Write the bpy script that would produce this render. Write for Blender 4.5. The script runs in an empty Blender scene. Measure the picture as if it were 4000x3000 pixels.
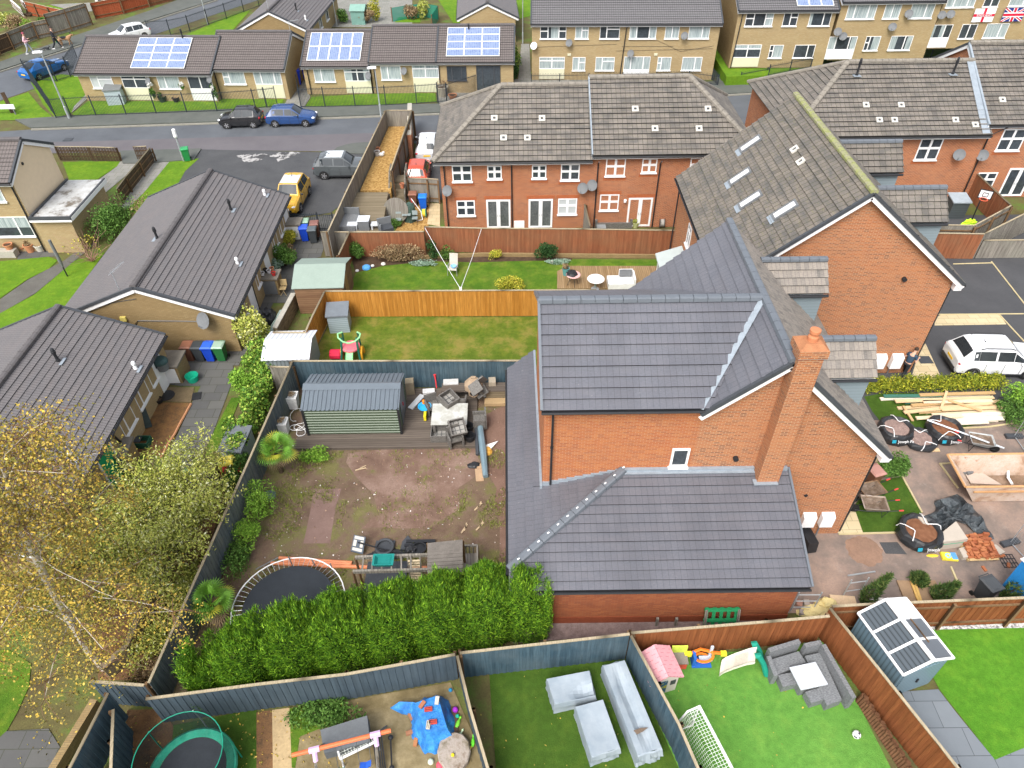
import bpy,bmesh,math,random
import numpy as np
from mathutils import Vector,Matrix
random.seed(7);RG=np.random.default_rng(7)
S=bpy.context.scene;COL=S.collection;rad=math.radians
F,PITCH,ROLL,CH=2800.,rad(42.4),rad(0.75),25.
_f=Vector((0,math.cos(PITCH),-math.sin(PITCH)));_r=Vector((1,0,0));_u=Vector((0,math.sin(PITCH),math.cos(PITCH)))
_R=_r*math.cos(ROLL)-_u*math.sin(ROLL);_U=_u*math.cos(ROLL)+_r*math.sin(ROLL)
cam=bpy.data.objects.new('camera',bpy.data.cameras.new('camera'));COL.objects.link(cam)
cam.data.sensor_width=36;cam.data.lens=F/4000*36;cam.data.clip_end=2000
cam.matrix_world=Matrix(((_R.x,_U.x,-_f.x,0),(_R.y,_U.y,-_f.y,0),(_R.z,_U.z,-_f.z,CH),(0,0,0,1)))
S.camera=cam
SUN_EL,SUN_AZ=52,205
w=bpy.data.worlds.new('World');S.world=w;w.use_nodes=True
nt=w.node_tree;bg=nt.nodes['Background'];sk=nt.nodes.new('ShaderNodeTexSky');sk.sky_type='NISHITA'
sk.sun_disc=False;sk.sun_elevation=rad(SUN_EL);sk.sun_rotation=rad(SUN_AZ);sk.dust_density=4;sk.air_density=1.0;sk.ozone_density=1
hs=nt.nodes.new('ShaderNodeHueSaturation');hs.inputs['Saturation'].default_value=0.35
nt.links.new(sk.outputs[0],hs.inputs['Color']);nt.links.new(hs.outputs[0],bg.inputs[0]);bg.inputs[1].default_value=0.15
sl=bpy.data.lights.new('sun','SUN');sl.energy=1.15;sl.angle=rad(25);sl.color=(1,.96,.9)
so=bpy.data.objects.new('sun',sl);COL.objects.link(so)
so.rotation_euler=(rad(90-SUN_EL),0,rad(180-SUN_AZ))
S.view_settings.view_transform='Standard';S.view_settings.look='None';S.view_settings.exposure=1.05;S.view_settings.gamma=1
S.view_settings.use_curve_mapping=False
def P(u,v,z=0.):
 d=_f+_R*((u-2000)/F)-_U*((v-1500)/F);return Vector((0,0,CH))+d*((z-CH)/d.z)
def t(k,x,y,z=0.):
 r,c=divmod(k,10);return P((c-1)*1000+x/2.212,(r-1)*750+y/2.212,z)
def tt(k,*pts,z=0.):return[t(k,*p[:2],z=z)for p in pts]
V=Vector
def I4():return Matrix.Identity(4)
def TR(x=0,y=0,z=0,rz=0,rx=0,ry=0,s=1):
 return Matrix.Translation((x,y,z))@Matrix.Rotation(rz,4,'Z')@Matrix.Rotation(ry,4,'Y')@Matrix.Rotation(rx,4,'X')@Matrix.Scale(s,4)
class MB:
 def __init__(s):s.v=[];s.f=[];s.uv=[];s.M=I4()
 def face(s,pts,uv=None):
  i=len(s.v);s.v+=[s.M@V(p)for p in pts];s.f.append(list(range(i,i+len(pts))));s.uv.append(uv);return s
 def box(s,x0,x1,y0,y1,z0,z1):
  p=[(x0,y0,z0),(x1,y0,z0),(x1,y1,z0),(x0,y1,z0),(x0,y0,z1),(x1,y0,z1),(x1,y1,z1),(x0,y1,z1)]
  for q in((3,2,1,0),(4,5,6,7),(0,1,5,4),(1,2,6,5),(2,3,7,6),(3,0,4,7)):s.face([p[i]for i in q])
  return s
 def bx(s,c,d,rz=0,rx=0,ry=0):
  M=s.M;s.M=M@TR(*c,rz,rx,ry);a,b,h=d[0]/2,d[1]/2,d[2]/2;s.box(-a,a,-b,b,-h,h);s.M=M;return s
 def prism(s,poly,z0,z1,top=None):
  top=top or poly;n=len(poly)
  a=sum(poly[i][0]*poly[(i+1)%n][1]-poly[(i+1)%n][0]*poly[i][1]for i in range(n))
  if a<0:poly=poly[::-1];top=top[::-1]
  s.face([(p[0],p[1],z1)for p in top]);s.face([(p[0],p[1],z0)for p in poly[::-1]])
  for i in range(n):
   j=(i+1)%n;s.face([(poly[i][0],poly[i][1],z0),(poly[j][0],poly[j][1],z0),(top[j][0],top[j][1],z1),(top[i][0],top[i][1],z1)])
  return s
 def extr(s,prof,x0,x1,axis='x'):
  n=len(prof)
  f=(lambda p,q:(q,p[0],p[1]))if axis=='x' else(lambda p,q:(p[0],q,p[1]))
  s.face([f(p,x0)for p in prof]);s.face([f(p,x1)for p in prof[::-1]])
  for i in range(n):
   j=(i+1)%n;s.face([f(prof[j],x0),f(prof[i],x0),f(prof[i],x1),f(prof[j],x1)])
  return s
 def tube(s,pts,r,n=6,cap=True,r1=None):
  pts=[V(p)for p in pts];m=len(pts);rings=[]
  for i,p in enumerate(pts):
   d=(pts[min(i+1,m-1)]-pts[max(i-1,0)]).normalized()
   a=d.cross(V((0,0,1))if abs(d.z)<.9 else V((1,0,0))).normalized();b=d.cross(a)
   rr=r if r1 is None else r+(r1-r)*i/max(1,m-1)
   if isinstance(r,(list,tuple)):rr=r[i]
   rings.append([p+a*(rr*math.cos(2*math.pi*k/n))+b*(rr*math.sin(2*math.pi*k/n))for k in range(n)])
  s.loft(rings,cap);return s
 def loft(s,rings,cap=True,closed=True):
  n=len(rings[0])
  for a,b in zip(rings,rings[1:]):
   for k in range(n if closed else n-1):
    j=(k+1)%n;s.face([a[k],a[j],b[j],b[k]])
  if cap:s.face(list(rings[0])[::-1]);s.face(list(rings[-1]))
  return s
 def lathe(s,prof,n=16,c=(0,0,0),ring=False):
  rings=[[(c[0]+r*math.cos(2*math.pi*k/n),c[1]+r*math.sin(2*math.pi*k/n),c[2]+z)for k in range(n)]for r,z in prof]
  if ring:s.loft(rings+[rings[0]],cap=False)
  else:s.loft(rings)
  return s
 def ball(s,c,rx,ry=None,rz=None,n=10,m=6,lo=-90):
  ry=ry or rx;rz=rz or rx;rings=[]
  for i in range(m+1):
   a=rad(lo+(89.5-lo)*i/m)if i or lo>-90 else rad(-89.5)
   rings.append([(c[0]+rx*math.cos(a)*math.cos(2*math.pi*k/n),c[1]+ry*math.cos(a)*math.sin(2*math.pi*k/n),c[2]+rz*math.sin(a))for k in range(n)])
  s.loft(rings);return s
 def build(s,name,mat,parent=None,world=False,smooth=False):
  off=parent.location if(world and parent)else V((0,0,0))
  me=bpy.data.meshes.new(name);vs=[(p-off)for p in s.v]
  me.from_pydata(vs,[],s.f)
  ul=me.uv_layers.new(name='UVMap');uvs=[]
  for f,uv in zip(s.f,s.uv):
   if uv is None:
    p=[vs[i]for i in f];n=V((0,0,0))
    for i in range(len(p)):n+=(p[i]-p[0]).cross(p[(i+1)%len(p)]-p[0])
    n=n.normalized()if n.length>0 else V((0,0,1))
    if abs(n.z)>.995:uv=[(q.x,q.y)for q in p]
    else:
     a=V((0,0,1)).cross(n).normalized();b=n.cross(a);uv=[(q.dot(a),q.dot(b))for q in p]
   uvs+=[c for q in uv for c in q]
  ul.data.foreach_set('uv',uvs)
  if smooth:me.polygons.foreach_set('use_smooth',[True]*len(me.polygons))
  return link(name,me,mat,parent)
def link(name,me,mat,parent=None):
 o=bpy.data.objects.new(name,me);COL.objects.link(o)
 if mat is not None:me.materials.append(mat)
 if parent:o.parent=parent
 return o
def textmesh(name,c,mat,parent):
 q=bpy.data.objects.new('tmp',c);COL.objects.link(q);me=bpy.data.meshes.new_from_object(q.evaluated_get(bpy.context.evaluated_depsgraph_get()));bpy.data.objects.remove(q)
 me.materials.clear();return link(name,me,mat,parent)
def text(parent,body,size,mat,loc,rot,name='lettering'):
 c=bpy.data.curves.new(name,'FONT');c.body=body;c.size=size;c.align_x='CENTER';c.align_y='CENTER';c.extrude=.003
 o=textmesh(name,c,mat,parent);o.location=loc;o.rotation_euler=rot;return o
def tag(o,label,cat,group=None,kind=None):
 if label:o['label']=label
 if cat:o['category']=cat
 if group:o['group']=group
 if kind:o['kind']=kind
 return o
def thing(name,label,cat,loc=(0,0,0),rz=0,group=None):
 o=bpy.data.objects.new(name,None);COL.objects.link(o);o.empty_display_size=.1
 o.location=loc;o.rotation_euler=(0,0,rz);return tag(o,label,cat,group)
def dup(o,loc=None,rz=None,label=None,parent=None,scale=None):
 c=o.copy();COL.objects.link(c)
 if parent:c.parent=parent
 for ch in o.children:dup(ch,parent=c)
 if loc is not None:c.location=loc
 if rz is not None:c.rotation_euler[2]=rz
 if label:c['label']=label
 if scale:c.scale=scale
 return c
def heading(a,b):return math.atan2(b[1]-a[1],b[0]-a[0])
def lerp(a,b,f):return V(a)*(1-f)+V(b)*f
def xy(p):return(p[0],p[1])
def ctr(pts):return sum((V(p)for p in pts),V((0,0,0)))/len(pts)
class NT:
 def __init__(s,name,rough=.8,spec=.25,metal=0):
  s.m=bpy.data.materials.new(name);s.m.use_nodes=True;s.t=s.m.node_tree;s.b=s.t.nodes['Principled BSDF']
  s.b.inputs['Roughness'].default_value=rough;s.b.inputs['Specular IOR Level'].default_value=spec;s.b.inputs['Metallic'].default_value=metal
  s.tc=s.t.nodes.new('ShaderNodeTexCoord')
 def n(s,typ,ins=None,**kw):
  d=s.t.nodes.new('ShaderNode'+typ)
  for k,v in kw.items():setattr(d,k,v)
  for k,v in(ins or{}).items():s.put(d.inputs[k],v)
  return d
 def put(s,sock,v):
  if hasattr(v,'is_output'):s.t.links.new(v,sock)
  elif isinstance(v,(tuple,list))and len(v)==3 and sock.type=='RGBA':sock.default_value=(*v,1)
  else:sock.default_value=v
 def mapping(s,src,scale=(1,1,1)):return s.n('Mapping',{'Vector':s.tc.outputs[src],'Scale':scale}).outputs[0]
 def noise(s,vec,scale,detail=4,rough=.6):return s.n('TexNoise',{'Vector':vec,'Scale':scale,'Detail':detail,'Roughness':rough}).outputs[0]
 def ramp(s,fac,stops):
  r=s.n('ValToRGB',{'Fac':fac});e=r.color_ramp.elements
  while len(e)<len(stops):e.new(.5)
  for q,(p,c)in zip(e,stops):q.position=p;q.color=(*c,1)if len(c)==3 else c
  return r.outputs[0]
 def mix(s,fac,a,b,mode='MIX'):
  m=s.n('Mix',data_type='RGBA',blend_type=mode);s.put(m.inputs[0],fac);s.put(m.inputs[6],a);s.put(m.inputs[7],b);return m.outputs[2]
 def col(s,c):s.put(s.b.inputs['Base Color'],c);return s
 def bump(s,h,strength=.3,dist=.02):
  b=s.n('Bump',{'Height':h,'Strength':strength,'Distance':dist});s.t.links.new(b.outputs[0],s.b.inputs['Normal']);return s
def sc(c,k):return tuple(min(1,x*k)for x in c)
_mc={}
def plain(name,c,rough=.7,spec=.3,metal=0,var=.18,scale=2.5,bump=0,emit=0):
 if name in _mc:return _mc[name]
 q=NT(name,rough,spec,metal);o=q.tc.outputs['Object']
 a=q.noise(o,scale,5);b=q.noise(o,scale*9,3)
 f=q.n('Math',{0:a,1:b},operation='ADD').outputs[0];f=q.n('Math',{0:f,1:.5},operation='MULTIPLY').outputs[0]
 q.col(q.ramp(f,[(.3,sc(c,1-var)),(.7,sc(c,1+var))]))
 if bump:q.bump(q.noise(o,scale*14,4),bump)
 _mc[name]=q.m;return q.m
def brickm(name,c1,c2,mortar,bw=.225,bh=.075,ms=.012,stain=.25,stainc=None,dark=None):
 q=NT(name,.85,.2);uv=q.tc.outputs['UV']
 br=q.n('TexBrick',{'Vector':uv,'Color1':c1,'Color2':c2,'Mortar':mortar,'Scale':1.,'Mortar Size':ms,'Mortar Smooth':.2,'Bias':0.,'Brick Width':bw,'Row Height':bh})
 vm=q.mapping('UV',(1/bw,1/bh,1));fl=q.n('VectorMath',{0:vm},operation='FLOOR').outputs[0]
 wn=q.n('TexWhiteNoise',{'Vector':fl}).outputs[0]
 c=q.mix(q.ramp(wn,[(.62,(0,0,0)),(.9,(.85,.85,.85))]),br.outputs[0],dark or sc(c1,.45))
 c=q.mix(br.outputs[1],c,mortar)
 st=q.noise(uv,.5,5);c=q.mix(q.ramp(st,[(.42,(0,0,0)),(.72,(stain,)*3)]),c,stainc or sc(c1,.55));c=q.mix(q.ramp(q.noise(q.mapping('UV',(.5,1.6,1)),.55,6,.7),[(.45,(0,0,0)),(.68,(.3,)*3)]),c,sc(c2,1.15))
 q.col(c);q.bump(br.outputs[1],-.25,.01);return q.m
def tilem(name,c1,c2,joint,wdt=.3,off=0.,patch=None,patchamt=0,moss=None,mossamt=0,ms=.012,rough=.7,ribs=0,var=.5,speck=0):
 q=NT(name,rough,.3);uv=q.tc.outputs['UV']
 br=q.n('TexBrick',{'Vector':uv,'Color1':c1,'Color2':c2,'Mortar':joint,'Scale':1.,'Mortar Size':ms,'Mortar Smooth':.3,'Bias':0.,'Brick Width':wdt,'Row Height':1.},offset=off)
 vm=q.mapping('UV',(1/wdt,1,1));fl=q.n('VectorMath',{0:vm},operation='FLOOR').outputs[0]
 wn=q.n('TexWhiteNoise',{'Vector':fl}).outputs[0]
 c=q.mix(q.n('Math',{0:wn,1:var},operation='MULTIPLY').outputs[0],br.outputs[0],c2)
 fn=q.noise(uv,9,4);c=q.mix(.35,c,q.ramp(fn,[(.3,sc(c1,.6)),(.7,sc(c2,1.3))]))
 if patch:c=q.mix(q.ramp(q.noise(uv,.9,6),[(.42,(0,0,0)),(.66,(patchamt,)*3)]),c,patch)
 c=q.mix(br.outputs[1],c,joint)
 if speck:c=q.mix(q.ramp(q.noise(q.tc.outputs['Object'],7,6,.8),[(.63,(0,0,0)),(.7,(speck,)*3)]),c,(.42,.41,.4));c=q.mix(q.ramp(q.noise(q.mapping('Object',(.7,.25,.25)),1.1,4),[(.4,(0,0,0)),(.7,(.35,)*3)]),c,sc(c1,.62))
 if moss:c=q.mix(q.ramp(q.noise(uv,3.3,8,.75),[(.56,(0,0,0)),(.68,(mossamt,)*3)]),c,moss)
 q.col(c)
 if ribs:
  wv=q.n('TexWave',{'Vector':q.mapping('UV',(1/ribs,0,0)),'Scale':.5/math.pi*6.283/2,'Distortion':0.}).outputs[1]
  q.bump(wv,.5,.03)
 else:q.bump(br.outputs[1],-.3,.015)
 return q.m
def grassm(name,c1,c2,c3,big=.5,worn=0.,wornc=(.2,.15,.06),stripes=0):
 q=NT(name,.9,.15);o=q.tc.outputs['Object']
 a=q.noise(o,big,6,.65);b=q.noise(o,22,4,.8);d=q.noise(o,4.,5)
 c=q.mix(q.ramp(a,[(.35,(0,0,0)),(.65,(1,1,1))]),c1,c2)
 c=q.mix(q.ramp(b,[(.35,(0,0,0)),(.75,(.75,)*3)]),c,c3)
 c=q.mix(q.ramp(d,[(.38,(0,0,0)),(.72,(.55,)*3)]),c,sc(c1,.55));c=q.mix(q.ramp(q.noise(o,1.4,6,.7),[(.5,(0,0,0)),(.72,(.4,)*3)]),c,tuple(x*k for x,k in zip(c2,(1.45,1.1,1.))))
 if worn:c=q.mix(q.ramp(q.noise(o,.8,7,.7),[(.48,(0,0,0)),(.66,(worn,)*3)]),c,wornc)
 q.col(c);q.bump(b,.6,.05);return q.m
def woodm(name,c1,c2,bw=.125,horiz=False,dark=.35,grey=None,greyamt=0):
 q=NT(name,.85,.15);uv=q.tc.outputs['UV']
 s=(0,1/bw,0)if horiz else(1/bw,0,0)
 fl=q.n('VectorMath',{0:q.mapping('UV',s)},operation='FLOOR').outputs[0]
 wn=q.n('TexWhiteNoise',{'Vector':fl}).outputs[0]
 st=q.noise(q.mapping('UV',(.7,14,1)if horiz else(14,.7,1)),1.5,5)
 c=q.mix(wn,c1,c2);c=q.mix(q.ramp(st,[(.35,(0,0,0)),(.75,(dark*2,)*3)]),c,sc(c1,.5))
 if grey:c=q.mix(q.ramp(q.noise(uv,.6,6),[(.42,(0,0,0)),(.7,(greyamt,)*3)]),c,grey)
 fr=q.n('Math',{0:q.n('SeparateXYZ',{0:q.mapping('UV',s)}).outputs[1 if horiz else 0]},operation='FRACT').outputs[0]
 g=q.ramp(fr,[(0.,(0,0,0)),(.1,(1,1,1)),(.92,(1,1,1)),(1.,(0,0,0))])
 c=q.mix(g,sc(c1,.35),c);q.col(c);return q.m
def blotch(name,stops,scale=1.2,fine=18,finec=None,fineamt=.4,rough=.9,bump=.4,extra=None):
 q=NT(name,rough,.2);o=q.tc.outputs['Object']
 c=q.ramp(q.noise(o,scale,8,.68),stops)
 for(s_,lo,hi,cc,am)in(extra or[]):c=q.mix(q.ramp(q.noise(o,s_,7,.7),[(lo,(0,0,0)),(hi,(am,)*3)]),c,cc)
 fnn=q.noise(o,fine,5,.75)
 c=q.mix(q.ramp(fnn,[(.4,(0,0,0)),(.75,(fineamt,)*3)]),c,finec or sc(stops[0][1],.5))
 q.col(c);q.bump(fnn,bump,.04);return q.m
def leafm(name,stops,rough=.7,trans=.25):
 q=NT(name,rough,.2);sx=q.n('SeparateXYZ',{0:q.tc.outputs['UV']}).outputs[0]
 q.col(q.ramp(sx,stops));q.b.inputs['Subsurface Weight'].default_value=0
 return q.m
def netm(name,c,alpha=.3,cell=0.):
 q=NT(name,.9,.1);q.col(c)
 if cell:
  sp=q.n('SeparateXYZ',{0:q.mapping('UV',(1/cell,1/cell,1))})
  fx=[q.n('Math',{0:sp.outputs[i]},operation='FRACT').outputs[0]for i in(0,1)]
  l=[q.n('Math',{0:f,1:alpha},operation='LESS_THAN').outputs[0]for f in fx]
  q.put(q.b.inputs['Alpha'],q.n('Math',{0:l[0],1:l[1]},operation='MAXIMUM').outputs[0])
 else:q.b.inputs['Alpha'].default_value=alpha
 return q.m
M={}
M['white']=plain('white_pvc',(.8,.8,.8),.35,.4,var=.04)
M['black']=plain('black_plastic',(.02,.021,.024),.4,.4,var=.3)
M['dkgrey']=plain('dark_grey',(.055,.06,.068),.55,.3,var=.25)
M['grey']=plain('mid_grey',(.15,.158,.165),.6,.3,var=.15)
M['steel']=plain('galvanised',(.42,.45,.47),.45,.5,.4,var=.12)
M['lead']=plain('lead_flashing',(.27,.31,.35),.5,.4,.1,var=.25,scale=4)
M['metalblk']=plain('railing_paint',(.028,.036,.045),.5,.3,var=.15)
M['glass']=plain('window_glass',(.045,.055,.065),.06,.6,var=.5,scale=.8)
M['glassd']=plain('door_glass',(.1,.11,.11),.08,.6,var=.6,scale=1.2)
M['glassblu']=plain('car_glass',(.02,.026,.03),.04,.7,var=.3)
M['tyre']=plain('tyre',(.02,.02,.02),.85,.2)
M['alloy']=plain('alloy_wheel',(.5,.5,.52),.3,.5,.7,var=.1)
M['red']=plain('red_lens',(.4,.01,.02),.2,.5)
M['amber']=plain('yellow_plate',(.8,.5,.02),.5,.3,var=.05)
M['lamp']=plain('clear_lens',(.75,.77,.8),.1,.6,var=.1)
M['cream']=plain('cream_panel',(.62,.6,.44),.6,.2,var=.04)
M['terra']=plain('terracotta',(.45,.17,.075),.8,.2,var=.2)
M['concrete']=plain('concrete',(.38,.36,.31),.9,.15,var=.25,scale=2,bump=.2)
M['skin']=plain('skin',(.55,.33,.24),.6,.3,var=.05)
M['soil']=blotch('soil',[(.3,(.05,.032,.02)),(.7,(.11,.07,.045))],3)
M['curtain']=(lambda q:(q.col(q.ramp(q.noise(q.mapping('UV',(16,.6,1)),1.,3),[(.35,(.2,.25,.26)),(.65,(.46,.52,.52))])),q.m)[1])(NT('net_curtain',.25,.5))
M['blind']=(lambda q:(q.col(q.ramp(q.n('TexWave',{'Vector':q.mapping('UV',(0,9,0)),'Scale':1.},bands_direction='Y').outputs[1],[(.2,(.33,.36,.36)),(.6,(.55,.58,.58))])),q.m)[1])(NT('blind',.25,.5))
def _clip(pl,k,val,keep_ge):
 out=[]
 for i in range(len(pl)):
  a,b=pl[i],pl[(i+1)%len(pl)];da=(a[k]-val)*(1 if keep_ge else-1);db=(b[k]-val)*(1 if keep_ge else-1)
  if da>=0:out.append(a)
  if(da>0>db)or(da<0<db):
   f=da/(da-db);out.append((a[0]+(b[0]-a[0])*f,a[1]+(b[1]-a[1])*f))
 return out
def roof(parent,poly,gauge,mat,name='roof_slope',lip=.035,th=.1,world=True):
 poly=[V(p)for p in poly];n=V((0,0,0))
 for i in range(len(poly)):n+=(poly[i]-poly[0]).cross(poly[(i+1)%len(poly)]-poly[0])
 n.normalize()
 if n.z<0:n=-n;poly=poly[::-1]
 a=V((0,0,1)).cross(n).normalized();b=n.cross(a);lip=.036 if mat in(M.get('tileG'),M.get('tileF'),M.get('tileFl'))else.07 if mat in(M.get('tileW'),M.get('tileB'))else.062 if mat is M.get('tileN')else(.06 if mat is M.get('tileS')else lip)
 sr=[(p.dot(a),p.dot(b))for p in poly];o=n*poly[0].dot(n);rmin=min(q[1]for q in sr);rmax=max(q[1]for q in sr)
 mb=MB();X=lambda q,h:o+a*q[0]+b*q[1]+n*h
 i=0
 lip0=lip
 while rmin+i*gauge<rmax-.01:
  lip=lip0*random.uniform(.72,1.25)
  r0=rmin+i*gauge;st=_clip(_clip(sr,1,r0,True),1,r0+gauge,False)
  if len(st)>2:
   off=lambda q:.006+lip*(1-(q[1]-r0)/gauge)
   mb.face([X(q,off(q))for q in st],[(q[0],min(i+.99,max(i+.01,i+(q[1]-r0)/gauge)))for q in st])
   for j in range(len(st)):
    c,d=st[j],st[(j+1)%len(st)]
    if abs(c[1]-r0)<1e-4 and abs(d[1]-r0)<1e-4:
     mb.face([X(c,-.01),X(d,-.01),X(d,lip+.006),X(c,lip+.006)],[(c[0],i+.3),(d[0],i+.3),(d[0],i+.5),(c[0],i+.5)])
  i+=1
 mb.face([X(q,-th)for q in sr[::-1]],[(0,.5)]*len(sr))
 for j in range(len(sr)):
  c,d=sr[j],sr[(j+1)%len(sr)];mb.face([X(c,-th),X(d,-th),X(d,-.002),X(c,-.002)],[(0,.5)]*4)
 ob=mb.build(name,mat,parent,world);ob.data.materials.append(M['tileshade'])
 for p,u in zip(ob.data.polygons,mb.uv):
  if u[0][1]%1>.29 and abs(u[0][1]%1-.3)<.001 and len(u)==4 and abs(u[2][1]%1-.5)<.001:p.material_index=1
 return ob
def ridge(parent,p0,p1,mat,r=.13,seg=.45,name='ridge_tiles',world=True,lift=.02,ang=False):
 p0,p1=V(p0),V(p1);L=(p1-p0).length;d=(p1-p0)/L;a=d.cross(V((0,0,1))).normalized();u=a.cross(d)
 mb=MB();k=max(1,round(L/seg));ang=ang or mat is M.get('ridgeN')
 angs=(205,150,115,65,30,-25)if not ang else(205,140,118,62,40,-25)
 for i in range(k):
  s0,s1=L*i/k,L*(i+1)/k-.018;rings=[]
  for s_,rr in((s0,r*(1.05 if not ang else 1.01)),(s1,r*(.97 if not ang else.99))):rings.append([p0+d*s_+a*(rr*1.15*math.cos(rad(q)))+u*(rr*.8*math.sin(rad(q))+lift)for q in angs])
  mb.loft(rings)
 return mb.build(name,mat,parent,world)
def beam(mb,p0,p1,wd,h,up=(0,0,1)):
 p0,p1=V(p0),V(p1);d=(p1-p0).normalized();a=d.cross(V(up))
 a=a.normalized()if a.length>.01 else d.cross(V((0,1,0))).normalized()
 u=a.cross(d);r=[]
 for p in(p0,p1):r.append([p-a*wd/2-u*h/2,p+a*wd/2-u*h/2,p+a*wd/2+u*h/2,p-a*wd/2+u*h/2])
 mb.loft(r);return mb
def eaves(parent,p0,p1,out,fas=.18,gut=True,world=True,col='white'):
 p0,p1,out=V(p0),V(p1),V(out).normalized()
 m=MB();beam(m,p0-out*.05-V((0,0,.1+fas/2)),p1-out*.05-V((0,0,.1+fas/2)),.03,fas);m.build('fascia',M[col],parent,world)
 if gut:m=MB();m.tube([p0+out*.05-V((0,0,.1)),p1+out*.05-V((0,0,.1))],.062,6);m.build('gutter',M['black'],parent,world)
def barge(parent,p0,p1,world=True,mat='white',cap='dkgrey',h=.2,out=None):
 m=MB();beam(m,V(p0)-V((0,0,.2)),V(p1)-V((0,0,.2)),.04,h);m.build('bargeboard',M[mat],parent,world)
 if cap:m=MB();beam(m,V(p0)+V((0,0,.0)),V(p1)+V((0,0,.0)),.13,.15);m.build('verge_trim',M[cap],parent,world)
def pipe(parent,pts,world=True,r=.045,name='downpipe',mat='black'):
 m=MB();m.tube(pts,r,6);return m.build(name,M[mat],parent,world)
def wallface(mb,poly,nrm=None):
 mb.face(poly);return mb
LAY={'1':[(0,0,1,1)],'2':[(0,0,.35,1),(.35,0,1,1)],'2r':[(0,0,.65,1),(.65,0,1,1)],'h':[(0,0,.5,1),(.5,0,1,1)],'3':[(0,0,.26,1),(.26,0,.74,1),(.74,0,1,1)],'4':[(0,0,.5,.55),(.5,0,1,.55),(0,.55,.5,1),(.5,.55,1,1)],'T':[(0,0,.5,.68),(.5,0,1,.68),(0,.68,.5,1),(.5,.68,1,1)],'L':[(0,0,.28,.55),(0,.55,.28,1),(.28,0,1,1)],'R':[(0,0,.5,1),(.5,0,1,.6),(.5,.6,1,1)],'S':[(0,0,.3,.55),(0,.55,.3,1),(.3,0,.72,1),(.72,0,1,.55),(.72,.55,1,1)],'Q':[(0,0,.35,1),(.35,0,1,.68),(.35,.68,1,1)]}
def win(parent,W,x,z,w_,h,lay='4',pane='glass',curt=None,frame='white',fw=.06,sill=True,name='window',cm='curtain',deep=.05,label=None,handle=False):
 """W maps wall space (x along, -y outwards, z up) into the parent's space"""
 m=MB();m.M=W;g=MB();g.M=W;cus=[]
 for(a,b,c,d)in LAY[lay]:
  x0,x1,z0,z1=x+a*w_,x+c*w_,z+b*h,z+d*h
  f=fw*.72
  m.box(x0,x1,-deep,0,z1-f,z1);m.box(x0,x1,-deep,0,z0,z0+f);m.box(x0,x0+f,-deep,0,z0+f,z1-f);m.box(x1-f,x1,-deep,0,z0+f,z1-f)
  g.face([(x0+f,-.012,z0+f),(x1-f,-.012,z0+f),(x1-f,-.012,z1-f),(x0+f,-.012,z1-f)])
  for(ca,cb,cc,cd)in(curt or[]):
   a0,a1,b0,b1=max(x0+f,x+ca*w_),min(x1-f,x+cc*w_),max(z0+f,z+cb*h),min(z1-f,z+cd*h)
   if a1>a0 and b1>b0:cu=MB();cu.M=W;cus.append(cu);cu.face([(a0,-.018,b0),(a1,-.018,b0),(a1,-.018,b1),(a0,-.018,b1)])
 fo=m.build(name,M[frame],parent);g.build('pane',M[pane],fo)
 for cu in cus:cu.build('curtain',M[cm],fo)
 if sill:
  s=MB();s.M=W;s.box(x-.05,x+w_+.05,-.13,0,z-.07,z-.002);s.build('sill',M[frame],fo)
 if handle:
  for hx in(x+w_*.46,x+w_*.54):s=MB();s.M=W;s.box(hx-.012,hx+.012,-deep-.05,-deep-.002,z+h*.42,z+h*.5);s.build('handle',M['steel'],fo)
 if label:fo['label']=label
 return fo
def dish(parent,W,x,z,r=.32,mat='grey',name='satellite_dish',ang=-.5):
 m=MB();m.M=W@TR(x,-.3,z)@Matrix.Rotation(ang,4,'Z')@Matrix.Rotation(rad(62),4,'X')
 m.lathe([(.01,0),(r*.6,.02),(r,.07),(r,.085),(r*.6,.04),(.01,.02)],14)
 m.tube([(0,-r*.9,.05),(0,-r*.6,.3)],.015,4);m.ball((0,-r*.6,.3),.04,n=6,m=4)
 m.M=W;m.tube([(x,-.28,z),(x,0,z-.1)],.02,4)
 return m.build(name,M[mat],parent)
def vent(parent,pos,n,rz=0,mat=None):
 n=V(n).normalized();a=V((0,0,1)).cross(n).normalized();b=n.cross(a)
 m=MB();m.M=Matrix(((a.x,b.x,n.x,pos[0]),(a.y,b.y,n.y,pos[1]),(a.z,b.z,n.z,pos[2]),(0,0,0,1)));o=m.M.copy()
 for q in((-.2,.2,-.2,-.09),(-.2,.2,.09,.2),(-.2,-.09,-.09,.09),(.09,.2,-.09,.09)):m.box(*q,.0,.09)
 v=m.build('roof_vent',mat or M['ventc'],parent);m2=MB();m2.M=o;m2.box(-.09,.09,-.09,.09,.0,.045);m2.build('vent_opening',M['dkgrey'],v)
M['ventc']=plain('pale_vent',(.55,.53,.48),.7,.2,var=.08)
def onp(u,v,p,n):
 d=_f+_R*((u-2000)/F)-_U*((v-1500)/F);o=V((0,0,CH));return o+d*((V(p)-o).dot(V(n))/d.dot(V(n)))
def flue(parent,pos,h=.75,mat='black',base=True,pale=False):
 x,y,z=pos;m=MB()
 m.lathe([(.11,-.05),(.085,.12),(.07,.16),(.07,h*.6),(.1,h*.62),(.1,h*.8),(.07,h*.82),(.09,h*.9),(.05,h)],10,(x,y,z));f=m.build('flue',M['white' if pale else 'black'],parent)
 if base:m=MB();m.bx((x,y,z-.02),(.5,.5,.03),rx=0);m.build('flashing',M['lead'],f)
M['tileshade']=plain('tile_edge_shade',(.03,.03,.033),.9,.1)  # painted shade: dark tile butt faces stand in for course shadow lines
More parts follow.
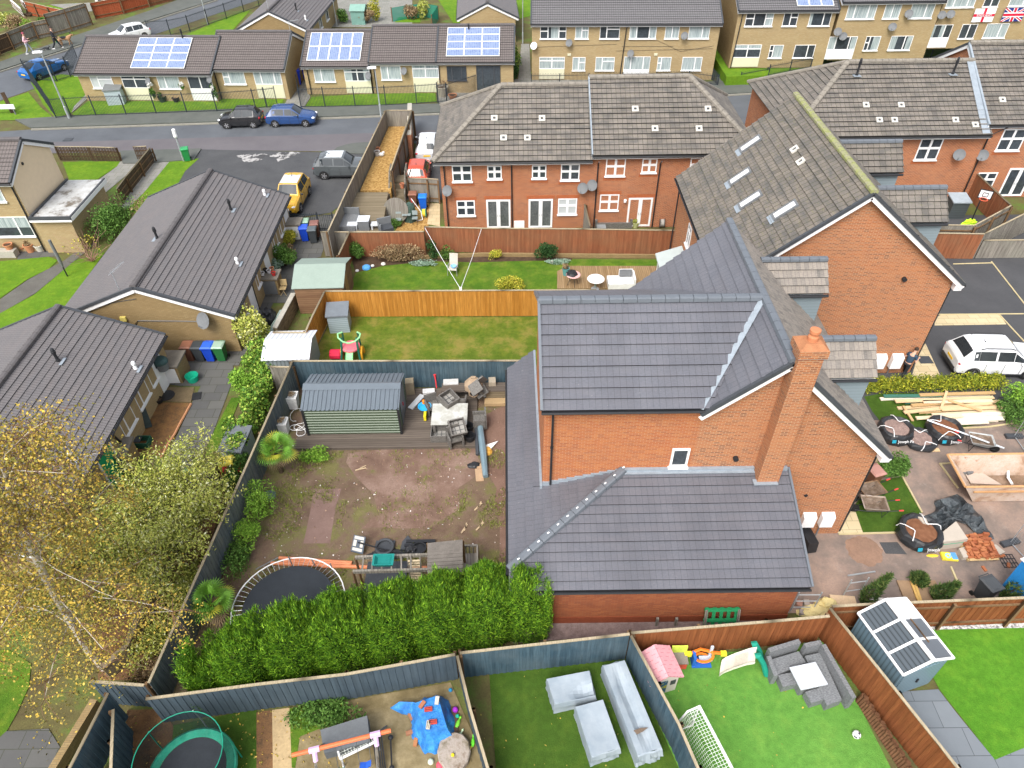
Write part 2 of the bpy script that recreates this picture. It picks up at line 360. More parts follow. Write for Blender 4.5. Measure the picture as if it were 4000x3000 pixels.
M['brickA']=brickm('brick_orange',(.32,.092,.035),(.39,.138,.052),(.42,.27,.165),ms=.014,stain=.3,stainc=(.33,.17,.09),dark=(.15,.06,.04))
M['brickA2']=brickm('brick_new_orange',(.345,.088,.032),(.42,.148,.05),(.42,.24,.14),ms=.011,stain=.3,stainc=(.33,.14,.07),dark=(.26,.08,.04))
M['brickG']=brickm('brick_garage',(.22,.058,.025),(.3,.1,.04),(.25,.12,.065),ms=.006,stain=.4,stainc=(.17,.05,.028),dark=(.2,.06,.03))
M['brickT']=brickm('brick_terrace',(.31,.09,.036),(.39,.135,.055),(.4,.25,.16),stain=.2,dark=(.22,.075,.04))
M['brickY']=brickm('brick_buff',(.33,.24,.12),(.41,.315,.17),(.28,.22,.13),ms=.012,stain=.35,stainc=(.3,.22,.12),dark=(.36,.25,.12))
M['brickYd']=brickm('brick_buff_gable',(.24,.165,.075),(.31,.225,.11),(.2,.15,.08),ms=.012,stain=.5,stainc=(.2,.13,.06),dark=(.26,.18,.08))
M['render']=plain('cream_render',(.72,.58,.4),.9,.1,var=.06,scale=3,bump=.15)
M['tileN']=tilem('tile_new_slate_grey',(.112,.115,.133),(.134,.137,.157),(.064,.066,.076),wdt=.22,off=0.,ms=.006,rough=.36,patch=(.15,.145,.16),patchamt=.45,var=.9,speck=.45)
M['tileW']=tilem('tile_weathered',(.1,.09,.08),(.225,.198,.17),(.06,.055,.045),wdt=.3,off=0.,patch=(.09,.088,.085),patchamt=.75,moss=(.17,.17,.06),mossamt=.5,ms=.016,var=1.,speck=.4)
M['tileB']=tilem('tile_weathered_dark',(.095,.085,.072),(.2,.172,.145),(.055,.055,.03),wdt=.3,off=0.,patch=(.085,.085,.085),patchamt=.75,moss=(.2,.2,.04),mossamt=.5,ms=.018,var=1.)
M['tileS']=tilem('tile_streaky',(.075,.074,.073),(.27,.235,.2),(.08,.075,.07),wdt=.17,off=.35,patch=(.26,.235,.21),patchamt=.4,ms=.005,var=1.)
M['tileG']=tilem('tile_bungalow_grey',(.13,.123,.126),(.155,.146,.149),(.085,.08,.08),wdt=.15,off=0.,ms=.018,rough=.65,var=.8,patch=(.2,.17,.16),patchamt=.35)
M['tileF']=tilem('tile_front_row',(.118,.101,.096),(.148,.128,.121),(.07,.06,.057),wdt=.2,off=0.,ms=.02,rough=.7,var=.8)
M['tileFl']=tilem('tile_flats',(.125,.121,.125),(.15,.146,.15),(.075,.072,.075),wdt=.2,off=0.,ms=.02,rough=.7,var=.8)
M['ridgeN']=plain('ridge_new',(.125,.14,.16),.4,.4,var=.12)
M['ridgeW']=plain('ridge_weathered',(.22,.2,.17),.85,.2,var=.35,scale=3)
M['ridgeM']=blotch('ridge_mossy',[(.38,(.26,.24,.19)),(.62,(.26,.28,.1))],3,12,(.3,.32,.1))
M['ridgeG']=plain('ridge_grey',(.105,.097,.098),.7,.3,var=.15)
M['clad']=(lambda q:(q.col(q.mix(q.ramp(q.n('Math',{0:q.n('SeparateXYZ',{0:q.mapping('UV',(1,6.5,1))}).outputs[1]},operation='FRACT').outputs[0],[(0,(0,0,0)),(.09,(1,1,1))]),(.08,.1,.11),(.21,.26,.285))),q.m)[1])(NT('blue_grey_cladding',.5,.3))
M['mortar']=plain('mortar',(.55,.5,.42),.9,.1)
A=thing('brick_house','newly extended orange brick house with dark grey roofs, tall chimney and single storey wraparound','house',(6,20,0))
def bmesh_part(parent,name,mat,faces,world=True):
 m=MB()
 for f in faces:m.face(f)
 return m.build(name,mat,parent,world)
y0,y1=17.84,26.2
bmesh_part(A,'wall',M['brickA'],[[(6.7,y0,0),(13.55,y0,0),(13.55,y0,5.45),(9.1,y0,9.75),(6.7,y0,7.6)],[(13.55,y0,0),(13.55,y1,0),(13.55,y1,5.45),(13.55,y0,5.45)],[(13.55,y1,0),(4.65,y1,0),(4.65,y1,5.6),(9.1,y1,9.75),(13.55,y1,5.45)],[(4.65,y1,0),(4.65,24,0),(4.65,24,5.6),(4.65,y1,5.6)]])
bmesh_part(A,'extension_wall',M['brickA2'],[[(1.12,y0,0),(6.7,y0,0),(6.7,y0,7.6),(1.12,y0,7.6)],[(1.12,24.1,0),(1.12,y0,0),(1.12,y0,7.6),(1.12,20.97,9.7),(1.12,24.1,7.6)],[(6.7,24.1,0),(1.12,24.1,0),(1.12,24.1,7.6),(6.7,24.1,7.6)]])
roof(A,[(9.1,17.5,9.85),(13.9,17.5,5.15),(13.9,26.5,5.15),(9.1,26.5,9.85)],.33,M['tileS'])
roof(A,[(9.1,17.5,9.85),(9.1,21.05,9.85),(6.5,17.5,7.51)],.4,M['tileN'])
roof(A,[(9.1,21,9.85),(9.1,26.5,9.85),(4.4,26.5,5.62),(4.4,21,5.62)],.4,M['tileN'])
roof(A,[(1.0,17.5,7.75),(6.75,17.5,7.75),(9.05,21,9.84),(1.0,21,9.84)],.395,M['tileN'])
roof(A,[(1.0,21,9.84),(9.05,21,9.84),(6.75,24.5,7.75),(1.0,24.5,7.75)],.395,M['tileN'])
ridge(A,(1.0,21,9.86),(9.05,21,9.86),M['ridgeN'],.16,.5);ridge(A,(9.1,17.45,9.87),(9.1,26.5,9.87),M['ridgeN'],.15,.5)
m=MB();beam(m,(6.45,17.5,7.75),(9.05,20.95,9.93),.22,.03,(-.6,-.4,1));m.build('valley_lining',M['lead'],A,True)
barge(A,(9.1,17.47,9.82),(13.85,17.47,5.18));barge(A,(9.1,17.47,9.82),(6.5,17.47,7.5))
m=MB();beam(m,(1.0,17.5,7.78),(1.0,21,9.88),.1,.12);beam(m,(1.0,21,9.88),(1.0,24.5,7.78),.1,.12);m.build('verge_trim',M['ridgeN'],A,True)
m=MB();m.box(13.56,13.9,17.5,17.83,4.85,5.2);m.build('eaves_box',M['white'],A,True)
eaves(A,(1.0,17.5,7.77),(6.6,17.5,7.77),(0,-1,0),fas=.12,col='black');eaves(A,(13.9,17.5,5.15),(13.9,26.5,5.15),(1,0,0));eaves(A,(4.4,24.5,5.62),(4.4,26.5,5.62),(-1,0,0))
pipe(A,[(1.42,17.5,7.66),(1.42,17.74,7.4),(1.42,17.74,3.55)]);pipe(A,[(13.66,17.95,4.9),(13.66,17.95,0)])
pipe(A,[(1.42,17.74,5.6),(1.42,17.74,5.66)],r=.065,name='pipe_clip')
H1=(4.18,17.83,4.25)
roof(A,[H1,(10.4,17.83,4.22),(10.4,13.65,2.7),(-.2,13.65,2.7),(-.2,14.35,2.955)],.345,M['tileN'],'lean_to_roof')
roof(A,[H1,(-.2,14.35,2.95),(-.2,17.84,2.95)],.345,M['tileN'],'lean_to_roof')
roof(A,[(-.2,17.84,2.95),(1.11,17.84,3.34),(1.11,26.1,3.34),(-.2,25.2,2.95)],.345,M['tileN'],'lean_to_roof')
ridge(A,(-.2,14.35,2.98),(4.18,17.8,4.3),M['ridgeN'],.16,.5,'hip_tiles')
m=MB()
for i in range(12):
 q=lerp((-.2,14.35,3.12),(4.18,17.8,4.44),(i+.95)/12);m.bx(q,(.09,.05,.03),rz=.66)
m.build('hip_clips',M['white'],A,True)
m=MB();m.box(4.2,9.1,17.72,17.835,4.26,4.37);m.box(4.2,9.1,17.6,17.72,4.23,4.27);m.box(9.85,10.35,17.7,17.835,4.22,4.36)
m.box(8.98,9.88,17.12,17.38,4.08,4.13);m.box(1.02,1.115,17.7,25.9,3.3,3.5)
for i in range(10):
 xa=1.12+i*.306;m.box(xa,xa+.306,17.78,17.836,3.3+(xa-1.12)*.297,3.62+(xa-1.12)*.25)
m.build('flashing',M['lead'],A,True)
bmesh_part(A,'extension_wall',M['brickG'],[[(.1,13.93,0),(10.2,13.93,0),(10.2,13.93,2.7),(.1,13.93,2.7)],[(10.2,13.93,0),(10.2,y0,0),(10.2,y0,4.1),(10.2,13.93,2.7)],[(.1,25.2,0),(.1,13.93,0),(.1,13.93,2.7),(.1,25.2,2.9)],[(1.12,25.9,0),(.1,25.2,0),(.1,25.2,2.9),(1.12,25.9,3.2)]])
m=MB();m.box(.08,10.22,13.905,13.928,0,.42);m.build('brick_plinth',plain('damp_brick',(.2,.05,.022),.6,.3,var=.3,scale=2),A,True)
eaves(A,(-.2,13.65,2.7),(10.4,13.65,2.7),(0,-1,0),fas=.14,col='black');eaves(A,(-.2,14.2,2.95),(-.2,25.2,2.95),(-1,0,0),fas=.14,col='black')
m=MB();beam(m,(10.42,13.65,2.74),(10.42,17.83,4.26),.08,.14);m.build('verge_trim',M['ridgeN'],A,True)
WA=TR(0,y0-20,0);WA[0][3]=-6
win(A,WA,5.88,4.42,.66,.98,'1',fw=.11,deep=.06);m=MB();m.tube([(8.3,y0,4.85),(8.3,y0-.14,4.85)],.1,10);m.tube([(11.55,y0,2.55),(11.55,y0-.03,2.55)],.09,4);m.build('wall_vent',M['black'],A,True)
win(A,WA,10.3,2.05,.62,.85,'h')
ch=MB()
ch.box(9.12,9.92,17.25,y0-.002,3.9,10.15);cst=ch.build('chimney',M['brickA'],A,True)
ch=MB();ch.box(9.05,9.99,17.17,18.0,10.2,10.5)
q=ch.build('chimney_head',M['brickA'],None);q.parent=cst
for v_ in q.data.vertices:v_.co-=A.location
ch=MB();ch.prism([(9.06,17.18),(9.98,17.18),(9.98,17.99),(9.06,17.99)],10.502,10.66,[(9.25,17.38),(9.79,17.38),(9.79,17.82),(9.25,17.82)])
q=ch.build('flaunching',plain('chimney_flaunching',(.36,.16,.08),.85,.1,var=.3,scale=4),None);q.parent=cst
for v_ in q.data.vertices:v_.co-=A.location
ch=MB();ch.box(9.09,9.95,17.22,17.9,10.14,10.2);q=ch.build('lead_tray',M['lead'],None);q.parent=cst
for v_ in q.data.vertices:v_.co-=A.location
ch=MB();ch.lathe([(.17,0),(.17,.2),(.13,.26),(.14,.32),(.17,.36),(.17,.46),(.14,.47),(.02,.47)],16,(9.52,17.6,10.6));q=ch.build('chimney_pot',plain('pot',(.5,.19,.09),.7,.3,var=.1),None,smooth=False);q.parent=cst
for v_ in q.data.vertices:v_.co-=A.location
def dormer(parent,xr,yc,zr,half,xface,zmain,slope,tmat=None):
 """zmain(x) main slope height; half = half width in y"""
 pitch=1.0;ze=zr-half*pitch;xin=lambda z:0
 inv=lambda z:(zmain(0)-z)/slope
 xa,xb=inv(zr)-.05,inv(ze)-.05;xo=xface+.14;ye=half+.12;zo=zr-ye*pitch;xo_in=inv(zo)-.05
 roof(parent,[(xo,yc,zr),(xa,yc,zr),(xo_in,yc-ye,zo),(xo,yc-ye,zo)],.33,tmat or M['tileS'],'dormer_roof')
 roof(parent,[(xo,yc,zr),(xa,yc,zr),(xo_in,yc+ye,zo),(xo,yc+ye,zo)],.33,tmat or M['tileS'],'dormer_roof')
 ridge(parent,(xa+.05,yc,zr+.02),(xo,yc,zr+.02),M['ridgeN'],.13,.42,'ridge_tiles')
 zb=zmain(xface)
 bmesh_part(parent,'dormer_wall',M['clad'],[[(inv(ze),yc-half,ze),(xface,yc-half,zb-.1),(xface,yc-half,ze)],[(xface,yc-half,zb-.1),(xface,yc+half,zb-.1),(xface,yc+half,ze),(xface,yc,zr-.05),(xface,yc-half,ze)],[(inv(ze),yc+half,ze),(xface,yc+half,ze),(xface,yc+half,zb-.1)]])
 eaves(parent,(xo_in+.1,yc-ye,zo),(xo,yc-ye,zo),(0,-1,0),fas=.1)
 W_=TR(xface-parent.location.x,yc-parent.location.y,0,rz=math.pi/2)
 win(parent,W_,-half*.6,zb+.15,half*1.2,ze-zb-.1,'h')
 m=MB();m.box(xo_in-.1,xo_in+.25,yc-ye-.1,yc-ye+.25,zo-.22,zo-.13);m.build('flashing',M['lead'],parent,True)
zA=lambda x:9.85-(x-9.1)*.979
for yc in(20.2,25.45):dormer(A,0,yc,8.55,.88,13.08,zA,.979)
for mx in(12.0,12.75):
 mm=MB();mm.extr([(y0,.75),(y0-.24,.75),(y0-.24,1.36),(y0,1.46)],mx-.26,mx+.26);b_=mm.build('meter_box',M['white'],A,True)
 mm=MB();mm.tube([V((mx-.15,y0-.1,.75))-A.location,V((mx-.15,y0-.1,0))-A.location],.03,6);mm.build('conduit',M['grey'],b_)
B=thing('brick_house','tall brick gable ended house with mossy ridge and weathered brown tiles with skylights','house',(15,33,0))
bmesh_part(B,'wall',M['brickA'],[[(10,27.87,0),(20.75,27.87,0),(20.75,27.87,5.95),(15.35,27.87,10.35),(10,27.87,5.95)],[(20.75,27.87,0),(20.75,38.4,0),(20.75,38.4,5.95),(20.75,27.87,5.95)],[(20.75,38.4,0),(10,38.4,0),(10,38.4,5.95),(15.35,38.4,10.35),(20.75,38.4,5.95)],[(10,38.4,0),(10,27.87,0),(10,27.87,5.95),(10,38.4,5.95)]])
roof(B,[(15.35,27.6,10.45),(15.35,38.6,10.45),(9.65,38.6,5.78),(9.65,27.6,5.78)],.37,M['tileB'],lip=.045)
roof(B,[(15.35,27.6,10.45),(15.35,38.6,10.45),(21.15,38.6,5.7),(21.15,27.6,5.7)],.37,M['tileB'],lip=.045)
ridge(B,(15.35,27.55,10.47),(15.35,38.6,10.47),M['ridgeM'],.15,.42)
barge(B,(15.35,27.57,10.42),(9.7,27.57,5.8));barge(B,(15.35,27.57,10.42),(21.1,27.57,5.72));m=MB();m.box(20.76,21.12,27.6,27.86,5.35,5.72);m.build('eaves_box',M['white'],B,True)
eaves(B,(9.65,27.6,5.78),(9.65,38.6,5.78),(-1,0,0),fas=.14,col='dkgrey');eaves(B,(21.15,27.6,5.7),(21.15,38.6,5.7),(1,0,0));pipe(B,[(20.85,27.98,5.4),(20.85,27.98,0)])
pipe(B,[(9.85,38.2,5.5),(9.85,38.2,0)])
for(xa,ya)in((12.92,36.8),(11.98,34.6),(11.92,32.2),(12.78,29.87)):
 sk_=MB();Wm=Matrix.Translation((xa-15,ya-33,10.45-(15.35-xa)*.82+.05))@Matrix.Rotation(-math.atan(.82),4,'Y');sk_.M=Wm
 for q in((-.62,.62,-.28,-.2,0,.1),(-.62,.62,.2,.28,0,.1),(-.62,-.52,-.2,.2,0,.1),(.52,.62,-.2,.2,0,.1)):sk_.box(*q)
 so_=sk_.build('skylight',M['grey'],B);g=MB();g.M=Wm;g.box(-.52,.52,-.2,.2,.03,.07);g.build('pane',plain('skylight_blind',(.72,.72,.74),.2,.5,var=.04),so_)
 g=MB();g.M=Wm;g.box(-.85,-.625,-.33,.33,.0,.03);g.build('flashing',M['lead'],so_)
for p_ in((14.15,33.9),(14.09,32.65)):vent(B,(p_[0]-15,p_[1]-33,10.45-(15.35-p_[0])*.82+.03),(-.82,0,1))
zB=lambda x:10.45-(x-15.35)*.82
for yc in(31.2,36.35):dormer(B,0,yc,8.75,1.05,20.6,zB,.82,M['tileW'])
WBl=TR(10-15,0,0,rz=-math.pi/2)
for(ya,z_)in((-.3,3.4),(-2.4,3.4)):win(B,WBl,ya,z_,.75,1.25,'T')
m=MB();m.tube([(18.35,27.87,5.9),(18.35,27.72,5.9)],.11,10);m.build('wall_vent',M['black'],B,True)
m=MB();m.prism([(8.7,32.6),(10,32.6),(10,35.9),(8.7,35.9)],2.3,2.38,None);bay=bmesh_part(B,'bay_roof',plain('bay_felt',(.42,.47,.46),.6,.3,var=.08),[[(8.5,32.4,2.25),(9.98,32.4,2.75),(9.98,36.1,2.75),(8.5,36.1,2.25)],[(8.5,32.4,2.15),(8.5,32.4,2.25),(8.5,36.1,2.25),(8.5,36.1,2.15)]])
bmesh_part(B,'bay_wall',M['white'],[[(8.7,32.6,0),(9.99,32.6,0),(9.99,32.6,2.6),(8.7,32.6,2.25)],[(8.7,36,0),(8.7,32.6,0),(8.7,32.6,2.2),(8.7,36,2.2)]])
for k_ in range(3):win(B,TR(8.7-15,0,0,rz=-math.pi/2),-2.9+k_*1.1,.5,1.,1.6,'h',sill=False)
for mx in(18.85,19.7):
 mm=MB();mm.extr([(27.86,.5),(27.6,.5),(27.6,1.2),(27.86,1.32)],mx-.28,mx+.28);b_=mm.build('meter_box',M['white'],B,True)
 mm=MB();mm.tube([V((mx-.18,27.75,.5))-B.location,V((mx-.18,27.75,0))-B.location],.03,6);mm.build('conduit',M['grey'],b_)
Tn=thing('terraced_houses','red brick terrace with hipped weathered brown roof above the long red brown fence','houses',(5,43,0))
yf=43.0;WT=TR(-5,0,0)
bmesh_part(Tn,'wall',M['brickT'],[[(-4.4,yf,0),(5.2,yf,0),(5.2,yf,5.0),(-4.4,yf,5.0)],[(5.2,yf-.02,0),(15.3,yf-.02,0),(15.3,yf-.02,5.3),(5.2,yf-.02,5.3)],[(-4.4,51.4,0),(-4.4,yf,0),(-4.4,yf,5),(-4.4,51.4,5)],[(15.3,yf,0),(15.3,51.4,0),(15.3,51.4,5.3),(15.3,yf,5.3)],[(15.3,51.4,0),(-4.4,51.4,0),(-4.4,51.4,5),(15.3,51.4,5)],[(5.2,yf,5),(5.2,47.2,8.3),(5.2,51.4,5)]])
roof(Tn,[(-4.8,42.6,5),(5.25,42.6,5),(5.25,47.2,8),(-.45,47.2,8)],.375,M['tileW'],lip=.05)
roof(Tn,[(-4.8,42.6,5),(-.45,47.2,8),(-4.8,51.8,5)],.375,M['tileW'],lip=.05)
roof(Tn,[(-4.8,51.8,5),(-.45,47.2,8),(5.25,47.2,8),(5.25,51.8,5)],.375,M['tileW'],lip=.05)
roof(Tn,[(5.2,42.6,5.3),(15.7,42.6,5.3),(11.7,47.4,8.35),(5.2,47.4,8.35)],.375,M['tileW'],lip=.05)
roof(Tn,[(15.7,42.6,5.3),(15.7,52.2,5.3),(11.7,47.4,8.35)],.375,M['tileW'],lip=.05)
roof(Tn,[(15.7,52.2,5.3),(5.2,52.2,5.3),(5.2,47.4,8.35),(11.7,47.4,8.35)],.375,M['tileW'],lip=.05)
for a_,b_ in(((-.45,47.2,8.05),(5.2,47.2,8.05)),((5.2,47.4,8.4),(11.7,47.4,8.4)),((-4.8,42.6,5.04),(-.45,47.2,8.05)),((-4.8,51.8,5.04),(-.45,47.2,8.05)),((15.7,42.6,5.34),(11.7,47.4,8.4)),((15.7,52.2,5.34),(11.7,47.4,8.4))):ridge(Tn,a_,b_,M['ridgeW'],.17,.45)
m=MB();beam(m,(5.2,42.58,5.33),(5.2,47.4,8.39),.08,.3);m.build('verge_trim',M['lead'],Tn,True)
eaves(Tn,(-4.8,42.6,5),(5.25,42.6,5),(0,-1,0),.16);eaves(Tn,(5.2,42.6,5.3),(15.7,42.6,5.3),(0,-1,0),.16);eaves(Tn,(-4.8,42.6,5),(-4.8,51.8,5),(-1,0,0),.16);eaves(Tn,(15.7,42.6,5.3),(15.7,52.2,5.3),(1,0,0),.16)
for px in(-4.15,.15,5.65,9.6):pipe(Tn,[(px,42.56,4.9),(px,yf-.1,4.6),(px,yf-.1,0)])
def lintel(parent,W,x,z,w_):
 m=MB();m.M=W;m.box(x-.12,x+w_+.12,-.03,0,z,z+.22);m.build('lintel',plain('soldier_brick',(.36,.11,.045),.85,.2,var=.3,scale=9),parent)
TW=TR(-5,0,0)
for(x_,z_,w_,h_,l_,p_,c_)in((-3.65,3.5,1.25,1.1,'4','glass',None),(-1.4,3.65,.92,.9,'4','glass',None),(1.45,3.65,.92,.9,'4','glass',None),(3.3,3.5,1.2,1.1,'4','glass',None),(6.15,3.75,1.25,1.2,'4','blind',None),(8.45,3.95,.95,.95,'4','glass',None),(11.5,3.9,1.3,1.0,'4','glass',None),(-3.5,1.05,1.2,1.1,'4','glass',None),(3.2,1.05,1.25,1.15,'4','blind',None),(5.95,1.3,1.25,1.15,'4','blind',None)):
 win(Tn,TW,x_,z_,w_,h_,l_,p_,c_,fw=.1)
 lintel(Tn,TW,x_,z_-.3,w_)if z_>3 else lintel(Tn,TW,x_,z_+h_+.02,w_)
for(x_,c_)in((-1.55,None),(1.25,None),(7.85,[(0,0,1,1)])):
 win(Tn,TW,x_,.08,1.6,2.1,'h','glassd',c_,fw=.17,sill=False,name='french_door',handle=True);lintel(Tn,TW,x_,2.2,1.6)
win(Tn,TW,11.6,.1,1.,2.2,'1',fw=.14,sill=False,name='back_door')
for(x_,z_)in((-4.0,3.0),(4.75,3.05),(5.35,3.25)):dish(Tn,TW,x_,z_,.36)
for(u_,v_,s_)in((1931,463,0),(1967,540,0),(2117,464,0),(2060,540,0),(2481,427,1),(2765,427,1),(2558,504,1),(2730,504,1)):
 n_=V((0,-.64,1));vent(Tn,onp(u_,v_,(0,42.6,5.07+.3*s_),n_)-Tn.location,n_)
m=MB();m.lathe([(.03,-.12),(.09,-.1),(.1,.06),(.02,.12)],8,(2.6,-.16,2.05));m.build('wall_light',M['white'],Tn)
J=thing('terraced_houses','brick terrace at the right with two black flues on its brown roof','houses',(26,46,0))
jf=46.2
bmesh_part(J,'wall',M['brickT'],[[(18.9,jf,0),(31.9,jf,0),(31.9,jf,4.95),(18.9,jf,4.95)],[(18.7,55.6,0),(18.9,jf,0),(18.9,jf,4.95),(18.7,55.6,4.95)],[(31.9,55.6,0),(18.7,55.6,0),(18.7,55.6,4.95),(31.9,55.6,4.95)],[(31.9,46.5,0),(44,46.5,0),(44,46.5,5.5),(31.9,46.5,5.5)],[(31.9,57,0),(31.9,46.5,0),(31.9,46.5,5.5),(31.9,52,8.6),(31.9,57,5.5)]])
roof(J,[(18.5,45.7,4.95),(31.9,45.7,4.95),(31.9,50.7,8),(23.2,50.7,8)],.375,M['tileW'],lip=.05)
roof(J,[(18.5,45.7,4.95),(23.2,50.7,8),(18.3,55.7,4.95)],.375,M['tileW'],lip=.05)
roof(J,[(18.3,55.7,4.95),(23.2,50.7,8),(31.9,50.7,8),(31.9,55.7,4.95)],.375,M['tileW'],lip=.05)
roof(J,[(31.75,46.2,5.4),(44,46.2,5.4),(44,51.9,8.75),(31.75,51.9,8.75)],.375,M['tileW'],lip=.05)
roof(J,[(31.75,51.9,8.75),(44,51.9,8.75),(44,57.6,5.4),(31.75,57.6,5.4)],.375,M['tileW'],lip=.05)
for a_,b_ in(((23.2,50.7,8.05),(31.8,50.7,8.05)),((18.5,45.7,5),(23.2,50.7,8.05)),((18.3,55.7,5),(23.2,50.7,8.05)),((31.75,51.9,8.8),(44,51.9,8.8))):ridge(J,a_,b_,M['ridgeW'],.17,.45)
barge(J,(31.73,46.2,5.42),(31.73,51.9,8.77),cap='lead');barge(J,(31.73,51.9,8.77),(31.73,57.5,5.45))
m=MB();beam(m,(31.5,45.75,5.03),(31.5,50.6,8.05),.5,.03,(0,-.6,1));m.build('valley_lining',M['lead'],J,True)
eaves(J,(18.5,45.7,4.95),(31.9,45.7,4.95),(0,-1,0),.16);eaves(J,(31.75,46.2,5.4),(44,46.2,5.4),(0,-1,0),.16)
WJ=TR(-26,.2,0);WJ2=TR(-26,.5,0)
for W_,x_,z_,w_,h_,l_ in((WJ,27.6,3.05,1.5,1.5,'4'),(WJ,20.4,4.0,1.3,.8,'h'),(WJ,23,4.0,1.3,.8,'h'),(WJ2,33.1,3.5,1.6,1.5,'4'),(WJ2,32.7,.75,1.35,1.15,'4'),(WJ,24,.9,1.5,1.2,'h'),(WJ,21.8,.9,1.5,1.2,'h')):
 win(J,W_,x_,z_,w_,h_,l_,'glass',None,fw=.1);lintel(J,W_,x_,z_-.3,w_)
win(J,WJ2,34.75,.1,1.7,2.1,'h',fw=.16,sill=False,name='french_door',handle=True)
pipe(J,[(24.2,45.66,4.85),(23.8,46.1,4.5),(23.8,46.1,0)]);pipe(J,[(33.1,46.15,5.3),(32.2,46.4,4.6),(32.2,46.4,0)])
dish(J,WJ,30.4,3.5,.38);dish(J,WJ2,32.2,3.3,.38)
for(x_,z_)in((23.6,7.55),(30.1,7.55)):flue(J,(x_-26,45.7+(z_-4.95)/.61-46-.25,z_-.05),1.1)
for(X,Y)in((845,910),(1148,910),(960,1040),(1090,1040),(1617,1040),(1788,1082)):
 n_=V((0,-.61,1));vent(J,onp(3000+X/2.212,Y/2.212,(0,45.7,5.02),n_)-J.location,n_)
vent(J,(32.95-26,46.2+.95/.588-46,6.35+.06),(0,-.588,1));vent(J,(34.9-26,46.2+1.2/.588-46,6.6+.06),(0,-.588,1))
def ghouse(name,label,cat,loc,rz,L,D,ze,zr,wall='brickY',tile='tileG',rm='ridgeG',gw=None,oh=.32,gauge=.3,cap='dkgrey',ribend=False,lip=.03):
 h=thing(name,label,cat,loc,rz);a=oh
 w0,w1,d0,d1=.12,L-.12,a,D-a;k=(zr-ze)/(D/2);zw=ze+a*k-.1;zg=zr-.12
 m=MB()
 for f in([(w0,d0,0),(w1,d0,0),(w1,d0,zw),(w0,d0,zw)],[(w1,d1,0),(w0,d1,0),(w0,d1,zw),(w1,d1,zw)],[(w0,d1,0),(w0,d0,0),(w0,d0,zw),(w0,D/2,zg),(w0,d1,zw)],[(w1,d0,0),(w1,d1,0),(w1,d1,zw),(w1,D/2,zg),(w1,d0,zw)]):m.face(f)
 wo=m.build('wall',M[wall],h);wo.data.materials.append(M[gw or wall]);wo.data.polygons[2].material_index=1;wo.data.polygons[3].material_index=1
 roof(h,[(0,0,ze),(L,0,ze),(L,D/2,zr),(0,D/2,zr)],gauge,M[tile],world=False,lip=lip)
 roof(h,[(0,D/2,zr),(L,D/2,zr),(L,D,ze),(0,D,ze)],gauge,M[tile],world=False,lip=lip)
 ridge(h,(0,D/2,zr+.03),(L,D/2,zr+.03),M[rm],.15,.45,world=False)
 for x in(0.02,L-.02):barge(h,(x,0,ze),(x,D/2,zr),False,cap=cap);barge(h,(x,D/2,zr),(x,D,ze),False,cap=cap)
 eaves(h,(0,0,ze),(L,0,ze),(0,-1,0),.16,world=False);eaves(h,(0,D,ze),(L,D,ze),(0,1,0),.16,world=False)
 h['_w']=0;del h['_w']
 return h
CUR=[(0,0,1,1)];CS=[(0,0,.3,1),(.75,0,1,1)]
WF=TR(0,.32,0)
def panelwin(h,x,w_,zt,zm,lay='T',curt=None,pane='glass',pm='cream',zb=.12):
 win(h,WF,x,zm,w_,zt-zm,lay,pane,curt,sill=False)
 m=MB();m.box(x,x+w_,.27,.32,zb,zm-.002);m.build('window_panel',M[pm],h)
M['cell']=(lambda q:(q.col(q.mix(q.n('TexBrick',{'Vector':q.tc.outputs['UV'],'Color1':(.16,.22,.38),'Color2':(.2,.27,.44),'Mortar':(.42,.46,.55),'Scale':1.,'Mortar Size':.012,'Brick Width':.16,'Row Height':.16},offset=0.).outputs[0]if 0 else.0,q.n('TexBrick',{'Vector':q.tc.outputs['UV'],'Color1':(.1,.15,.3),'Color2':(.17,.23,.37),'Mortar':(.3,.35,.46),'Scale':1.,'Mortar Size':.012,'Brick Width':.16,'Row Height':.16},offset=0.).outputs[0],(.2,.25,.4))),q.m)[1])(NT('solar_cells',.15,.6))
def solar(h,ze,zr,D,x0,s0,cols,rows,pw,ph):
 k=math.atan2(zr-ze,D/2)
 for i in range(cols):
  for j in range(rows):
   Wm=TR(x0+i*pw,0,ze)@Matrix.Rotation(k,4,'X')@TR(0,s0+j*ph,.13)
   m=MB();m.M=Wm
   for q in((0,pw-.02,0,.04),(0,pw-.02,ph-.06,ph-.02),(0,.04,.04,ph-.06),(pw-.06,pw-.02,.04,ph-.06)):m.box(q[0],q[1],q[2],q[3],-.04,.03)
   f=m.build('solar_panel',M['white'],h);m=MB();m.M=Wm;m.face([(.04,.04,.02),(pw-.06,.04,.02),(pw-.06,ph-.06,.02),(.04,ph-.06,.02)]);m.build('cell_sheet',M['cell'],f)
def aerial(h,p,L=1.2,rz=0,hh=1.):
 m=MB();m.M=TR(*p,rz);m.tube([(0,0,-.6),(0,0,hh)],.02,5);m.tube([(-L*.2,0,hh),(L*.8,0,hh)],.015,4)
 for i in range(9):m.tube([(i*L*.09,-.13,hh),(i*L*.09,.13,hh)],.008,3)
 return m.build('tv_aerial',M['steel'],h)
b1=ghouse('bungalow','long low buff brick bungalow with solar panels, grey storage box outside','bungalow',(-39.1,66.75,0),-.055,12.6,8.2,2.55,4.45,tile='tileF',ribend=True)
win(b1,WF,1.2,1.15,2.0,1.15,'Q','blind');panelwin(b1,4.1,2.35,2.35,1.2);win(b1,WF,7.4,1.15,2.0,1.15,'2','glass',CUR);panelwin(b1,10.2,2.2,2.35,1.15,'h',None,'glass','white')
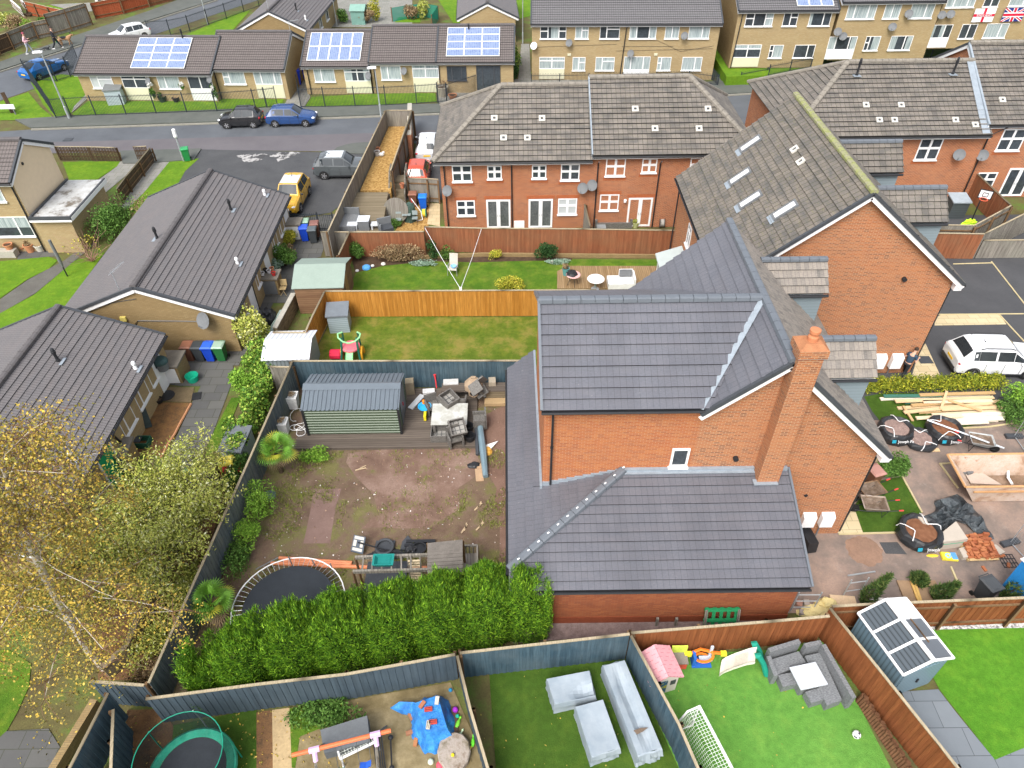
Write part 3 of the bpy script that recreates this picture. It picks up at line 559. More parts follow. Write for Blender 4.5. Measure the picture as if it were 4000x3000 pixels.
solar(b1,2.55,4.45,8.2,5.2,.55,3,4,1.65,.93);dish(b1,WF,6.7,1.9,.34);dish(b1,WF,12.4,2.1,.34);flue(b1,(9.2,3.8,4.35),.9)
b2=ghouse('bungalow','short buff brick bungalow with no solar panels beside the two blue bins','bungalow',(-27.0,66.75,0),-.05,7.0,8.3,2.75,4.7,tile='tileF')
win(b2,WF,1.15,1.35,2.0,1.15,'L','glass',CUR);panelwin(b2,4.0,2.5,2.55,1.35,'3',CUR);pipe(b2,[(.5,.2,2.6),(.5,.25,0)],False);aerial(b2,(6.9,4.1,4.6),rz=.6)
b3=ghouse('bungalow','buff brick bungalow with large two row solar array right of the blue bins','bungalow',(-18.85,67.6,0),-.03,6.25,8.2,2.6,4.45,tile='tileF')
win(b3,WF,1.05,1.15,1.9,1.2,'2','glass',CUR);panelwin(b3,3.85,2.35,2.4,1.2,'T',CS);solar(b3,2.6,4.45,8.2,.55,.6,5,2,.98,1.75);dish(b3,WF,6.1,1.75,.34);pipe(b3,[(.5,.2,2.5),(.5,.25,0)],False)
b4=ghouse('bungalow','plain roofed buff brick bungalow between two with solar panels, behind a white lamp post','bungalow',(-12.65,67.6,0),-.025,6.15,8.4,2.85,4.75,tile='tileF')
win(b4,WF,1.0,1.25,1.85,1.2,'2','glass',CUR);panelwin(b4,3.9,2.4,2.6,1.4,'T',CUR);dish(b4,WF,3.2,2.1,.34);pipe(b4,[(.4,.2,2.7),(.4,.25,0)],False);flue(b4,(9,3.6,4.4),.7)
b5=ghouse('bungalow','buff brick bungalow with dark window frames, dark porch doors and solar panels','bungalow',(-6.5,67.5,0),-.025,7.1,8.4,2.85,4.75,tile='tileF')
win(b5,WF,.9,1.15,1.8,1.25,'3',frame='dkgrey');win(b5,WF,3.6,.1,2.2,2.35,'3',frame='dkgrey',sill=False,name='porch_door');solar(b5,2.85,4.75,8.4,.9,.6,3,4,1.62,.9);pipe(b5,[(.2,.2,2.7),(.2,.25,0)],False)
bb=ghouse('bungalow','buff brick bungalow behind the front row with gable facing the road and white bargeboards','bungalow',(-20.3,78.6,0),rad(87),14,7.6,2.5,4.3,tile='tileG',gw='brickYd')
flue(bb,(3.5,2.0,3.4),.8);flue(bb,(2.2,.8,2.85),.5,pale=True);aerial(bb,(.3,3.8,4.3));win(bb,WF,5,1.1,1.2,1.1,'2');win(bb,WF,8,1.1,1.2,1.1,'2')
fg=ghouse('bungalow','buff brick bungalow with grey roof beside the big rear lawn, left of the flats','bungalow',(1.2,82,0),rad(92),12,6.5,2.5,4.0,tile='tileG')
def flats(label,x,y,z0,rz,L,wins,ze=5.1,zr=7.4,D=10):
 h=ghouse('flats',label,'flats',(x,y,z0),rz,L,D,ze,zr,tile='tileFl',gw='brickYd',oh=.35);W_=TR(0,.35,0)
 for w_ in wins:
  if w_[0]=='p':panelwin(h,w_[1],w_[2],w_[3],w_[4],*w_[5:]);continue
  x_,z_,ww,hh,lay,cu=w_[:6];win(h,W_,x_,z_,ww,hh,lay,'glass',cu,cm=w_[6]if len(w_)>6 else 'curtain')
 return h,W_
WF=TR(0,.35,0)
fx=lambda X:(X/2.212-72)/43.
f1,W_=flats('two storey buff brick flats with plain grey roof standing between two paths',2.15,70.5,0,-.035,17.45,[(fx(242),3.75,2.4,1.2,'S',[(.42,0,.7,1)]),(fx(550),3.75,1.22,1.2,'R',CUR),(fx(765),3.75,1.82,1.2,'Q',None),(fx(1025),3.75,2.45,1.2,'3',CS),(fx(1335),3.75,1.27,1.2,'h',CUR),(fx(1540),3.75,1.9,1.2,'2r',CUR),('p',fx(238),2.4,2.12,1.05,'T',CUR),(fx(538),.9,1.2,1.2,'R',CUR),(fx(745),.9,1.78,1.2,'Q',CUR),('p',fx(1000),2.45,2.15,.95,'3',CUR,'glass','white'),(fx(1300),.9,1.27,1.2,'L',CUR),(fx(1520),.9,1.85,1.2,'2r',CUR)])
for X,z_ in((190,3.2),(500,3.45),(1505,4.05),(1050,2.5)):dish(f1,WF,fx(X),z_,.34,'white' if X==190 else 'grey')
pipe(f1,[(fx(1030),-.02,5),(fx(995),.25,4.7),(fx(970),.25,0)],False)
m=MB()
for a_,b_ in(((.2,3.0),(8,3.25)),((8,2.65),(17,2.85)),((11,3.9),(14,2.6)),((14,2.6),(17,3.1)),((8.5,3.05),(13.3,3.05))):m.tube([(a_[0],.33,a_[1]),(b_[0],.33,b_[1])],.012,3)
m.build('cable',M['black'],f1)
m=MB();m.box(fx(490),fx(520),.28,.35,2.25,2.45);m.box(fx(1262),fx(1290),.28,.35,2.25,2.45);m.build('junction_box',M['cream'],f1)
def fxl(c0):return lambda u:(u-c0)/43.
g1=fxl(2895);g2=fxl(3275);g3=fxl(3672)
q4=lambda X:3000+X/2.212
f2,_=flats('two storey buff brick flats with dark upper windows and solar panels at the roof edge',20.9,70.3,.95,-.02,9.1,[(g1(2932),3.7,2.5,1.2,'S',[(.75,0,1,1)]),(g1(q4(175)),3.7,1.3,1.2,'R',None),(g1(q4(400)),3.7,1.95,1.2,'2r',[(0,0,.15,1)]),('p',g1(2910),2.5,2.1,.95,'T',[(0,.6,1,1)]),(g1(q4(115)),.9,1.25,1.15,'L',[(.35,0,1,1)]),(g1(q4(335)),.9,1.9,1.15,'2r',None)])
pipe(f2,[(.55,.0,5),(.5,.25,4.7),(.3,.25,0)],False);solar(f2,5.1,7.4,10,5.3,.4,3,2,1.1,1.6)
f3,_=flats('two storey buff brick flats with vertical blinds in the upper windows beside the flag block',30.05,70.1,1.6,.0,9.3,[(g2(q4(680)),3.6,2.6,1.25,'3',CUR),(g2(q4(1000)),3.6,1.45,1.25,'h',CUR),(g2(q4(1225)),3.6,2.1,1.25,'2r',CUR),('p',g2(q4(590)),2.6,2.1,.95,'3',[(0,0,.25,1),(.8,0,1,1)],'glass','white'),(g2(q4(915)),.85,1.35,1.25,'L',[(.5,0,1,1)]),(g2(q4(1135)),.85,2.05,1.25,'2r',CS)])
for X,z_ in((.0,2.6),(.6,2.2),(6.0,4.05),(4.9,2.95)):dish(f3,WF,X+.3,z_,.36)
f4,W_=flats('two storey buff brick flats with two flags hung from its upper windows',39.3,70.3,2.45,.03,11.5,[(g3(q4(1525)),3.55,2.6,1.25,'3',CUR),(g3(q4(1850)),3.55,1.4,1.25,'R',None),(g3(q4(2075)),3.55,2.,1.25,'2r',CUR),('p',g3(q4(1410)),2.6,2.1,.95,'3',[(.3,0,.4,1),(.6,0,.74,1)],'glass','white'),(g3(q4(1740)),.85,1.45,1.25,'h',None),(g3(q4(1960)),.85,2.1,1.25,'2r',CUR)])
for X,z_ in((.2,3.0),(1.0,3.05)):dish(f4,WF,X,z_,.36)
m=MB();m.tube([(-.3,.25,5.2),(-.3,.25,0)],.05,6);m.build('downpipe',M['black'],f4)
def flag(label,x,zt,w_,h_,kind):
 o=thing('flag',label,'flag',f4.matrix_basis@V((x,.2,zt)),0)
 o.location=V((39.3,70.3,2.45))+Matrix.Rotation(.03,3,'Z')@V((x,.2,zt));o.rotation_euler[2]=.03
 def strip(pl,mt,nm,k):
  m=MB()
  for p in pl:m.face([(a*w_,-.02-k*.006-.02*math.sin(a*9),-b*h_)for a,b in p])
  ob=m.build(nm,mt,o)
 Wc,Rc,Bc=plain('flag_white',(.75,.75,.77),.9,.1,var=.04),plain('flag_red',(.55,.02,.05),.9,.1,var=.05),plain('flag_blue',(.03,.04,.2),.9,.1,var=.1)
 def bars(pl):return pl
 N=10
 full=[[(i/N,0),((i+1)/N,0),((i+1)/N,1),(i/N,1)]for i in range(N)]
 if kind=='e':
  strip(full,Wc,'cloth',0);strip([[(.44,0),(.56,0),(.56,1),(.44,1)]],Rc,'upright_stripe',1);strip([[(i/N,.4),((i+1)/N,.4),((i+1)/N,.6),(i/N,.6)]for i in range(N)],Rc,'cross_stripe',1.4)
  c=bpy.data.curves.new('lettering','FONT');c.body='ENGLAND';c.size=.3;c.align_x='CENTER';c.align_y='CENTER';c.extrude=.004
  to=textmesh('lettering',c,Wc,o);to.location=(w_*.5,-.075,-h_*.5);to.rotation_euler=(rad(90),0,0)
 else:
  strip(full,Bc,'cloth',0)
  d=.11;strip([[(0,0),(d,0),(1,1-d),(1,1),(1-d,1),(0,d)],[(1,0),(1,d),(d,1),(0,1),(0,1-d),(1-d,0)]],Wc,'white_saltire',4)
  d=.05;strip([[(0,0),(d,0),(1,1-d),(1,1),(1-d,1),(0,d)],[(1,0),(1,d),(d,1),(0,1),(0,1-d),(1-d,0)]],Rc,'red_saltire',5)
  strip([[(.4,0),(.6,0),(.6,1),(.4,1)],[(0,.33),(1,.33),(1,.67),(0,.67)]],Wc,'white_cross',6);strip([[(.44,0),(.56,0),(.56,1),(.44,1)],[(0,.41),(1,.41),(1,.59),(0,.59)]],Rc,'red_cross',8)
 return o
flag('white flag with red cross and lettering hung below an upper window of the flats',g3(q4(1795)),3.45,1.95,1.15,'e')
flag('blue, white and red crossed flag hung below the rightmost upper window of the flats',g3(q4(2055)),3.45,1.95,1.15,'u')
WS=TR(0,.35,0)
n1=ghouse('bungalow','buff brick bungalow with satellite dish on its gable, in front of the car park','bungalow',(-14.45,30.2,0),rad(90),13.1,9.3,2.5,4.35,gw='brickYd',gauge=.3,lip=.035)
n2=ghouse('bungalow','buff brick bungalow nearest the birch tree at the left edge, green door on its side','bungalow',(-17.55,15.5,0),rad(90),13.2,9.2,2.5,4.35,gw='brickYd',gauge=.3,lip=.035)
def sx(h,k,X,Y,z=1.5):return t(k,X,Y,z).y-h.location.y
for x_ in(1.1,4.6,8.6,10.4):win(n1,WS,x_,1.0,1.15,1.2,'2')
win(n1,WS,.25,1.0,.8,1.2,'1')
for x_,nm in((6.6,'front_door'),(3.0,'front_door'),(11.9,'front_door')):
 m=MB();m.box(x_,x_+.85,.29,.35,0,2.05);m.build(nm,M['white'],n1)
dish(n1,TR(13.1-0,0,0)if 0 else TR(.13,0,0,rz=-math.pi/2),-1.6,2.35,.45)
m=MB();m.M=TR(.12,0,0,rz=-math.pi/2);m.tube([(-7.6,-.03,2.9),(-6,-.03,3.4),(-4.8,-.03,3.6)],.02,4);m.tube([(-2,-.03,2.1),(-3.3,-.03,2.15),(-5.2,-.03,2.2),(-5.4,-.03,2.0),(-5.1,-.03,.4)],.03,4);m.build('cable',M['black'],n1)
m=MB();m.bx((.06,5.9,2.35),(.12,.3,.26));m.build('alarm_box',plain('alarm_yellow',(.6,.5,.14),.5,.3),n1)
for x_,y_,p_ in((9.4,2.55,0),(5.2,5.35,0),(4.4,.95,1),(12.2,1.3,1)):flue(n1,(x_,y_,2.5+min(y_,9.3-y_)*.398),.75 if not p_ else.42,pale=bool(p_))
aerial(n1,(.35,5.6,3.9),1.3,rz=-.2,hh=1.15)
pipe(n1,[(3.9,.28,2.4),(3.9,.3,0)],False)
win(n2,WS,sx(n2,31,1050,320)-.6,1.0,1.25,1.15,'2');win(n2,WS,sx(n2,31,1220,90)-.6,1.0,1.25,1.15,'2');win(n2,WS,sx(n2,21,1230,1590)-.3,1.0,.8,1.15,'1')
xd=sx(n2,21,1330,1560,1.);m=MB();m.box(xd-.5,xd+.45,.28,.35,0,2.1);d_=m.build('front_door',M['white'],n2);m=MB();m.box(xd-.3,xd+.25,.26,.279,1.5,1.9);m.build('pane',M['glass'],d_)
xg=sx(n2,31,850,720,1.);m=MB();m.box(xg-.5,xg+.6,.28,.35,0,2.15);d_=m.build('green_door',plain('green_door',(.0,.32,.12),.4,.4,var=.1),n2);d_['label']='bright green door in white frame'
m=MB();m.box(xg-.6,xg-.502,.27,.35,0,2.2);m.box(xg+.602,xg+.7,.27,.35,0,2.2);m.box(xg-.6,xg+.7,.26,.35,2.2,2.3);m.build('door_frame',M['white'],n2)
for X,Y,p_ in((570,1575,0),(1150,1480,1)):c_=t(21,X,Y,3.0);flue(n2,(c_.y-15.5,-17.55-c_.x,2.5+(-17.55-c_.x)*.402),.75 if not p_ else.45,pale=bool(p_))
c_=t(31,620,640,2.9);flue(n2,(c_.y-15.5,-17.55-c_.x,2.5+(-17.55-c_.x)*.402),.45,pale=True)
pipe(n2,[(sx(n2,31,975,370,2.4),-.03,2.4),(sx(n2,31,975,370,2.4)-.1,.28,2.1),(sx(n2,31,1020,540,.5),.28,0)],False)
Cr=ghouse('house','cream rendered gable end house with flat roofed garage at the left edge','house',(-42,40.55,0),0,11.75,5.6,5.0,6.5,gw='render',tile='tileF',oh=.35)
W_=TR(0,.35,0);win(Cr,W_,9.0,1.15,2.4,1.4,'2r','glass',[(0,.45,1,1)]);win(Cr,W_,9.2,3.6,1.5,1.2,'2','glass',CUR);pipe(Cr,[(11.5,.05,4.9),(11.5,.28,4.6),(11.5,.28,0)],False)
m=MB();m.tube([(11.64,2.0,5.3),(11.68,2.0,5.3)],.1,8);m.build('wall_vent',M['black'],Cr);solar(Cr,5.0,6.5,5.6,6.9,.7,2,1,1.6,1.2)
Gg=thing('garage','flat roofed buff brick garage with patchy pale felt roof against the cream house','garage',(-30.2,40.5,0))
bmesh_part(Gg,'wall',M['brickY'],[[(0,.2,0),(2.4,.2,0),(2.4,.2,2.45),(0,.2,2.45)],[(2.4,.2,0),(2.4,5.1,0),(2.4,5.1,2.45),(2.4,.2,2.45)],[(2.4,5.1,0),(0,5.1,0),(0,5.1,2.45),(2.4,5.1,2.45)]],False)
m=MB();m.box(.0,2.6,0,5.25,2.45,2.6);m.build('roof',blotch('felt_roof',[(.38,(.12,.1,.08)),(.48,(.45,.46,.46)),(.7,(.6,.61,.62))],.8,6,(.3,.27,.22),.5),Gg)
m=MB();m.box(0,2.66,-.06,.06,2.45,2.72);m.box(2.54,2.66,.06,5.25,2.45,2.72);m.box(0.0,.12,.06,5.25,2.6,2.72);m.build('roof_edge',M['dkgrey'],Gg)
m=MB();m.box(2.661,2.69,.0,5.3,2.4,2.66);m.box(.0,2.66,-.09,-.061,2.38,2.5);m.build('fascia',M['white'],Gg)
def sheet(name,pts,z,mat,kind='structure',label=None,cat=None,thick=0):
 m=MB()
 if thick:m.prism([(p[0],p[1])for p in pts],z-thick,z)
 else:
  n=len(pts);a=sum(pts[i][0]*pts[(i+1)%n][1]-pts[(i+1)%n][0]*pts[i][1]for i in range(n))
  m.face([(p[0],p[1],z)for p in(pts if a>0 else pts[::-1])])
 return tag(m.build(name,mat,None),label,cat,kind=kind)
asph=blotch('asphalt',[(.3,(.085,.092,.103)),(.7,(.125,.135,.15))],.35,20,(.075,.08,.085),.45,rough=.55,bump=.15)
asphd=blotch('asphalt_dark',[(.3,(.045,.046,.05)),(.7,(.075,.077,.08))],.5,22,(.14,.14,.14),.5,rough=.6,bump=.2)
asphp=blotch('asphalt_patch',[(.3,(.11,.1,.11)),(.7,(.145,.135,.142))],.4,20,(.1,.095,.1),.4,rough=.55,bump=.15)
pave=blotch('pavement_asphalt',[(.3,(.085,.092,.09)),(.7,(.125,.13,.125))],.6,16,(.1,.12,.05),.35,rough=.75,bump=.2)
kerbm=plain('kerb',(.26,.25,.21),.85,.2,var=.2)
GR=grassm('lawn_bright',(.1,.215,.012),(.17,.29,.02),(.06,.145,.01),.5)
GR2=grassm('lawn_back',(.07,.155,.012),(.13,.22,.02),(.04,.1,.009),.7,worn=.35,wornc=(.22,.19,.05))
GR3=grassm('lawn_worn',(.095,.15,.014),(.18,.21,.03),(.06,.105,.01),.8,worn=.7,wornc=(.25,.19,.055))
TURF=grassm('turf_dark',(.05,.105,.012),(.07,.135,.018),(.035,.075,.009),.35)
TURFL=grassm('turf_light',(.11,.28,.045),(.145,.33,.06),(.075,.21,.03),.35)
TURFR=grassm('turf_rich',(.085,.24,.018),(.12,.3,.026),(.06,.175,.012),.35)
slab=(lambda c1,c2,cj,w_,h_,n_:(lambda q:(q.col(q.mix(.45,q.n('TexBrick',{'Vector':q.tc.outputs['UV'],'Color1':c1,'Color2':c2,'Mortar':cj,'Scale':1.,'Mortar Size':.012,'Brick Width':w_,'Row Height':h_}).outputs[0],q.mix(.7,q.ramp(q.noise(q.tc.outputs['Object'],1.2,7,.7),[(.3,sc(c1,.6)),(.7,sc(c2,1.2))]),q.n('TexBrick',{'Vector':q.tc.outputs['UV'],'Color1':c1,'Color2':c2,'Mortar':cj,'Scale':1.,'Mortar Size':.012,'Brick Width':w_,'Row Height':h_}).outputs[0]))),q.m)[1])(NT(n_,.8,.2)))
SLD=slab((.085,.085,.085),(.12,.118,.11),(.045,.05,.03),.9,.6,'dark_flags')
SLG=slab((.2,.2,.18),(.26,.25,.23),(.12,.14,.07),.6,.6,'grey_flags')
SLY=slab((.5,.4,.24),(.58,.48,.3),(.28,.24,.14),.6,.45,'buff_flags')
SLB=slab((.15,.17,.19),(.19,.21,.23),(.07,.075,.08),1.2,.9,'slate_flags')
earth=blotch('earth',[(.3,(.08,.06,.03)),(.5,(.12,.11,.04)),(.62,(.1,.17,.03)),(.75,(.13,.2,.03))],.45,14)
tag(sheet('ground',[(-400,-50),(400,-50),(400,700),(-400,700)],-.02,earth),None,None)
sheet('road',[P(-400,380),P(-100,520),P(122,506),P(863,481),P(1023,472),P(1723,445),P(2700,392),P(2940,366),P(3200,350),P(3200,480),P(2600,560),P(1434,560),P(1300,592),P(787,583),P(470,592),P(130,600),P(-400,640)],.0,asph)
sheet('road_patch',[P(-100,560),P(300,553),P(800,538),P(1450,520),P(1700,508),P(1700,550),P(1434,562),P(1300,592),P(787,585),P(470,594),P(130,600),P(-100,610)],.004,asphp)
sheet('car_park',tt(12,(-520,1290),(670,1318),(1000,1330),(1000,1659),(900,1659))+tt(22,(640,180),(300,230))+tt(22,(-200,60))+tt(12,(-900,1659)),.006,asphd)
sheet('car_park',[P(1640,560),P(1760,560),P(1730,780),P(1560,780)],.006,asphd)
for nm,pts in(('crack_patch',tt(12,(0,1340),(60,1325),(130,1345),(200,1318),(310,1312),(400,1316),(330,1345),(250,1375),(190,1400),(170,1360),(80,1350),(40,1390),(0,1400))),('crack_patch',tt(11,(2040,1345),(2120,1335),(2212,1330),(2212,1400),(2110,1400)))):
 sheet(nm,pts,.01,blotch('broken_surface',[(.47,(.07,.07,.073)),(.54,(.42,.41,.4))],1.6,8),kind='structure')
sheet('pavement',[P(60,470),P(280,455),P(1000,425),P(1723,408),P(2800,320),P(2960,318),P(2960,362),P(1723,441),P(1023,468),P(863,477),P(122,502)],.1,pave,thick=.14)
m=MB();ln=[P(122,504,.1),P(863,479,.1),P(1023,470,.1),P(1723,443,.1),P(2940,364,.1)]
for a_,b_ in zip(ln,ln[1:]):beam(m,a_-V((0,.0,.05)),b_-V((0,0,.05)),.14,.13)
tag(m.build('kerb',kerbm),None,None,kind='structure')
sheet('pavement',[P(470,592),P(787,583),P(760,625),P(560,640),P(480,640)],.08,pave,thick=.1)
isl=tt(12,(670,1310),(700,1280),(780,1255),(860,1240),(1000,1235),(1000,1330),(900,1332),(680,1325))
sheet('pavement',isl,.08,pave,thick=.1)
sheet('road',[P(-500,420),P(0,280),P(335,172),P(543,97),P(850,0),P(1050,-120),P(1250,-120),P(1010,0),P(588,140),P(267,300),P(0,393),P(-500,560)],.003,asph)
sheet('pavement',[P(-500,390),P(0,245),P(300,140),P(583,45),P(780,-30),P(980,-120),P(1050,-120),P(850,-2),P(543,94),P(335,169),P(0,277),P(-500,418)],.1,pave,thick=.14)
m=MB();ln=[P(-100,307,.1),P(0,279,.1),P(335,171,.1),P(543,96,.1),P(850,-1,.1)]
for a_,b_ in zip(ln,ln[1:]):beam(m,a_-V((0,0,.05)),b_-V((0,0,.05)),.15,.14)
tag(m.build('kerb',kerbm),None,None,kind='structure')
sheet('grass_verge',[P(-10,400),P(110,360),P(160,420),P(218,468),P(60,470),P(-10,470)],.012,GR)
sheet('front_lawn',[P(120,320),P(240,290),P(320,300),P(345,380),P(280,440),P(218,462),P(170,410)],.014,GR)
sheet('front_lawn',[P(280,445),P(345,395),P(600,395),P(845,378),P(850,425),P(1005,405),P(1000,424),P(700,442),P(300,455)],.016,GR)
sheet('front_lawn',[P(850,425),P(850,385),P(1112,378),P(1098,420)],.015,GR)
sheet('front_lawn',tt(12,(425,920),(480,840),(900,815),(1550,800),(1560,880),(900,925)),.015,GR)
sheet('path',tt(12,(235,920),(370,690),(420,690),(470,840),(410,935)),.012,SLG);sheet('path',tt(11,(620,975),(780,830),(760,800),(700,860),(640,920)),.018,SLG)
sheet('patio',tt(12,(1560,790),(1900,790),(1900,890),(1570,890)),.014,SLG)
sheet('path',tt(13,(50,735),(80,380),(150,380),(165,735)),.012,SLG);sheet('path',tt(13,(1760,740),(1790,470),(1830,470),(1950,740)),.012,pave)
sheet('path',[P(1990,310),P(2010,330),P(2420,320),P(2780,312),P(2780,300)],.013,SLG)
sheet('lawn',tt(13,(1985,720),(1985,655),(2212,620))+tt(14,(0,620),(320,560),(320,660)),.03,GR)
m=MB();m.prism([(20.4,68.5),(52,70.5),(52,82),(20.4,82)],-.3,.9,None);tag(m.build('terrace_bank',GR),None,None,kind='structure')
sheet('lawn',[P(1770,90),P(1700,-20),P(1600,-250),P(2800,-250),P(2400,-20),P(1965,90)],.02,GR)
sheet('lawn',tt(12,(1200,195),(1230,150),(1420,140),(1420,195)),.021,GR)
sheet('lawn',[P(720,140),P(850,122),P(980,40),P(900,60)],.02,GR);sheet('lawn',[P(720,140),P(975,45),P(900,128),P(840,140)],.022,GR)
sheet('back_garden',tt(12,(700,0),(1350,0),(1350,235),(640,235)),.01,SLG)
sheet('garden_lawn',tt(11,(50,190),(180,150),(330,210),(230,250),(60,200)),.02,GR);sheet('garden_lawn',tt(11,(345,60),(430,45),(670,105),(590,140),(350,80)),.021,GR)
sheet('garden_paving',tt(11,(430,40),(860,20),(870,90),(680,110)),.018,SLG)
sheet('front_lawn',tt(11,(540,1400),(1040,1395),(1010,1440),(830,1560),(600,1560)),.02,GR)
sheet('path',tt(11,(1040,1395),(1200,1400),(1180,1440),(920,1659))+tt(21,(800,60),(760,0))+tt(11,(830,1570),(1010,1440)),.012,SLG)
sheet('path',tt(11,(1290,1400),(1470,1390),(1250,1659))+tt(21,(1100,150),(1050,130)),.013,SLG)
sheet('grass_verge',tt(11,(1470,1390),(1640,1375),(1720,1370),(1600,1480),(1500,1659))+tt(21,(1400,0),(1150,250),(1100,150),(1250,0)),.015,GR)
sheet('path',tt(21,(0,930),(240,760),(560,590),(760,440),(840,440),(640,600),(300,880),(0,1050)),.012,blotch('tarmac_path',[(.3,(.1,.095,.085)),(.7,(.15,.145,.13))],.8,18))
sheet('front_lawn',tt(21,(-200,620),(0,600),(420,560),(500,590),(430,660),(240,755),(0,920),(-200,1040)),.015,GR)
sheet('front_lawn',tt(21,(-100,1220),(0,1050),(300,885),(640,600),(910,520),(600,940),(480,1080),(0,1250)),.014,GR)
sheet('path',tt(21,(160,500),(420,480),(500,560),(420,560),(150,590)),.013,SLD)
sheet('path',tt(22,(300,240),(690,190),(560,560),(430,600),(330,900),(250,960),(150,960))+tt(22,(-150,1500),(-500,1500))+tt(21,(1500,1450)),.011,SLD)
sheet('path',tt(21,(1800,1560),(2080,1560))+tt(31,(2000,0),(1830,450),(1650,800),(1500,1000),(1300,1000),(1480,560),(1660,160)),.013,SLD)
sheet('path',tt(21,(1450,1400),(2000,1450),(2050,1659),(1750,1659))+tt(31,(1750,20),(1560,20))+tt(21,(1450,1659)),.012,SLD)
sheet('step_paving',tt(31,(1400,30),(1680,30),(1650,160),(1390,150)),.02,plain('brown_concrete',(.16,.12,.07),.9,.1,var=.3))
sheet('flower_bed',tt(31,(1370,160),(1650,165),(1420,620),(1100,620),(1230,420)),.02,blotch('leafy_soil',[(.35,(.09,.055,.03)),(.6,(.2,.1,.04)),(.75,(.1,.12,.03))],2.5,20,(.3,.17,.06),.4))
sheet('grass_verge',tt(31,(2000,120),(2080,120),(1900,560),(1750,640),(1830,450)),.02,GR2)
sheet('path',tt(41,(60,1340),(420,1320),(520,1480),(420,1700),(-300,1700),(-100,1480)),.012,SLD)
sheet('lawn',tt(41,(-300,640),(80,640),(270,760),(250,960),(150,1180),(60,1340),(-100,1480),(-400,1480)),.014,GR2)
leafl=blotch('leaf_litter',[(.35,(.07,.045,.03)),(.6,(.17,.09,.045))],2.2,24,(.32,.17,.06),.6)
sheet('leaf_litter_strip',tt(31,(1500,1000),(1950,900),(1750,1659))+tt(41,(1650,0),(1250,900),(850,900),(800,300)),.01,leafl)
sheet('back_lawn',[(-10.1,33.25),(7.2,33.1),(9.6,38.9),(-7.6,39.5),(-9.6,38.5)],.012,GR2)
sheet('back_lawn',[(-11.1,27.4),(1.2,27.15),(4.6,33.05),(-10.3,33.25)],.013,GR3)
bed=tt(22,(820,560),(2212,545))+tt(23,(520,560),(520,590))+tt(22,(2212,600),(1900,610),(1500,600),(1100,640),(860,700))
sheet('flower_bed',bed,.018,M['soil'])
mud=blotch('churned_mud',[(.3,(.11,.068,.05)),(.48,(.185,.118,.088)),(.62,(.27,.185,.148)),(.75,(.17,.13,.075))],.55,16,(.1,.06,.045),.5,extra=[(.9,.57,.68,(.13,.15,.03),.75),(6.,.64,.7,(.5,.45,.42),.5)])
mudg=blotch('grassy_mud',[(.34,(.12,.075,.055)),(.5,(.17,.12,.08)),(.6,(.15,.145,.05)),(.75,(.23,.2,.085))],.8,18,(.085,.055,.035),.6,extra=[(1.7,.55,.66,(.2,.135,.105),.8),(5.,.58,.66,(.12,.15,.03),.5)])
sheet('mud_garden',[(-12.2,10.9),(-.1,13.1),(.1,26.8),(-11.0,27.2)],.01,mudg)
sheet('bare_mud',tt(32,(800,600),(1150,560),(1900,560),(1960,760),(1750,900),(1760,1080),(1500,1250),(1250,1250),(1000,1240),(900,1260),(1050,1120),(1020,960),(860,800),(780,680)),.015,mud)
sheet('bare_mud',tt(32,(500,910),(740,905),(690,1060),(640,1380),(410,1380),(470,1100)),.016,blotch('mud_pad',[(.3,(.18,.115,.095)),(.7,(.25,.165,.14))],1.,16))
sheet('mud_track',tt(32,(1900,310),(2212,150),(2225,900),(2212,1659),(2100,1659),(2110,1200),(2060,1000),(2080,900),(1960,700)),.017,blotch('trench_mud',[(.3,(.15,.09,.065)),(.7,(.24,.15,.115))],.9,14,(.1,.065,.05),.4))
sheet('gravel_strip',[(-.1,13.1),(4.3,13.45),(10.3,13.9),(10.3,13.95),(.0,13.95)],.02,blotch('purple_gravel',[(.35,(.12,.085,.08)),(.65,(.24,.18,.17))],3,30,(.34,.27,.25),.5))
sitem=blotch('muddy_tarmac',[(.32,(.13,.112,.102)),(.46,(.21,.165,.14)),(.58,(.31,.225,.18)),(.72,(.4,.28,.22))],.45,12,(.15,.12,.105),.4,rough=.6,extra=[(.7,.6,.7,(.36,.3,.26),.6)])
sheet('driveway',[(10.2,14.2),(45,14.4),(45,24.5),(13.6,24.4),(13.55,17.84),(10.2,17.84)],.008,sitem)
drv=blotch('driveway_tarmac',[(.3,(.062,.063,.068)),(.7,(.085,.086,.09))],.6,20,(.05,.05,.052),.4)
sheet('driveway',[(13.6,24.4),(60,24.6),(60,44),(20.75,44),(20.75,27.87),(13.6,27.8)],.007,drv)
for pts in(tt(24,(1440,1090),(1500,1060),(2000,1060),(2060,1145),(1440,1155)),):sheet('paving',pts,.014,SLY)
sheet('paving',tt(24,(1240,1600),(1310,1360),(1360,1310),(1520,1659),(1250,1659)),.015,SLY)
for a_,b_ in(((1930,600),(2250,1010)),((2000,1060),(2212,1290)),((1600,622),(1940,612)),((1470,1058),(2212,1052))):
 m=MB();beam(m,t(24,*a_,.02),t(24,*b_,.02),.07,.04);tag(m.build('edging',plain('edging_stone',(.5,.42,.24),.9,.1)),None,None,kind='structure')
sheet('turf',tt(34,(830,110),(1000,80),(1900,80),(2110,310),(1650,380),(1050,420),(900,240)),.016,TURF)
sheet('turf',tt(34,(890,850),(1160,800),(1330,1110),(1180,1280),(820,1285),(740,1060)),.017,TURF)
sheet('paving',tt(34,(600,1290),(740,1060),(820,1290)),.02,SLY);sheet('paving',tt(34,(900,680),(940,560),(1020,570),(1085,660)),.018,SLY)
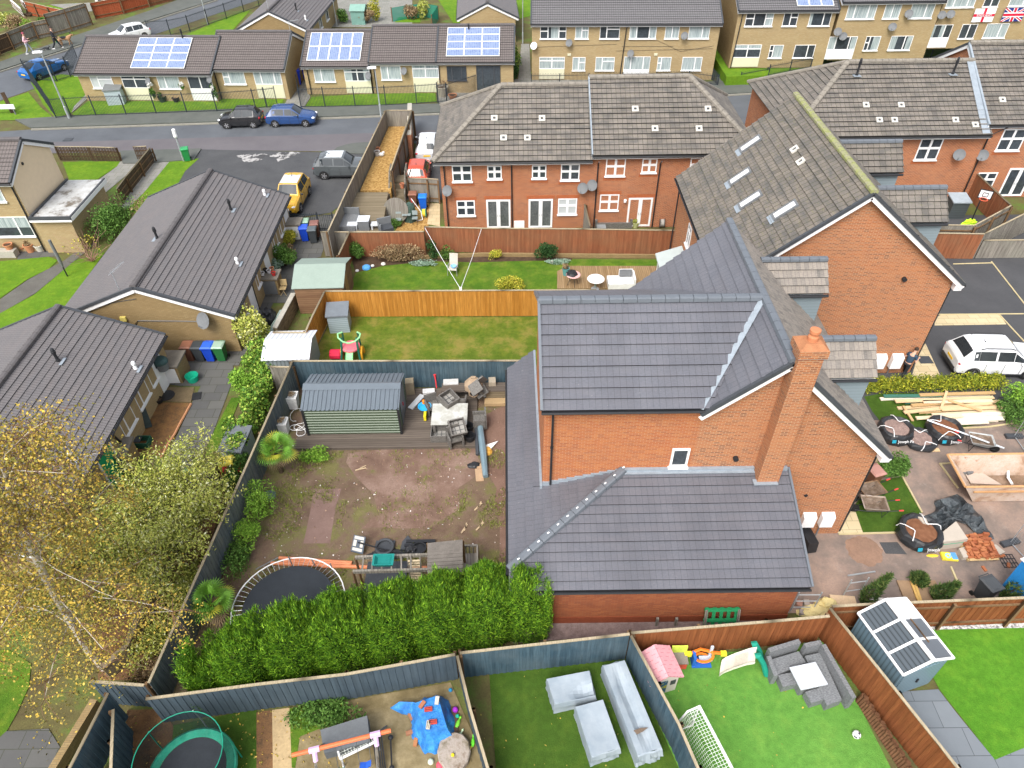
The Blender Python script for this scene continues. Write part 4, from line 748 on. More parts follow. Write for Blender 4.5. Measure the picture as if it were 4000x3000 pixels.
for pl in(((610,1298),(820,1292),(1180,1283)),((1160,800),(1330,1110)),((1640,384),(1900,372),(2212,325)),((1480,690),(1590,685)),((1490,695),(1640,900)),((1580,1580),(1640,1720))):
 for a_,b_ in zip(pl,pl[1:]):
  m=MB();beam(m,t(34,*a_,.02),t(34,*b_,.02),.07,.07);tag(m.build('edging',plain('edging_stone',(.5,.42,.24),.9,.1)),None,None,kind='structure')
ys=blotch('wet_concrete',[(.3,(.09,.07,.03)),(.48,(.18,.14,.07)),(.68,(.32,.26,.15))],.7,10,(.2,.15,.07),.4,rough=.55)
sheet('yard',tt(42,(0,1180),(280,1140),(760,1080),(1680,920),(2000,1659),(2200,2100),(-200,2100)),.011,ys)
sheet('garden_lawn',tt(41,(1500,1290),(2212,1150))+tt(42,(10,1180),(10,2000))+tt(41,(1500,2000),(1100,2000)),.016,TURF)
sheet('flower_bed',tt(41,(1100,1160),(1400,1150),(1500,1300),(1480,1500),(1100,2000),(1080,1400)),.018,leafl);sheet('flower_bed',tt(42,(5,1180),(140,1160),(150,1900),(5,1900)),.019,leafl)
sheet('paving',tt(42,(140,1160),(295,1140),(330,1900),(150,1900)),.02,plain('buff_slab',(.42,.31,.17),.8,.2,var=.25,scale=1.2));sheet('grass_verge',tt(42,(290,1145),(760,1090),(730,1250),(380,1390),(340,1659),(310,1659)),.021,GR2)
sheet('turf',tt(43,(-200,800),(1000,720),(1440,1659),(1700,2200),(-100,2200)),.012,TURF)
sheet('turf',tt(43,(1000,700),(2212,640))+tt(44,(480,560),(760,1070),(1060,1659),(1300,2200))+tt(43,(1700,2200),(1440,1659)),.013,TURFL)
sheet('turf',tt(44,(1200,450),(2300,400),(3500,400),(3500,2200),(2300,1900),(1960,1590),(1480,980)),.012,TURFR)
sheet('path',tt(44,(1150,1000),(1470,980),(1640,1200),(1960,1590),(2300,1450),(2500,2100),(1700,2100)),.014,SLB)
sheet('pebble_strip',tt(44,(1400,440),(2400,400),(2400,445),(1430,465)),.016,blotch('pebbles',[(.42,(.2,.2,.2)),(.55,(.75,.74,.72))],9,30,(.08,.08,.08),.7))
def ZH(u,v,base):
 d=_f+_R*((u-2000)/F)-_U*((v-1500)/F);return CH+d.z*base.y/d.y
FW={}
FW['blue']=woodm('fence_blue_stain',(.045,.085,.115),(.08,.135,.17),.12,dark=.4,grey=(.13,.16,.17),greyamt=.5)
FW['bluegrey']=woodm('fence_blue_grey',(.1,.13,.15),(.18,.205,.21),.12,dark=.45,grey=(.17,.19,.13),greyamt=.55)
FW['blue2']=woodm('fence_blue_dark',(.05,.072,.09),(.07,.1,.125),.12,dark=.25,grey=(.1,.13,.15),greyamt=.4)
FW['orange']=woodm('fence_orange',(.4,.17,.028),(.54,.25,.05),.12,dark=.35)
FW['brown']=woodm('fence_red_brown',(.23,.085,.042),(.32,.125,.06),.12,dark=.3,grey=(.2,.14,.08),greyamt=.35)
FW['brown2']=woodm('fence_chestnut',(.2,.068,.025),(.28,.1,.037),.12,dark=.3)
FW['grey']=woodm('fence_weathered',(.2,.18,.155),(.33,.3,.26),.12,dark=.45,grey=(.25,.26,.2),greyamt=.4)
FW['red']=woodm('fence_red',(.3,.075,.03),(.38,.1,.045),.12,dark=.2)
FW['dark']=woodm('fence_dark_brown',(.075,.05,.034),(.12,.08,.05),.12,dark=.4)
CAPW=woodm('capping_weathered',(.36,.3,.2),(.5,.42,.29),5,dark=.4)
PST=woodm('post_wood',(.17,.1,.05),(.25,.16,.09),5)
def fence(label,pts,h,mat,base=0.,gap=0.,name='wooden_fence',cap=True,side=1,bw=.12,cat='fence',posts=True,z1=None,capm=None):
 """close boarded fence along a polyline; side: which side the posts and rails are on"""
 pts=[V((p[0],p[1],base))for p in pts];o=thing(name,label,cat,pts[0])
 bm,cm,rl,rl2=MB(),MB(),MB(),MB();k=0
 for a,b in zip(pts,pts[1:]):
  L=(b-a).length;d=(b-a)/L;nrm=V((-d.y,d.x,0))*side;n=max(1,round(L/bw));r=math.atan2(d.y,d.x)
  for i in range(n):
   c=a+d*(L*(i+.5)/n)+nrm*(.008 if k%2 else-.008);k+=1
   hh=h+random.uniform(-.012,.012)
   M0=bm.M;bm.M=Matrix.Translation(c)@Matrix.Rotation(r,4,'Z');wd=L/n*(1-gap)/2
   i0=len(bm.f);bm.box(-wd,wd,-.009,.009,.03,hh);bm.M=M0
   u0=k*bw
   for j in range(i0,len(bm.f)):bm.uv[j]=[(u0+.01+.1*((q[0]if 0 else x_)%1),y_)for q,x_,y_ in((0,.1,base),(0,.9,base),(0,.9,base+hh),(0,.1,base+hh))]
  if cap:beam(cm,a+V((0,0,h+.02)),b+V((0,0,h+.02)),.09,.04)
  for z,rl_ in((.35,rl),(h-.35,rl2)):beam(rl_,a+nrm*.045+V((0,0,z)),b+nrm*.045+V((0,0,z)),.05,.08)
  if posts:
   m_=max(1,round(L/2.4))
   for i in range(m_+1):
    c=a+d*(L*i/m_)+nrm*.12;q=MB();q.bx(c+V((0,0,(h-.05)/2)),(.1,.1,h-.05),r);q.build('post',PST,o,True)
 bm.build('boards',FW[mat],o,True);rl.build('rail',PST,o,True);rl2.build('rail',PST,o,True)
 if cap:cm.build('capping',capm or CAPW,o,True)
 return o
def T8(k,*pts):return[t(k,*p,1.8)for p in pts]
fence('blue stained fence behind the green metal shed and broken furniture',[(-10.95,27.3),(.9,27.1)],1.8,'blue',side=1)
fence('blue grey fence running away up the left side of the muddy garden',[(-10.95,27.3),(-11.45,20),(-12.15,10.95)],1.8,'bluegrey',side=-1)
fence('dark blue fence in front of the tall green hedge',[(-12.05,10.42),(-8.58,10.85),(-5.65,11.16),(-2.05,11.8)],1.8,'blue2',side=1)
fence('blue fence at the top of the lawn with covered furniture',[(-1.9,11.85),(3.96,12.46)],1.8,'blue',side=1)
fence('chestnut fence behind the pink roofed playhouse',[(4.02,12.5),(8.87,12.86),(11.08,13.04)],1.8,'brown2',side=1)
fence('chestnut fence with exposed rails behind the grey plastic shed',[(11.3,13.42),(13.18,13.5),(18.3,13.66),(30,13.9)],1.8,'brown2',side=-1)
fence('chestnut fence between the rattan furniture lawn and the slate path',[(11.2,13.35)]+T8(44,(1120,1010),(1630,1650))+T8(44,(1900,2000)),1.8,'brown2',side=1)
fence('blue fence dividing the covered furniture lawn from the goal lawn',[(4.0,12.4)]+T8(43,(1250,930),(1440,1280),(1600,1650),(1750,2000)),1.8,'blue',side=1)
fence('blue grey fence between the cluttered yard and the covered furniture',[(-1.98,11.75)]+T8(42,(1850,1150),(2000,1655),(2080,1950)),1.8,'blue2',side=1)
fence('blue stained fence at the bottom left corner by the brick wall',T8(41,(935,1015),(610,1650),(450,1950)),1.8,'blue',side=-1)
fence('short weathered fence with bare creeper stems at the lower left corner',T8(41,(765,900),(1240,935)),1.7,'blue2',side=1)
fence('second blue fence with its back rails, beside the netted trampoline',T8(41,(975,1150),(965,1400),(955,1660),(945,1950)),1.75,'blue',side=-1)
fence('orange brown fence between the two back lawns',[(-10.43,33.32),(4.75,33.1)],1.8,'orange',side=1)
fence('orange fence behind the grey storage box and white metal shed',[(-10.45,33.25),t(22,485,1080,1.8),t(22,432,1200,1.8)],1.8,'orange',side=-1)
fence('short orange fence across the back of the white metal shed',T8(22,(145,1206),(432,1212)),1.75,'orange',side=1)
fence('red brown fence below the raised deck, shrubs growing against it',[(-10.06,39.72),(-5.42,39.66)],1.8,'brown',side=1)
fence('long red brown fence below the brick terrace',[(-5.4,40.25),(-1.8,39.98),(4,39.75),(10.4,39.4)],1.8,'brown',side=1)
fence('silvery fence panel left of the red brown fence',[(-11.9,39.8),(-10.1,39.72)],1.8,'grey',side=1)
fence('red brown fence panel pointing at the camera beside the timber shed',[(-10.08,39.7),t(22,715,545,1.8)],1.8,'brown',side=-1)
CZ=1.2
cl=[t(12,1120,957,2.48),t(12,785,1650,2.48),t(22,625,340,2.48)]
fence('tall weathered fence along the car park side of the wood chip garden',cl,2.5,'grey',0,side=-1)
fence('weathered fence across the far end of the wood chip garden',[t(12,1122,957,2.48),t(12,1345,957,2.48)],2.5,'grey',side=1)
fence('weathered fence along the house side of the wood chip garden',[t(12,1345,957,2.48),t(12,1162,1480,2.48)],2.5,'grey',side=1)
fence('weathered fence with gate behind the brown and blue bins by the terrace',[t(12,1310,1540,1.8),t(12,1480,1545,1.8),t(12,1575,1552,1.8)],1.8,'grey',side=-1)
fence('silvery fence between two terrace patios, left of the rattan sofa',[(4.95,42.9),(5.05,40.1)],1.8,'grey',side=1)
fence('silvery fence right of the rattan sofa patio',[(11.35,42.9),(11.1,39.7)],1.8,'grey',side=1)
fence('brown fence at the end of the right hand gardens by the slate chips',T8(24,(1425,357),(1870,364)),1.8,'brown',side=1)
fence('weathered fence angling back from the brown fence at the right',T8(24,(1872,362),(2215,190),(2500,60)),1.8,'grey',side=1)
fence('low weathered fence facing the driveway at the right edge',[t(24,1785,575),t(24,2215,570),t(24,2600,565)],1.3,'grey',side=1)
fence('weathered fence round the small patio with the basketball hoop',T8(24,(1470,286),(1785,290),(2098,120)),1.8,'grey',side=-1)
fence('brown fence rising behind the basketball hoop',[t(14,1775,1455,1.9),t(24,2098,116,1.8)],1.8,'brown',side=1)
fence('white picket fence left of the garden steps at the top left',[t(11,210,150),t(11,110,60)],1.0,'white',gap=.4,cap=True,posts=False,capm=M['white'],name='picket_fence')if FW.setdefault('white',M['white'])else 0
fence('white picket fence right of the garden steps at the top left',[t(11,255,120),t(11,185,40)],1.0,'white',gap=.4,posts=False,capm=M['white'],name='picket_fence')
fence('brown panel fence with pale concrete posts at the top left',[t(11,255,130),t(11,345,150),t(11,460,180),t(11,570,205)],1.5,'red',side=-1)
fence('red stained fence by the pavement at the top',[t(11,828,166),t(11,1070,120),t(11,1290,62)],1.75,'red',side=-1)
fence('tall silver grey panel fence behind the man with the large dog',[t(11,452,318),t(11,620,270),t(11,797,215)],2.3,'grey',side=-1)
fence('weathered panel fence behind the woman in pink',[t(11,120,425),t(11,330,335),t(11,450,310)],1.7,'grey',side=-1)
fence('reddish weathered fence at the left edge by the pavement',[t(11,-150,560),t(11,0,475),t(11,118,430)],1.7,'dark',side=-1)
fence('dark brown picket fence below the main road at the left',[t(11,520,1388),t(11,800,1390),t(11,1045,1398)],1.15,'dark',gap=.35,side=1,name='picket_fence')
fence('dark brown slatted garden gate beside the path',[t(11,1190,1385),t(11,1305,1380)],1.1,'dark',gap=.35,posts=False,name='garden_gate',cat='gate')
fence('dark brown fence between the two front paths',[t(11,1340,1398),t(11,1130,1662),t(11,1060,1760)],1.15,'dark',gap=.1,side=1)
fence('weathered fence panels beside the ivy, next to the white metal shed',T8(22,(110,1485),(310,1490)),1.6,'grey',side=1)
fence('brown fence behind the brick garden at the top edge',[t(11,1290,60),t(11,1480,10),t(11,1700,-60)],1.4,'brown',side=-1)
bwm=brickm('garden_wall',(.2,.15,.09),(.28,.21,.13),(.2,.17,.12),stain=.5,stainc=(.09,.08,.04))
def lowwall(label,pts,h,wd=.22,mat=None,name='garden_wall',coping=True,base=0.):
 o=thing(name,label,'wall',(pts[0][0],pts[0][1],base));m=MB();c=MB()
 for a,b in zip(pts,pts[1:]):
  a=V((a[0],a[1],base));b=V((b[0],b[1],base));beam(m,a+V((0,0,h/2)),b+V((0,0,h/2)),wd,h);beam(c,a+V((0,0,h+.03)),b+V((0,0,h+.03)),wd+.06,.06)
 m.build('masonry',mat or bwm,o,True)
 if coping:c.build('coping',M['concrete'],o,True)
 return o
lowwall('low old brick wall between the bungalow path and the timber shed',[t(22,355,1000,0),t(22,200,1300,0)],1.0)
lowwall('low brick garden wall with soldier coping at the bottom left',[t(41,860,1120),t(41,500,1720)],.5,.25,M['brickYd'],coping=False)
lowwall('mossy stone wall under the willow leaves by the storage box',[t(31,1900,780),t(31,1700,1080),t(31,1560,1400),t(41,1150,700),t(41,950,880)],.8,coping=False)
lowwall('brick retaining wall on the road side of the wood chip garden',[t(12,1350,1100,0),t(12,1345,1380,0)],2.0,.3,M['brickT'])
lowwall('low brick edging wall under the red brown fence',[(-6.2,39.35),(-1.8,39.6),(10,39.1)],.25,.14,M['brickYd'],coping=False)
def railing(label,pts,h,hoop=False,base=0.,sp=.125,post=2.75,name='railing',mat='metalblk'):
 pts=[V((p[0],p[1],base))for p in pts];o=thing(name,label,'railing',pts[0]);m,rl,rl2=MB(),MB(),MB()
 for a,b in zip(pts,pts[1:]):
  L=(b-a).length;d=(b-a)/L;n=max(1,round(L/sp))
  for i in range(n):
   p=a+d*(L*(i+.5)/n)
   m.tube([p+V((0,0,.08)),p+V((0,0,h))],.016,3,cap=False)
   if hoop and i%2==0:
    q=a+d*(L*(i+1.5)/n);c=(p+q)/2+V((0,0,h));e=(q-p).length/2
    m.tube([c+d*(e*math.cos(x))+V((0,0,e*math.sin(x)*1.2))for x in(0,.8,1.57,2.35,3.14)],.011,3,cap=False)
  for z,rl_ in((.15,rl),(h-.12,rl2)):beam(rl_,a+V((0,0,z)),b+V((0,0,z)),.012,.045)
  k=max(1,round(L/post))
  for i in range(k+1):
   q=MB();q.bx(a+d*(L*i/k)+V((0,0,(h+.08)/2)),(.06,.06,h+.08),math.atan2(d.y,d.x));q.build('post',M[mat],o,True)
 m.build('bars',M[mat],o,True);rl.build('rail',M[mat],o,True);rl2.build('rail',M[mat],o,True);return o
railing('black railing in front of the far left bungalows, garden side of the pavement',tt(11,(490,1027),(620,1016),(835,1005),(1095,998),(1355,988),(1618,978),(1880,970),(2212,947))+tt(12,(95,935)),1.8)
railing('black railing gate standing beside the path with two blue bins',tt(12,(100,937),(190,925)),1.8,post=1.3,name='railing_gate')
railing('black railing in front of the bungalows right of the blue bins',tt(12,(392,935),(600,932),(860,926),(1125,918),(1390,905),(1572,892)),1.8)
railing('black railing returning along the path by the blue bins',tt(12,(392,935),(372,800)),1.6)
railing('black railing round the paved patio with the stone urn',tt(12,(1575,890),(1650,885),(1910,800)),1.7);railing('black railing by the dark porch doors',tt(12,(1910,795),(2200,780)),1.3)
railing('tall dark railing seen end on at the corner by the lamp post',tt(11,(490,1027),(400,890),(320,770),(255,690)),1.9,sp=.1)
railing('dark railing beside the blue car on the left road',tt(11,(255,690),(495,708),(615,668),(690,555)),1.9)
railing('dark railing along the left road behind the bungalows',tt(11,(1300,320),(1480,312),(1645,276),(1805,218),(1960,165),(2110,108))+tt(12,(30,60),(150,0),(300,-80)),1.7)
railing('black railing between the car park and the bungalow bins',[t(22,290,180,1.3),t(22,520,183,1.3),t(22,655,187,1.3)],1.3)
railing('hoop topped railing in front of the central flats',tt(13,(165,737),(410,735),(660,730),(950,722),(1240,718),(1520,712),(1775,745)),1.0,True)
railing('hoop topped railing along the path at the side of the central flats',tt(13,(1775,745),(1725,690),(1690,640)),1.0,True)
railing('hoop topped railing round the small lawn of the right hand flats',[t(13,1965,732),t(13,2190,690),t(14,60,640)],1.1,True)
railing('hoop topped railing on the bank below the flag draped flats',[t(14,0,660,.9),t(14,540,555,.9),t(14,820,530,.9),t(14,1100,520,.9),t(14,1400,505,.9),t(14,1900,460,.9)],1.0,True,base=.9)
railing('short black railing beside the garage at the left',[t(21,690,395),t(21,850,370),t(21,870,400)],1.3)
def lamp(label,bp,top,arm=None,r=.07,head=True,mat='steel',h=None):
 h=h or ZH(*top,bp);o=thing('street_lamp',label,'street lamp',bp)
 m=MB();m.lathe([(r*1.5,0),(r*1.5,1.1),(r,1.15),(r*.7,h)],10);m.build('column',M[mat],o)
 if head:
  m=MB();m.bx((-.25,-.05,h+.06),(.75,.3,.1),rz=.2);m.bx((-.28,-.05,h+.12),(.5,.22,.06),rz=.2);m.build('lantern',M['white'],o)
 return o
T1=lambda k,x,y:((k%10-1)*1000+x/2.212,(k//10-1)*750+y/2.212)
lamp('tall grey street lamp at the corner of the railings, far left',t(11,603,1030),T1(11,360,455))
lamp('slim pale street lamp on the pavement beyond the wood chip garden',t(12,1082,1010),T1(12,1030,590),mat='steel',r=.055)
lamp('grey street lamp in front of the right hand flats',t(14,135,640),T1(14,275,105),r=.06)
lamp('grey lamp column beside the far road at the top, its head out of frame',t(11,1800,215),T1(11,1740,-200),r=.06)
lamp('thin grey pole at the side of the bungalow behind the solar panels',t(12,700,225),T1(12,655,10),head=False,r=.05)
lamp('thin grey pole on the flagged path left of the central flats',t(13,93,375),T1(13,100,-60),head=False,r=.05)
o=thing('bollard_lamp','short white headed lamp post beside the green bin','street lamp',t(11,1588,1392));h=ZH(*T1(11,1480,1190),t(11,1588,1392))
m=MB();m.lathe([(.07,0),(.06,h)],8);m.build('column',M['steel'],o);m=MB();m.lathe([(.1,h),(.16,h+.1),(.14,h+.65),(.05,h+.7)],8);m.build('lantern',M['white'],o)
def make_bin(label,col,lidc=None,loc=(0,0,0),rz=0,grp='wheelie bins',s=1.):
 o=thing('wheelie_bin',label,'wheelie bin',loc,rz,grp);c=plain('bin_%d_%d_%d'%tuple(int(x*999)for x in col),col,.5,.35,var=.1);l=plain('bin_%d_%d_%d'%tuple(int(x*999)for x in(lidc or col)),lidc or col,.45,.4,var=.1)
 m=MB();q=lambda a,b,c_,d,z:[(-a,-b,z),(c_,-b,z),(c_,d,z),(-a,d,z)]
 m.loft([q(.2,.22,.2,.2,.06),q(.26,.3,.26,.28,.92),q(.285,.33,.285,.31,.93),q(.285,.33,.285,.31,.99)]);m.build('body',c,o)
 m=MB();m.loft([q(.3,.35,.3,.33,1.0),q(.3,.35,.3,.33,1.03),q(.24,.27,.24,.2,1.08)]);m.build('lid',l,o)
 m=MB();m.tube([(-.22,.33,.95),(-.22,.4,.98),(.22,.4,.98),(.22,.33,.95)],.02,5);m.build('handle',c,o)
 for x in(-.25,.25):m=MB();m.tube([(x-.03,.24,.1),(x+.03,.24,.1)],.1,10);m.build('wheel',M['tyre'],o)
 if s!=1:o.scale=(s,s,s)
 return o
BBR,BBK,BBL,BGR=(.16,.07,.045),(.045,.052,.058),(.01,.06,.5),(.02,.14,.04)
for i,(X,Y,c,l,lab)in enumerate(((1660,1455,BBR,(.3,.13,.08),'brown wheelie bin, left end of the row against the buff gable'),(1750,1458,BBK,None,'black wheelie bin in the row of four against the buff gable'),(1835,1458,BBL,(.03,.12,.6),'blue wheelie bin in the row of four against the buff gable'),(1930,1455,BGR,(.3,.42,.33),'green wheelie bin with pale lid, right end of the row of four'))):
 b_=make_bin(lab,c,l,t(21,X,Y-10),0)
for(k,X,Y,c,l,rz,lab)in((22,432,425,BBL,(.03,.1,.6),.1,'bright blue wheelie bin beside the railing at the bungalow end'),(22,505,440,BBK,(.09,.11,.12),.1,'dark grey wheelie bin with a white label, nearest the silvery fence panel'),(22,525,390,BBR,(.22,.1,.08),.1,'brown wheelie bin behind the dark grey one by the railing'),(22,440,370,BGR,(.3,.45,.33),.1,'green wheelie bin half hidden behind the blue one at the railing'),(22,1365,130,BBR,(.25,.11,.07),0,'brown wheelie bin against the weathered fence by the wooden steps'),(22,1450,155,(.01,.12,.6),(.02,.2,.7),0,'bright blue wheelie bin on the gravel beside the terrace'),(12,365,740,(.01,.04,.45),None,.3,'blue wheelie bin standing nearest the road on the bungalow path'),(12,400,690,(.01,.04,.45),None,.3,'blue wheelie bin further up the path against the bungalow wall'),(11,1625,1395,(.02,.22,.06),(.03,.3,.1),.3,'green wheelie bin leaning by the short white headed lamp'),(34,870,880,(.15,.07,.04),(.42,.22,.18),.3,'brown wheelie bin with pink lid beside the clipped bush'),(44,1835,195,BBK,(.06,.065,.07),.3,'black wheelie bin behind the chestnut fence next to the mobile toilet')):
 make_bin(lab,c,l,t(k,X,Y-8),rz,s=1.0 if k!=12 else 1.35)
m=MB();m.bx(t(22,495,400,.55)-V((0,.37,0)),(.25,.01,.2))
def car(label,paint,pf,pr,side,L=4.2,W=1.75,H=1.5,kind='hatch',roofc=None,rails=False,plate=True,sill=.2,clad=False,cat='car',z=0):
 pf,pr=V(pf),V(pr);d=pf-pr;d.z=0;d.normalize();left=V((-d.y,d.x,0));mid=(pf+pr)/2;c=mid+left*(W/2-.12)*(1 if side=='R' else-1)
 o=thing('parked_car',label,cat,(c.x,c.y,z),math.atan2(d.y,d.x),'parked cars');hw=W/2;s0=sill
 P_=plain('paint_%d_%d_%d'%tuple(int(x*999)for x in paint),paint,.22,.6,var=.06);P_.node_tree.nodes['Principled BSDF'].inputs['Coat Weight'].default_value=.6
 b=H/1.5
 if kind=='hatch':st=[(0,.4,.8,.84,.84,.72),(.015,.28,.86,.93,.95,.78),(.05,s0+.02,.92,1.0,1,.80),(.14,s0,.95,1.42,1,.64),(.25,s0,.95,1.5,1,.66),(.56,s0,.92,1.5,1,.67),(.73,s0,.90,.97,1,.82),(.9,s0+.02,.80,.87,.97,.78),(.97,s0+.06,.68,.76,.88,.7),(1,.34,.58,.64,.78,.62)]
 if kind=='coupe':st=[(0,.4,.8,.86,.84,.72),(.02,.28,.88,.98,.95,.78),(.08,s0+.02,.94,1.06,1,.78),(.28,s0,.95,1.45,1,.62),(.36,s0,.94,1.5,1,.64),(.52,s0,.92,1.48,1,.66),(.7,s0,.90,.97,1,.82),(.9,s0+.02,.80,.86,.97,.78),(.97,s0+.06,.68,.74,.88,.7),(1,.34,.56,.62,.76,.62)]
 if kind=='suv':st=[(0,.45,.86,.9,.86,.74),(.012,.3,.92,1.0,.96,.8),(.04,s0+.03,.97,1.05,1,.84),(.13,s0,.99,1.46,1,.70),(.2,s0,.98,1.51,1,.72),(.58,s0,.95,1.5,1,.73),(.73,s0,.94,1.01,1,.84),(.91,s0+.02,.86,.95,.97,.8),(.975,s0+.06,.72,.82,.9,.72),(1,.38,.6,.68,.8,.66)]
 X=lambda f:(f-.5)*L
 def ring(q):
  x,zs,zb,zt,wb,wt=q;zs,zb,zt=zs*b,zb*b,zt*b;w_,t_=wb*hw,wt*hw
  hf=[(.86*w_,zs),(.985*w_,zs+.12),(w_,(zs+zb)/2+.06),(.97*w_,zb),(t_,zt),(t_*.55,zt+.035),(0,zt+.045)]
  return[V((X(x),y,z_))for y,z_ in hf]+[V((X(x),-y,z_))for y,z_ in hf[-2::-1]]
 m=MB();m.loft([ring(q)for q in st][::-1]);m.build('body',P_,o,smooth=False)
 def shr(p,su,sv,off=.012):
  A_,B_,C_,D_=p;f=lambda u,v:lerp(lerp(A_,B_,u),lerp(D_,C_,u),v);n=(B_-A_).cross(D_-A_).normalized();n=n*off if n.dot(lerp(A_,C_,.5)-V((X(.42),0,.5)))>0 else n*-off
  return[f(su[0],sv[0])+n,f(su[1],sv[0])+n,f(su[1],sv[1])+n,f(su[0],sv[1])+n]
 R_=[ring(q)for q in st]
 for a,e,nm in((R_[5],R_[6],'windscreen'),(R_[3],R_[2],'rear_window')):
  g=MB()
  for j in(4,5,6,7):g.face(shr([e[j],e[j+1],a[j+1],a[j]],(.22 if j==4 else 0,.78 if j==7 else 1),(.1,.94),.012))
  g.build(nm,M['glassblu'],o)
 for sd in(0,1):
  for(i,j,su)in((3,4,(.2,.97)),(4,5,(.0,.47)),(4,5,(.53,.99)),(5,6,(.02,.8))):
   A_,B_=R_[i],R_[j];p=[A_[3],B_[3],B_[4],A_[4]]if not sd else[B_[9],A_[9],A_[8],B_[8]]
   if sd:su=(1-su[1],1-su[0])
   if kind=='coupe' and i==3:continue
   g=MB();g.face(shr(p,su,(.12,.9 if j!=6 else.8),.012));g.build('side_window',M['glassblu'],o)
 wb=(X(.81),X(.19));rw=.315*max(1,b*.98)
 for x in wb:
  for s_ in(-1,1):
   yy=s_*(hw-.02);m=MB();m.M=TR(x,yy,rw)@Matrix.Rotation(-s_*math.pi/2,4,'X')
   m.lathe([(rw*.55,-.19),(rw,-.17),(rw,.0),(rw*.95,.03),(rw*.66,.035)],18);wh=m.build('wheel',M['tyre'],o)
   m=MB();m.M=TR(x,yy,rw)@Matrix.Rotation(-s_*math.pi/2,4,'X');m.lathe([(rw*.66,.0),(rw*.66,.038),(rw*.6,.03),(rw*.58,.012),(.01,.018)],18)
   for k in range(5):
    an=k*2*math.pi/5;m.bx((math.cos(an)*rw*.32,math.sin(an)*rw*.32,.03),(rw*.6,.07,.02),rz=an)
   m.build('rim',M['alloy'],wh)
   m=MB();m.M=TR(x,s_*(hw-.006),rw)@Matrix.Rotation(-s_*math.pi/2,4,'X');m.lathe([(rw*1.01,-.1),(rw*1.14,-.1),(rw*1.14,.012),(rw*1.01,.012)],18,ring=True);m.build('wheel_arch',M['black'],o)
 for s_ in(-1,1):
  m=MB();m.M=TR(X(.96),s_*hw*.68,.7*b,rz=-s_*.5);m.ball((0,0,0),.2,.17,.085,8,5);m.build('headlight',M['lamp'],o)
  m=MB();m.M=TR(X(.022),s_*hw*.8,.83*b,rz=s_*.25);m.ball((0,0,0),.09,.18,.1,8,5);m.build('tail_light',M['red'],o)
  m=MB();m.ball((X(.665),s_*(hw+.07),.98*b),.07,.1,.07,8,5);m.build('wing_mirror',P_ if not clad else M['black'],o)
  m=MB();m.bx((X(.36),s_*(hw*.995),.78*b),(.16,.03,.03));m.bx((X(.57),s_*(hw*.995),.78*b),(.16,.03,.03));m.build('door_handle',P_,o)
 m=MB();[m.bx((X(f),s_*hw*.992,.6*b),(.014,.03,.5*b))for f in(.3,.5,.69)for s_ in(-1,1)];[m.bx((X(.5),s_*hw*.995,.3*b),(L*.42,.03,.012))for s_ in(-1,1)];m.build('panel_gap',M['black'],o)
 m=MB();m.bx((X(.995),0,.45*b),(.08,W*.5,.16));m.build('grille',M['black'],o)
 m=MB();m.bx((X(-.001),0,.68*b),(.03,.52,.11));m.build('number_plate',M['amber'],o)
 if clad or kind=='suv':
  m=MB();m.bx((X(.5),0,s0*b+.07),(L*.5,W*1.005,.12));m.bx((X(.0),0,.42*b),(.1,W*.75,.2));m.build('lower_trim',M['black'],o)
 if roofc:
  m=MB();rr=[[V((X(f),y*hw*wt*1.01,z_*b+.055-abs(y)*.02))for y in(-1,-.5,0,.5,1)]for f,z_,wt in((.15,1.43,.66),(.25,1.5,.67),(.4,1.505,.68),(.55,1.5,.68))]
  m.loft(rr,cap=False,closed=False);m.build('roof_panel',plain('silver_roof',roofc,.25,.5,var=.05),o)
 if rails:
  for s_ in(-1,1):m=MB();m.tube([(X(.2),s_*hw*.68,1.53*b),(X(.25),s_*hw*.68,1.6*b),(X(.52),s_*hw*.68,1.6*b),(X(.57),s_*hw*.68,1.53*b)],.025,5);m.build('roof_rail',M['black'],o)
 m=MB();m.tube([(X(.3),0,1.53*b),(X(.27),0,1.7*b)],.012,4);m.ball((X(.3),0,1.55*b),.04,n=6,m=4);m.build('aerial',M['black'],o)
 return o
car('dark blue hatchback parked facing right on the far side of the road',(.012,.05,.17),t(12,430,1095),t(12,180,1098),'R')
car('black small hatchback parked facing left in front of the blue one',(.012,.012,.014),t(11,1965,1112),t(11,2200,1105),'L',L=3.6,W=1.66,H=1.5)
car('bright blue sloping back car with orange rear plate on the left road',(.0,.1,.34),t(11,556,612),t(11,350,692),'R',L=4.7,W=1.85,H=1.5,kind='coupe')
car('white hatchback on the left road half hidden behind the solar roof',(.7,.71,.72),t(11,1060,375),t(11,1240,335),'L',L=4.4)
car('dark grey crossover parked beside the wood chip garden fence',(.075,.085,.09),t(12,860,1545),t(12,625,1548),'R',L=4.1,W=1.77,H=1.6,kind='suv',roofc=(.5,.53,.55),z=0)
car('mustard yellow crossover with silver roof at the end of the bungalow',(.6,.34,.02),t(22,387,170),t(22,455,30),'L',L=4.1,W=1.8,H=1.65,kind='suv',roofc=(.55,.6,.64),clad=True)
pc=t(12,1400,1400);car('white car parked beyond the red one beside the terrace',(.62,.64,.66),t(12,1420,1240),t(12,1400,1400),'L',L=4.3,W=1.8,H=1.5)
car('orange red small car behind the weathered fence at the terrace end',(.5,.07,.03),t(12,1340,1480),t(12,1310,1620),'L',L=3.7,W=1.7,H=1.5)
car('white sport utility car with black roof rails on the driveway at right',(.74,.75,.76),t(24,2190,1608),t(24,1755,1600),'R',L=4.6,W=1.86,H=1.66,kind='suv',rails=True)
car('pale silver car mostly hidden by the bungalow roof',(.5,.52,.54),V((-16.0,44.3,0)),V((-18.6,44.3,0)),'R',L=4.1,H=1.45)
